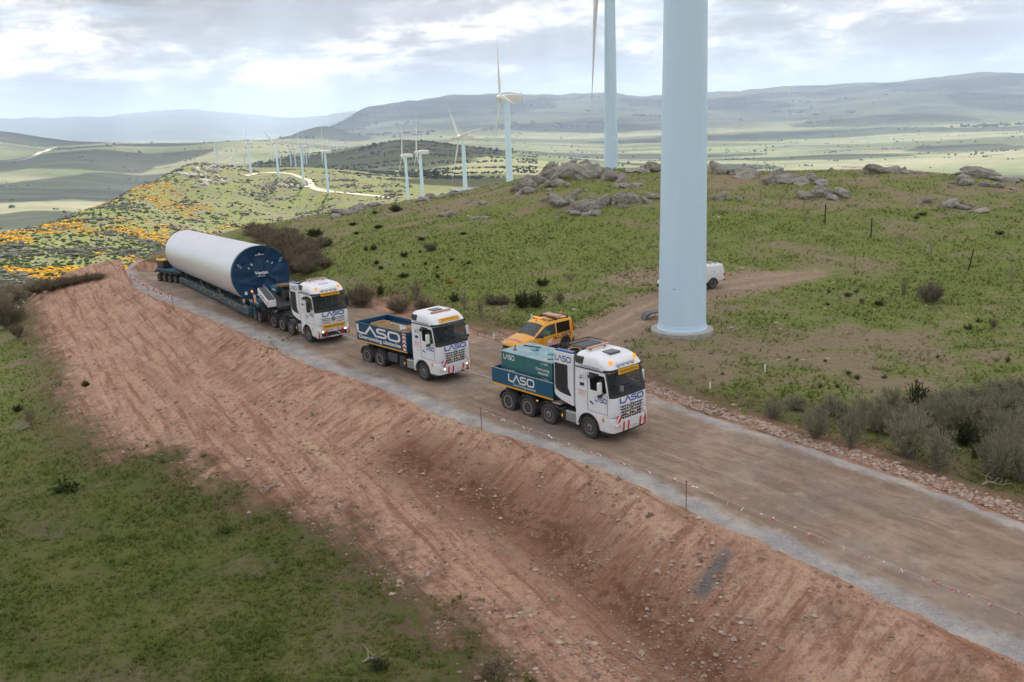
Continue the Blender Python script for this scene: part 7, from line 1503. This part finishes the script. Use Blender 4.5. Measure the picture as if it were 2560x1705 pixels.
# ------------------------------------------------------------------ grass
def mat_grass():
    s = NT('grass_blade'); t = s.attr('tone'); n = s.noise(s.pos(), .45, 4, .6); c = s.mix(s.rng(n, .36, .64), (.076, .122, .017), (.155, .192, .036)); c = s.mix(s.math('MULTIPLY', s.rng(t, .5, 1), .8), c, (.31, .25, .14)); c = s.mix(s.math('MULTIPLY', s.rng(t, .4, .0), .7), c, (.042, .062, .012)); return s.done(c, .9, None, Specular_IOR_Level=.1)
mat_grass()
BL = ([], [])
for k in range(5):
    a = k*1.26; e = (math.cos(a), math.sin(a)); b = len(BL[0]); BL[0].extend([(e[0]*.1-e[1]*.10, e[1]*.1+e[0]*.10, -.1), (e[0]*.1+e[1]*.10, e[1]*.1-e[0]*.10, -.1), (e[0]*.75, e[1]*.75, 1.0)]); BL[1].append((b, b+1, b+2))
x, y, R = polar_pts(210000, 17, 125, -34, 34, 31); dl, _ = line_sd(LOWS[::3], x, y); du, _ = line_sd(UPS[::3], x, y); dp = poly_sd(DIRT, x, y); dt, _ = line_sd(TRACK[::3], x, y); cl = fbm(x/1.8, y/1.8, 3, 81)+.7*fbm(x/6, y/6, 2, 82)
m = ((du > 2.0) | (dl < -3.2)) & ((dp < -.6+4.2*fbm(x/2.6, y/2.6, 3, 84)+2.2*fbm(x/.7, y/.7, 2, 86)) | (dl > 0)) & (np.abs(dt) > 2.2) & (np.hypot(x-ft.x, y-ft.y) > 2.1) & (R.uniform(size=len(x)) < np.clip(1.05-1.05*dryf(x, y)+cl*.6, .04, 1)); x, y = x[m], y[m]; R = np.random.RandomState(33)
S = np.clip(R.lognormal(-2.35, .35, len(x)), .04, .26)*(1+.35*np.clip(np.hypot(x, y)/60-.5, 0, 1)); dryb = .22*sstep(80, 118, np.hypot(x, y))
scatter('grass', np.stack([x, y, hz(x, y)], -1), S, BL, 'grass_blade', np.clip(R.beta(2.2, 2.6, len(x))+.55*(dryf(x, y)-.45), 0, 1), 8, squash=(.7, 1.3))
# ------------------------------------------------------------------ far things: ridge scrub, trees, tracks, solar field, farm
ICO = None
def ico_base():
    bm = bmesh.new(); bmesh.ops.create_icosphere(bm, subdivisions=1, radius=1.0); V = [v.co[:] for v in bm.verts]; F = [tuple(v.index for v in f.verts) for f in bm.faces]; bm.free(); return V, F
ICO = ico_base()
def mat_tone(name, a, b, rough=1.0):
    s = NT(name); t = s.attr('tone'); return s.done(s.mix(t, a, b), rough, None, Specular_IOR_Level=0.0)
mat_tone('scrub_green', (.036, .052, .022), (.085, .105, .044)); mat_tone('scrub_grey', (.080, .080, .070), (.15, .145, .125)); mat_tone('scrub_yellow', (.36, .19, .02), (.74, .38, .03)); mat_tone('far_tree', (.022, .034, .016), (.055, .065, .034)); mat_tone('pale_tree', (.14, .17, .09), (.22, .24, .14)); simple('track_earth', (.44, .36, .27), 1.0, var=.3, scale=.05)
x, y, R = polar_pts(200000, 300, 1260, -32, -6, 41); z = hz(x, y); r = np.hypot(x, y); n1 = fbm(x/60, y/60, 4, 91); n2 = fbm(x/22, y/22, 3, 92); n3 = fbm(x/110+y/260, y/110, 3, 93)
az = np.degrees(np.arctan2(x, y)); low = sstep(-15, -24, az)
g = R.uniform(size=len(x)) < np.clip(.02+.50*np.clip(n1+n2*.6, 0, 1)+.08*low, 0, .6)
yl = (n3+.35*n2+.30*low-.34 > .02) & (R.uniform(size=len(x)) < (.50*np.clip(sstep(-9, -15, az)+.1, 0, 1)*(.35+.65*low))); gy = (~yl) & (n1+.4*n2 > .18) & (R.uniform(size=len(x)) < .35)
g &= ~yl & ~gy; g &= (R.uniform(size=len(x)) < .75); g[np.cumsum(g) > 20000] = False; yl[np.cumsum(yl) > 14000] = False; gy[np.cumsum(gy) > 7000] = False
def ridge_stuff(nm, mk, mat, s0, s1, seed, kind_label, single, cat, ncount):
    X, Y = x[mk], y[mk]; rr = np.hypot(X, Y); o_ = np.argsort(rr); X, Y = X[o_], Y[o_]; R = np.random.RandomState(seed); S = np.clip(R.lognormal(0, .4, len(X)), .5, 2.2)*(s0+(s1-s0)*R.uniform(size=len(X)))*(.75+np.hypot(X, Y)/1600); Z = hz(X, Y); k = ncount
    scatter(nm, np.stack([X, Y, Z+S*.25], -1)[k:], S[k:], ICO, mat, R.uniform(size=len(X))[k:], seed, squash=(.45, .75))
    V = np.array(ICO[0])*np.random.RandomState(seed).uniform(.7, 1.15, (12+30, 1))[:len(ICO[0])]; me = []
    for q in range(3):
        W = np.array(ICO[0])*np.random.RandomState(seed+q).uniform(.65, 1.2, (len(ICO[0]), 1)); m_ = bpy.data.meshes.new(single); m_.from_pydata([tuple(v) for v in W], [], ICO[1]); m_.materials.append(MATS[mat]); m_.attributes.new('tone', 'FLOAT', 'POINT').data.foreach_set('value', np.random.RandomState(q).uniform(size=len(W)).astype(np.float32)); me.append(m_)
    for i in range(k):
        o = bpy.data.objects.new(single, me[i % 3]); COL.objects.link(o); s = S[i]; o.location = (X[i], Y[i], Z[i]+s*.25); o.scale = (s, s*1.1, s*.6); o.rotation_euler.z = i; tag(o, kind_label, cat, kind_label+' group')
ridge_stuff('ridge_scrub', g, 'scrub_green', .30, .85, 51, 'dark green scrub bush on the near side of the sunny ridge', 'scrub_bush', 'bush', 140)
ridge_stuff('ridge_broom', yl, 'scrub_yellow', .26, .62, 52, 'orange yellow broom in flower on the near side of the sunny ridge', 'flowering_broom', 'shrub', 140)
ridge_stuff('ridge_stones', gy, 'scrub_grey', .35, 1.1, 53, '', '', '', 0)
# rock knobs on the ridge crest
for L, lab in (([(520, 428, 60, 26), (550, 424, 40, 18), (500, 436, 50, 22), (470, 440, 40, 14)], 'dark rock knob on the left end of the ridge crest'), ([(530, 452, 60, 20), (500, 465, 40, 14), (555, 448, 30, 10)], 'dark crag below the rock knob of the ridge crest'), ([(730, 452, 40, 14), (715, 465, 34, 10), (742, 470, 20, 8)], 'grey crag beside the ridge turbine shadow')):
    p = on_land(L[0][0], L[0][1], 300, 2000); E_ = empty('rock_outcrop', p); tag(E_, lab, 'rock')
    for px, py, w, h in L:
        for k in range(7):
            q = on_land(px+rnd.uniform(-.5, .5)*w, py+rnd.uniform(-.5, .35)*h, 300, 2000); d = math.hypot(q[0], q[1]); f = rnd.uniform(.16, .34); o = part('boulder', ROCKS[rnd.randrange(7)], E_, Vector(q)-Vector(p), (rnd.uniform(-.4, .4), rnd.uniform(-.4, .4), rnd.uniform(0, 6))); o.scale = (w*d/FPX*f, w*d/FPX*f*.8, h*d/FPX*f*1.4)
# distant single trees and hedges, too many to count
def far_trees(nm, n, r0, r1, a0, a1, seed, th, sc_, mat='far_tree', fr=.004):
    x, y, R = polar_pts(n, r0, r1, a0, a1, seed); k = fbm(x*fr, y*fr*1.8, 4, seed)+.35*fbm(x/90, y/90, 2, seed+1); m = k > th; x, y = x[m], y[m]; S = sc_*R.uniform(.6, 1.3, len(x))*(1+np.hypot(x, y)/9000); scatter(nm, np.stack([x, y, hz(x, y)+S*.5], -1), S, ICO, mat, R.uniform(size=len(x)), seed, squash=(.6, 1.0))
far_trees('valley_scrub', 26000, 1300, 7500, -33, 33, 61, .40, 2.4); far_trees('holm_oaks', 9000, 2400, 7000, -33, 34, 65, .55, 4.0); far_trees('slope_scrub', 9000, 1350, 3300, -20, 2, 67, .18, 1.8)
far_trees('mountain_woods', 14000, 6500, 11500, -14, 34, 69, .42, 6.0, fr=.0009)
def tree(px, py, r, h, label, group, mat, seed):
    p = at_r(px, py, r); z = land1(p[0], p[1]); T = empty('tree', (p[0], p[1], z)); tag(T, label, 'tree', group); m = MB(); m.cyl((0, 0, -.3), (0, 0, h*.5), h*.035, h*.02, 6); m.build('trunk', 'bark', T)
    R = np.random.RandomState(seed); n = 46; P = R.normal(size=(n, 3)); P /= np.linalg.norm(P, axis=1)[:, None]; P *= (R.uniform(.3, 1, (n, 1))**.5); P = P*np.array([.30, .30, .36])*h+np.array([0, 0, .64*h]); o = scatter('crown', P, h*R.uniform(.06, .13, n), ICO, mat, R.uniform(size=n), seed, parent=T, squash=(.7, 1)); del o['kind']
for i, px in enumerate((1852, 1861, 1869, 1878, 1886, 1895, 1903, 1918, 1927, 1935)): tree(px, 392, 2700, 17+4*math.sin(i*2.1), 'pale poplar in the grove on the plain', 'poplar grove on the plain', 'pale_tree', i)
tree(2064, 408, 2450, 17, 'pale tree on the bare plain beside a darker one', None, 'pale_tree', 31); tree(2080, 409, 2450, 24, 'taller brownish tree on the bare plain', None, 'far_tree', 32)
for i, (px, py, r) in enumerate(((1063, 444, 1350), (1076, 445, 1350), (1090, 455, 1200))): tree(px, py, r, (11, 11, 15)[i], ('dark round oak left of a twin on the sunny field', 'dark round oak right of its twin on the sunny field', 'dark oak beside the solar field')[i], None, 'far_tree', 40+i)
def ribbon_on_land(name, L, w, mat, r0, lift=.5):
    P = [on_land(px, py, r0, 20000) for px, py in L]; P = smooth_line([q[:2] for q in P], 90); t = np.gradient(P, axis=0); n_ = np.stack([-t[:, 1], t[:, 0]], -1); n_ /= np.linalg.norm(n_, axis=1)[:, None]; m = 4; S = np.linspace(-w/2, w/2, m); X = P[:, None, :]+n_[:, None, :]*S[None, :, None]; Z = hz(X[..., 0], X[..., 1])+lift; V = np.concatenate([X, Z[..., None]], -1).reshape(-1, 3); i, j = np.meshgrid(np.arange(len(P)-1), np.arange(m-1), indexing='ij'); a = i*m+j; o = mesh_np(name, V, np.stack([a, a+1, a+m+1, a+m], -1).reshape(-1, 4), MATS[mat]); o['kind'] = 'structure'
ribbon_on_land('ridge_track', [(977, 494), (931, 489), (867, 483), (825, 480), (791, 473), (776, 466), (780, 455), (765, 448), (740, 438), (706, 433), (672, 431), (638, 433), (612, 440)], 7.0, 'track_earth', 400, .35)
ribbon_on_land('ridge_spur', [(758, 466), (772, 467), (781, 468)], 5.0, 'track_earth', 400, .45)
ribbon_on_land('valley_road', [(140, 368), (110, 379), (93, 389), (64, 400), (0, 406)], 26.0, 'track_earth', 1600, 2.0)
# solar field: long dark module tables
simple('solar_panel', (.012, .018, .035), .25, .2, var=.2, scale=.1)
T = empty('solar_field', on_land(1190, 482, 400, 3000)); tag(T, 'dark rows of solar panels on the valley floor behind the hill', 'solar panels')
for i in range(9):
    a = on_land(1128+i*5, 478.5+i*1.1, 400, 3000); b = on_land(1252-i*3, 470+i*2.2, 400, 3000); a, b = Vector(a), Vector(b); d = b-a; m = MB(); n_ = Vector((-d.y, d.x, 0)).normalized()
    m.add([q-T.location for q in (a-n_*3+Vector((0, 0, .8)), b-n_*3+Vector((0, 0, .8)), b+n_*3+Vector((0, 0, 2.6)), a+n_*3+Vector((0, 0, 2.6)), a+n_*3.2+Vector((0, 0, 2.3)), b+n_*3.2+Vector((0, 0, 2.3)), b-n_*2.8+Vector((0, 0, .5)), a-n_*2.8+Vector((0, 0, .5)))], [(0, 1, 2, 3), (4, 5, 6, 7), (3, 2, 5, 4), (0, 3, 4, 7), (1, 6, 5, 2), (0, 7, 6, 1)]); m.build('panel_row', 'solar_panel', T)
simple('farm_wall', (.70, .66, .60), .9, var=.2); simple('farm_roof', (.42, .20, .14), .9, var=.3)
for i, (px, py, w, lab) in enumerate(((2112, 419, 16, 'white farm shed on the plain, end nearest the two trees'), (2134, 420, 22, 'long farm barn with reddish roof on the plain'), (2160, 421, 18, 'last farm shed of the row on the plain'))):
    p = on_land(px, py, 500, 6000)
    if p is None or math.hypot(p[0], p[1]) < 900: p = at_r(px, py-4, 2400); p[2] = land1(p[0], p[1])
    T = empty('farm_building', p, .15); tag(T, lab, 'building'); d = math.hypot(p[0], p[1]); L = w*d/FPX; bx('wall', 'farm_wall', T, -L/2, L/2, -4, 4, -1, 3.5); m = MB(); m.prism([(-4.6, 3.4), (4.6, 3.4), (0, 6)], -L/2-.4, L/2+.4, 'x'); m.build('roof', 'farm_roof', T); bx('door', 'post_dark', T, -1.5, 1.5, -4.1, -4.01, -.5, 2.6)
s = NT('water'); s.done((.25, .30, .34), .08, None, Specular_IOR_Level=.8)
ribbon_on_land('stream', [(1985, 367), (2010, 371), (2050, 371), (2085, 376), (2120, 380)], 16.0, 'water', 1500, 1.5); ribbon_on_land('pond', [(2480, 386), (2495, 387), (2510, 387)], 22.0, 'water', 1500, 1.5)
# ------------------------------------------------------------------ cloud cover overhead (shades the hill; the valley gets sun through the breaks)
def build_clouds():
    s = NT('cloud'); 
    tr = s.n('ShaderNodeBsdfTranslucent'); di = s.n('ShaderNodeBsdfDiffuse'); mx = s.n('ShaderNodeMixShader'); mx.inputs[0].default_value = .35
    tr.inputs[0].default_value = (.97, .975, .98, 1); di.inputs[0].default_value = (.97, .975, .98, 1)
    s.link(tr.outputs[0], mx.inputs[1]); s.link(di.outputs[0], mx.inputs[2]); s.link(mx.outputs[0], s.N['Material Output'].inputs[0])
    bm = bmesh.new(); R = random.Random(3)
    def puff(gx, gy, gz, h, sx, sy, n):
        # the cloud whose shadow falls on ground point (gx, gy)
        k = (h-gz)/SUN_DIR.z; c = Vector((gx, gy, gz))+SUN_DIR*k
        for i in range(n):
            a = R.uniform(0, 2*PI); q = math.sqrt(R.random())*.62
            mtx = Matrix.Translation((c.x+sx*q*math.cos(a), c.y+sy*q*math.sin(a), c.z+R.uniform(0, .12)*h*.3)) @ Matrix.Diagonal((sx*R.uniform(.35, .55), sy*R.uniform(.35, .55), h*.06*R.uniform(.7, 1.3), 1))
            bmesh.ops.create_icosphere(bm, subdivisions=2, radius=1.0, matrix=mtx)
    puff(20, 60, 0, 900, 230, 185, 26)
    for px, py, r, sx, sy, n in CLOUD_SHADOWS:
        c = at_r(px, py, r); puff(c[0], c[1], c[2], 1700 if r < 6500 else 3400, sx, sy, n)
    me = bpy.data.meshes.new('cloud_cover'); bm.to_mesh(me); bm.free(); me.materials.append(s.m)
    for p in me.polygons: p.use_smooth = True
    o = bpy.data.objects.new('cloud_cover', me); COL.objects.link(o); o['kind'] = 'stuff'; o['label'] = 'grey cloud cover above the hill and valley'
CLOUD_SHADOWS = [(800, 398, 2400, 430, 560, 22), (1000, 375, 2600, 360, 500, 16), (300, 440, 3600, 500, 500, 12), (250, 395, 4700, 600, 420, 12), (1500, 360, 4300, 900, 380, 14), (2000, 375, 3700, 420, 170, 10), (2400, 350, 4300, 380, 220, 10), (1900, 325, 6200, 1300, 420, 14), (1250, 465, 1250, 160, 120, 8), (60, 510, 2500, 260, 200, 8), (1000, 270, 10200, 1000, 1500, 16), (1250, 275, 10500, 700, 1300, 14), (1500, 262, 11500, 900, 900, 14), (1750, 270, 10500, 900, 1500, 16), (2050, 255, 11500, 1300, 900, 18), (2350, 230, 12000, 1500, 1100, 20), (2560, 270, 9500, 700, 900, 12), (2200, 300, 7600, 700, 300, 10), (1450, 315, 7400, 900, 380, 12), (820, 320, 7000, 450, 500, 10), (50, 340, 7300, 900, 700, 12), (400, 360, 5900, 700, 380, 12), (2450, 318, 6300, 500, 240, 8), (1700, 395, 3000, 300, 110, 8)]
build_clouds()
def build_haze():
    s = NT('haze_air'); s.N.remove(s.b); v = s.n('ShaderNodeVolumePrincipled')
    v.inputs['Color'].default_value = (0.55, 0.69, 0.89, 1); v.inputs['Density'].default_value = 6.2e-5; v.inputs['Anisotropy'].default_value = 0.2
    s.link(v.outputs[0], s.N['Material Output'].inputs['Volume'])
    lo, hi = float(GRID['Z'].min())-1.5, max(float(GRID['Z'].max())+8, 90); bm = bmesh.new(); bmesh.ops.create_cube(bm, size=1.0, matrix=Matrix.Translation((0, 0, (lo+hi)/2)) @ Matrix.Diagonal((124000, 124000, hi-lo, 1)))
    me = bpy.data.meshes.new('haze'); bm.to_mesh(me); bm.free(); me.materials.append(s.m)
    o = bpy.data.objects.new('haze', me); COL.objects.link(o); o['kind'] = 'stuff'
build_haze()
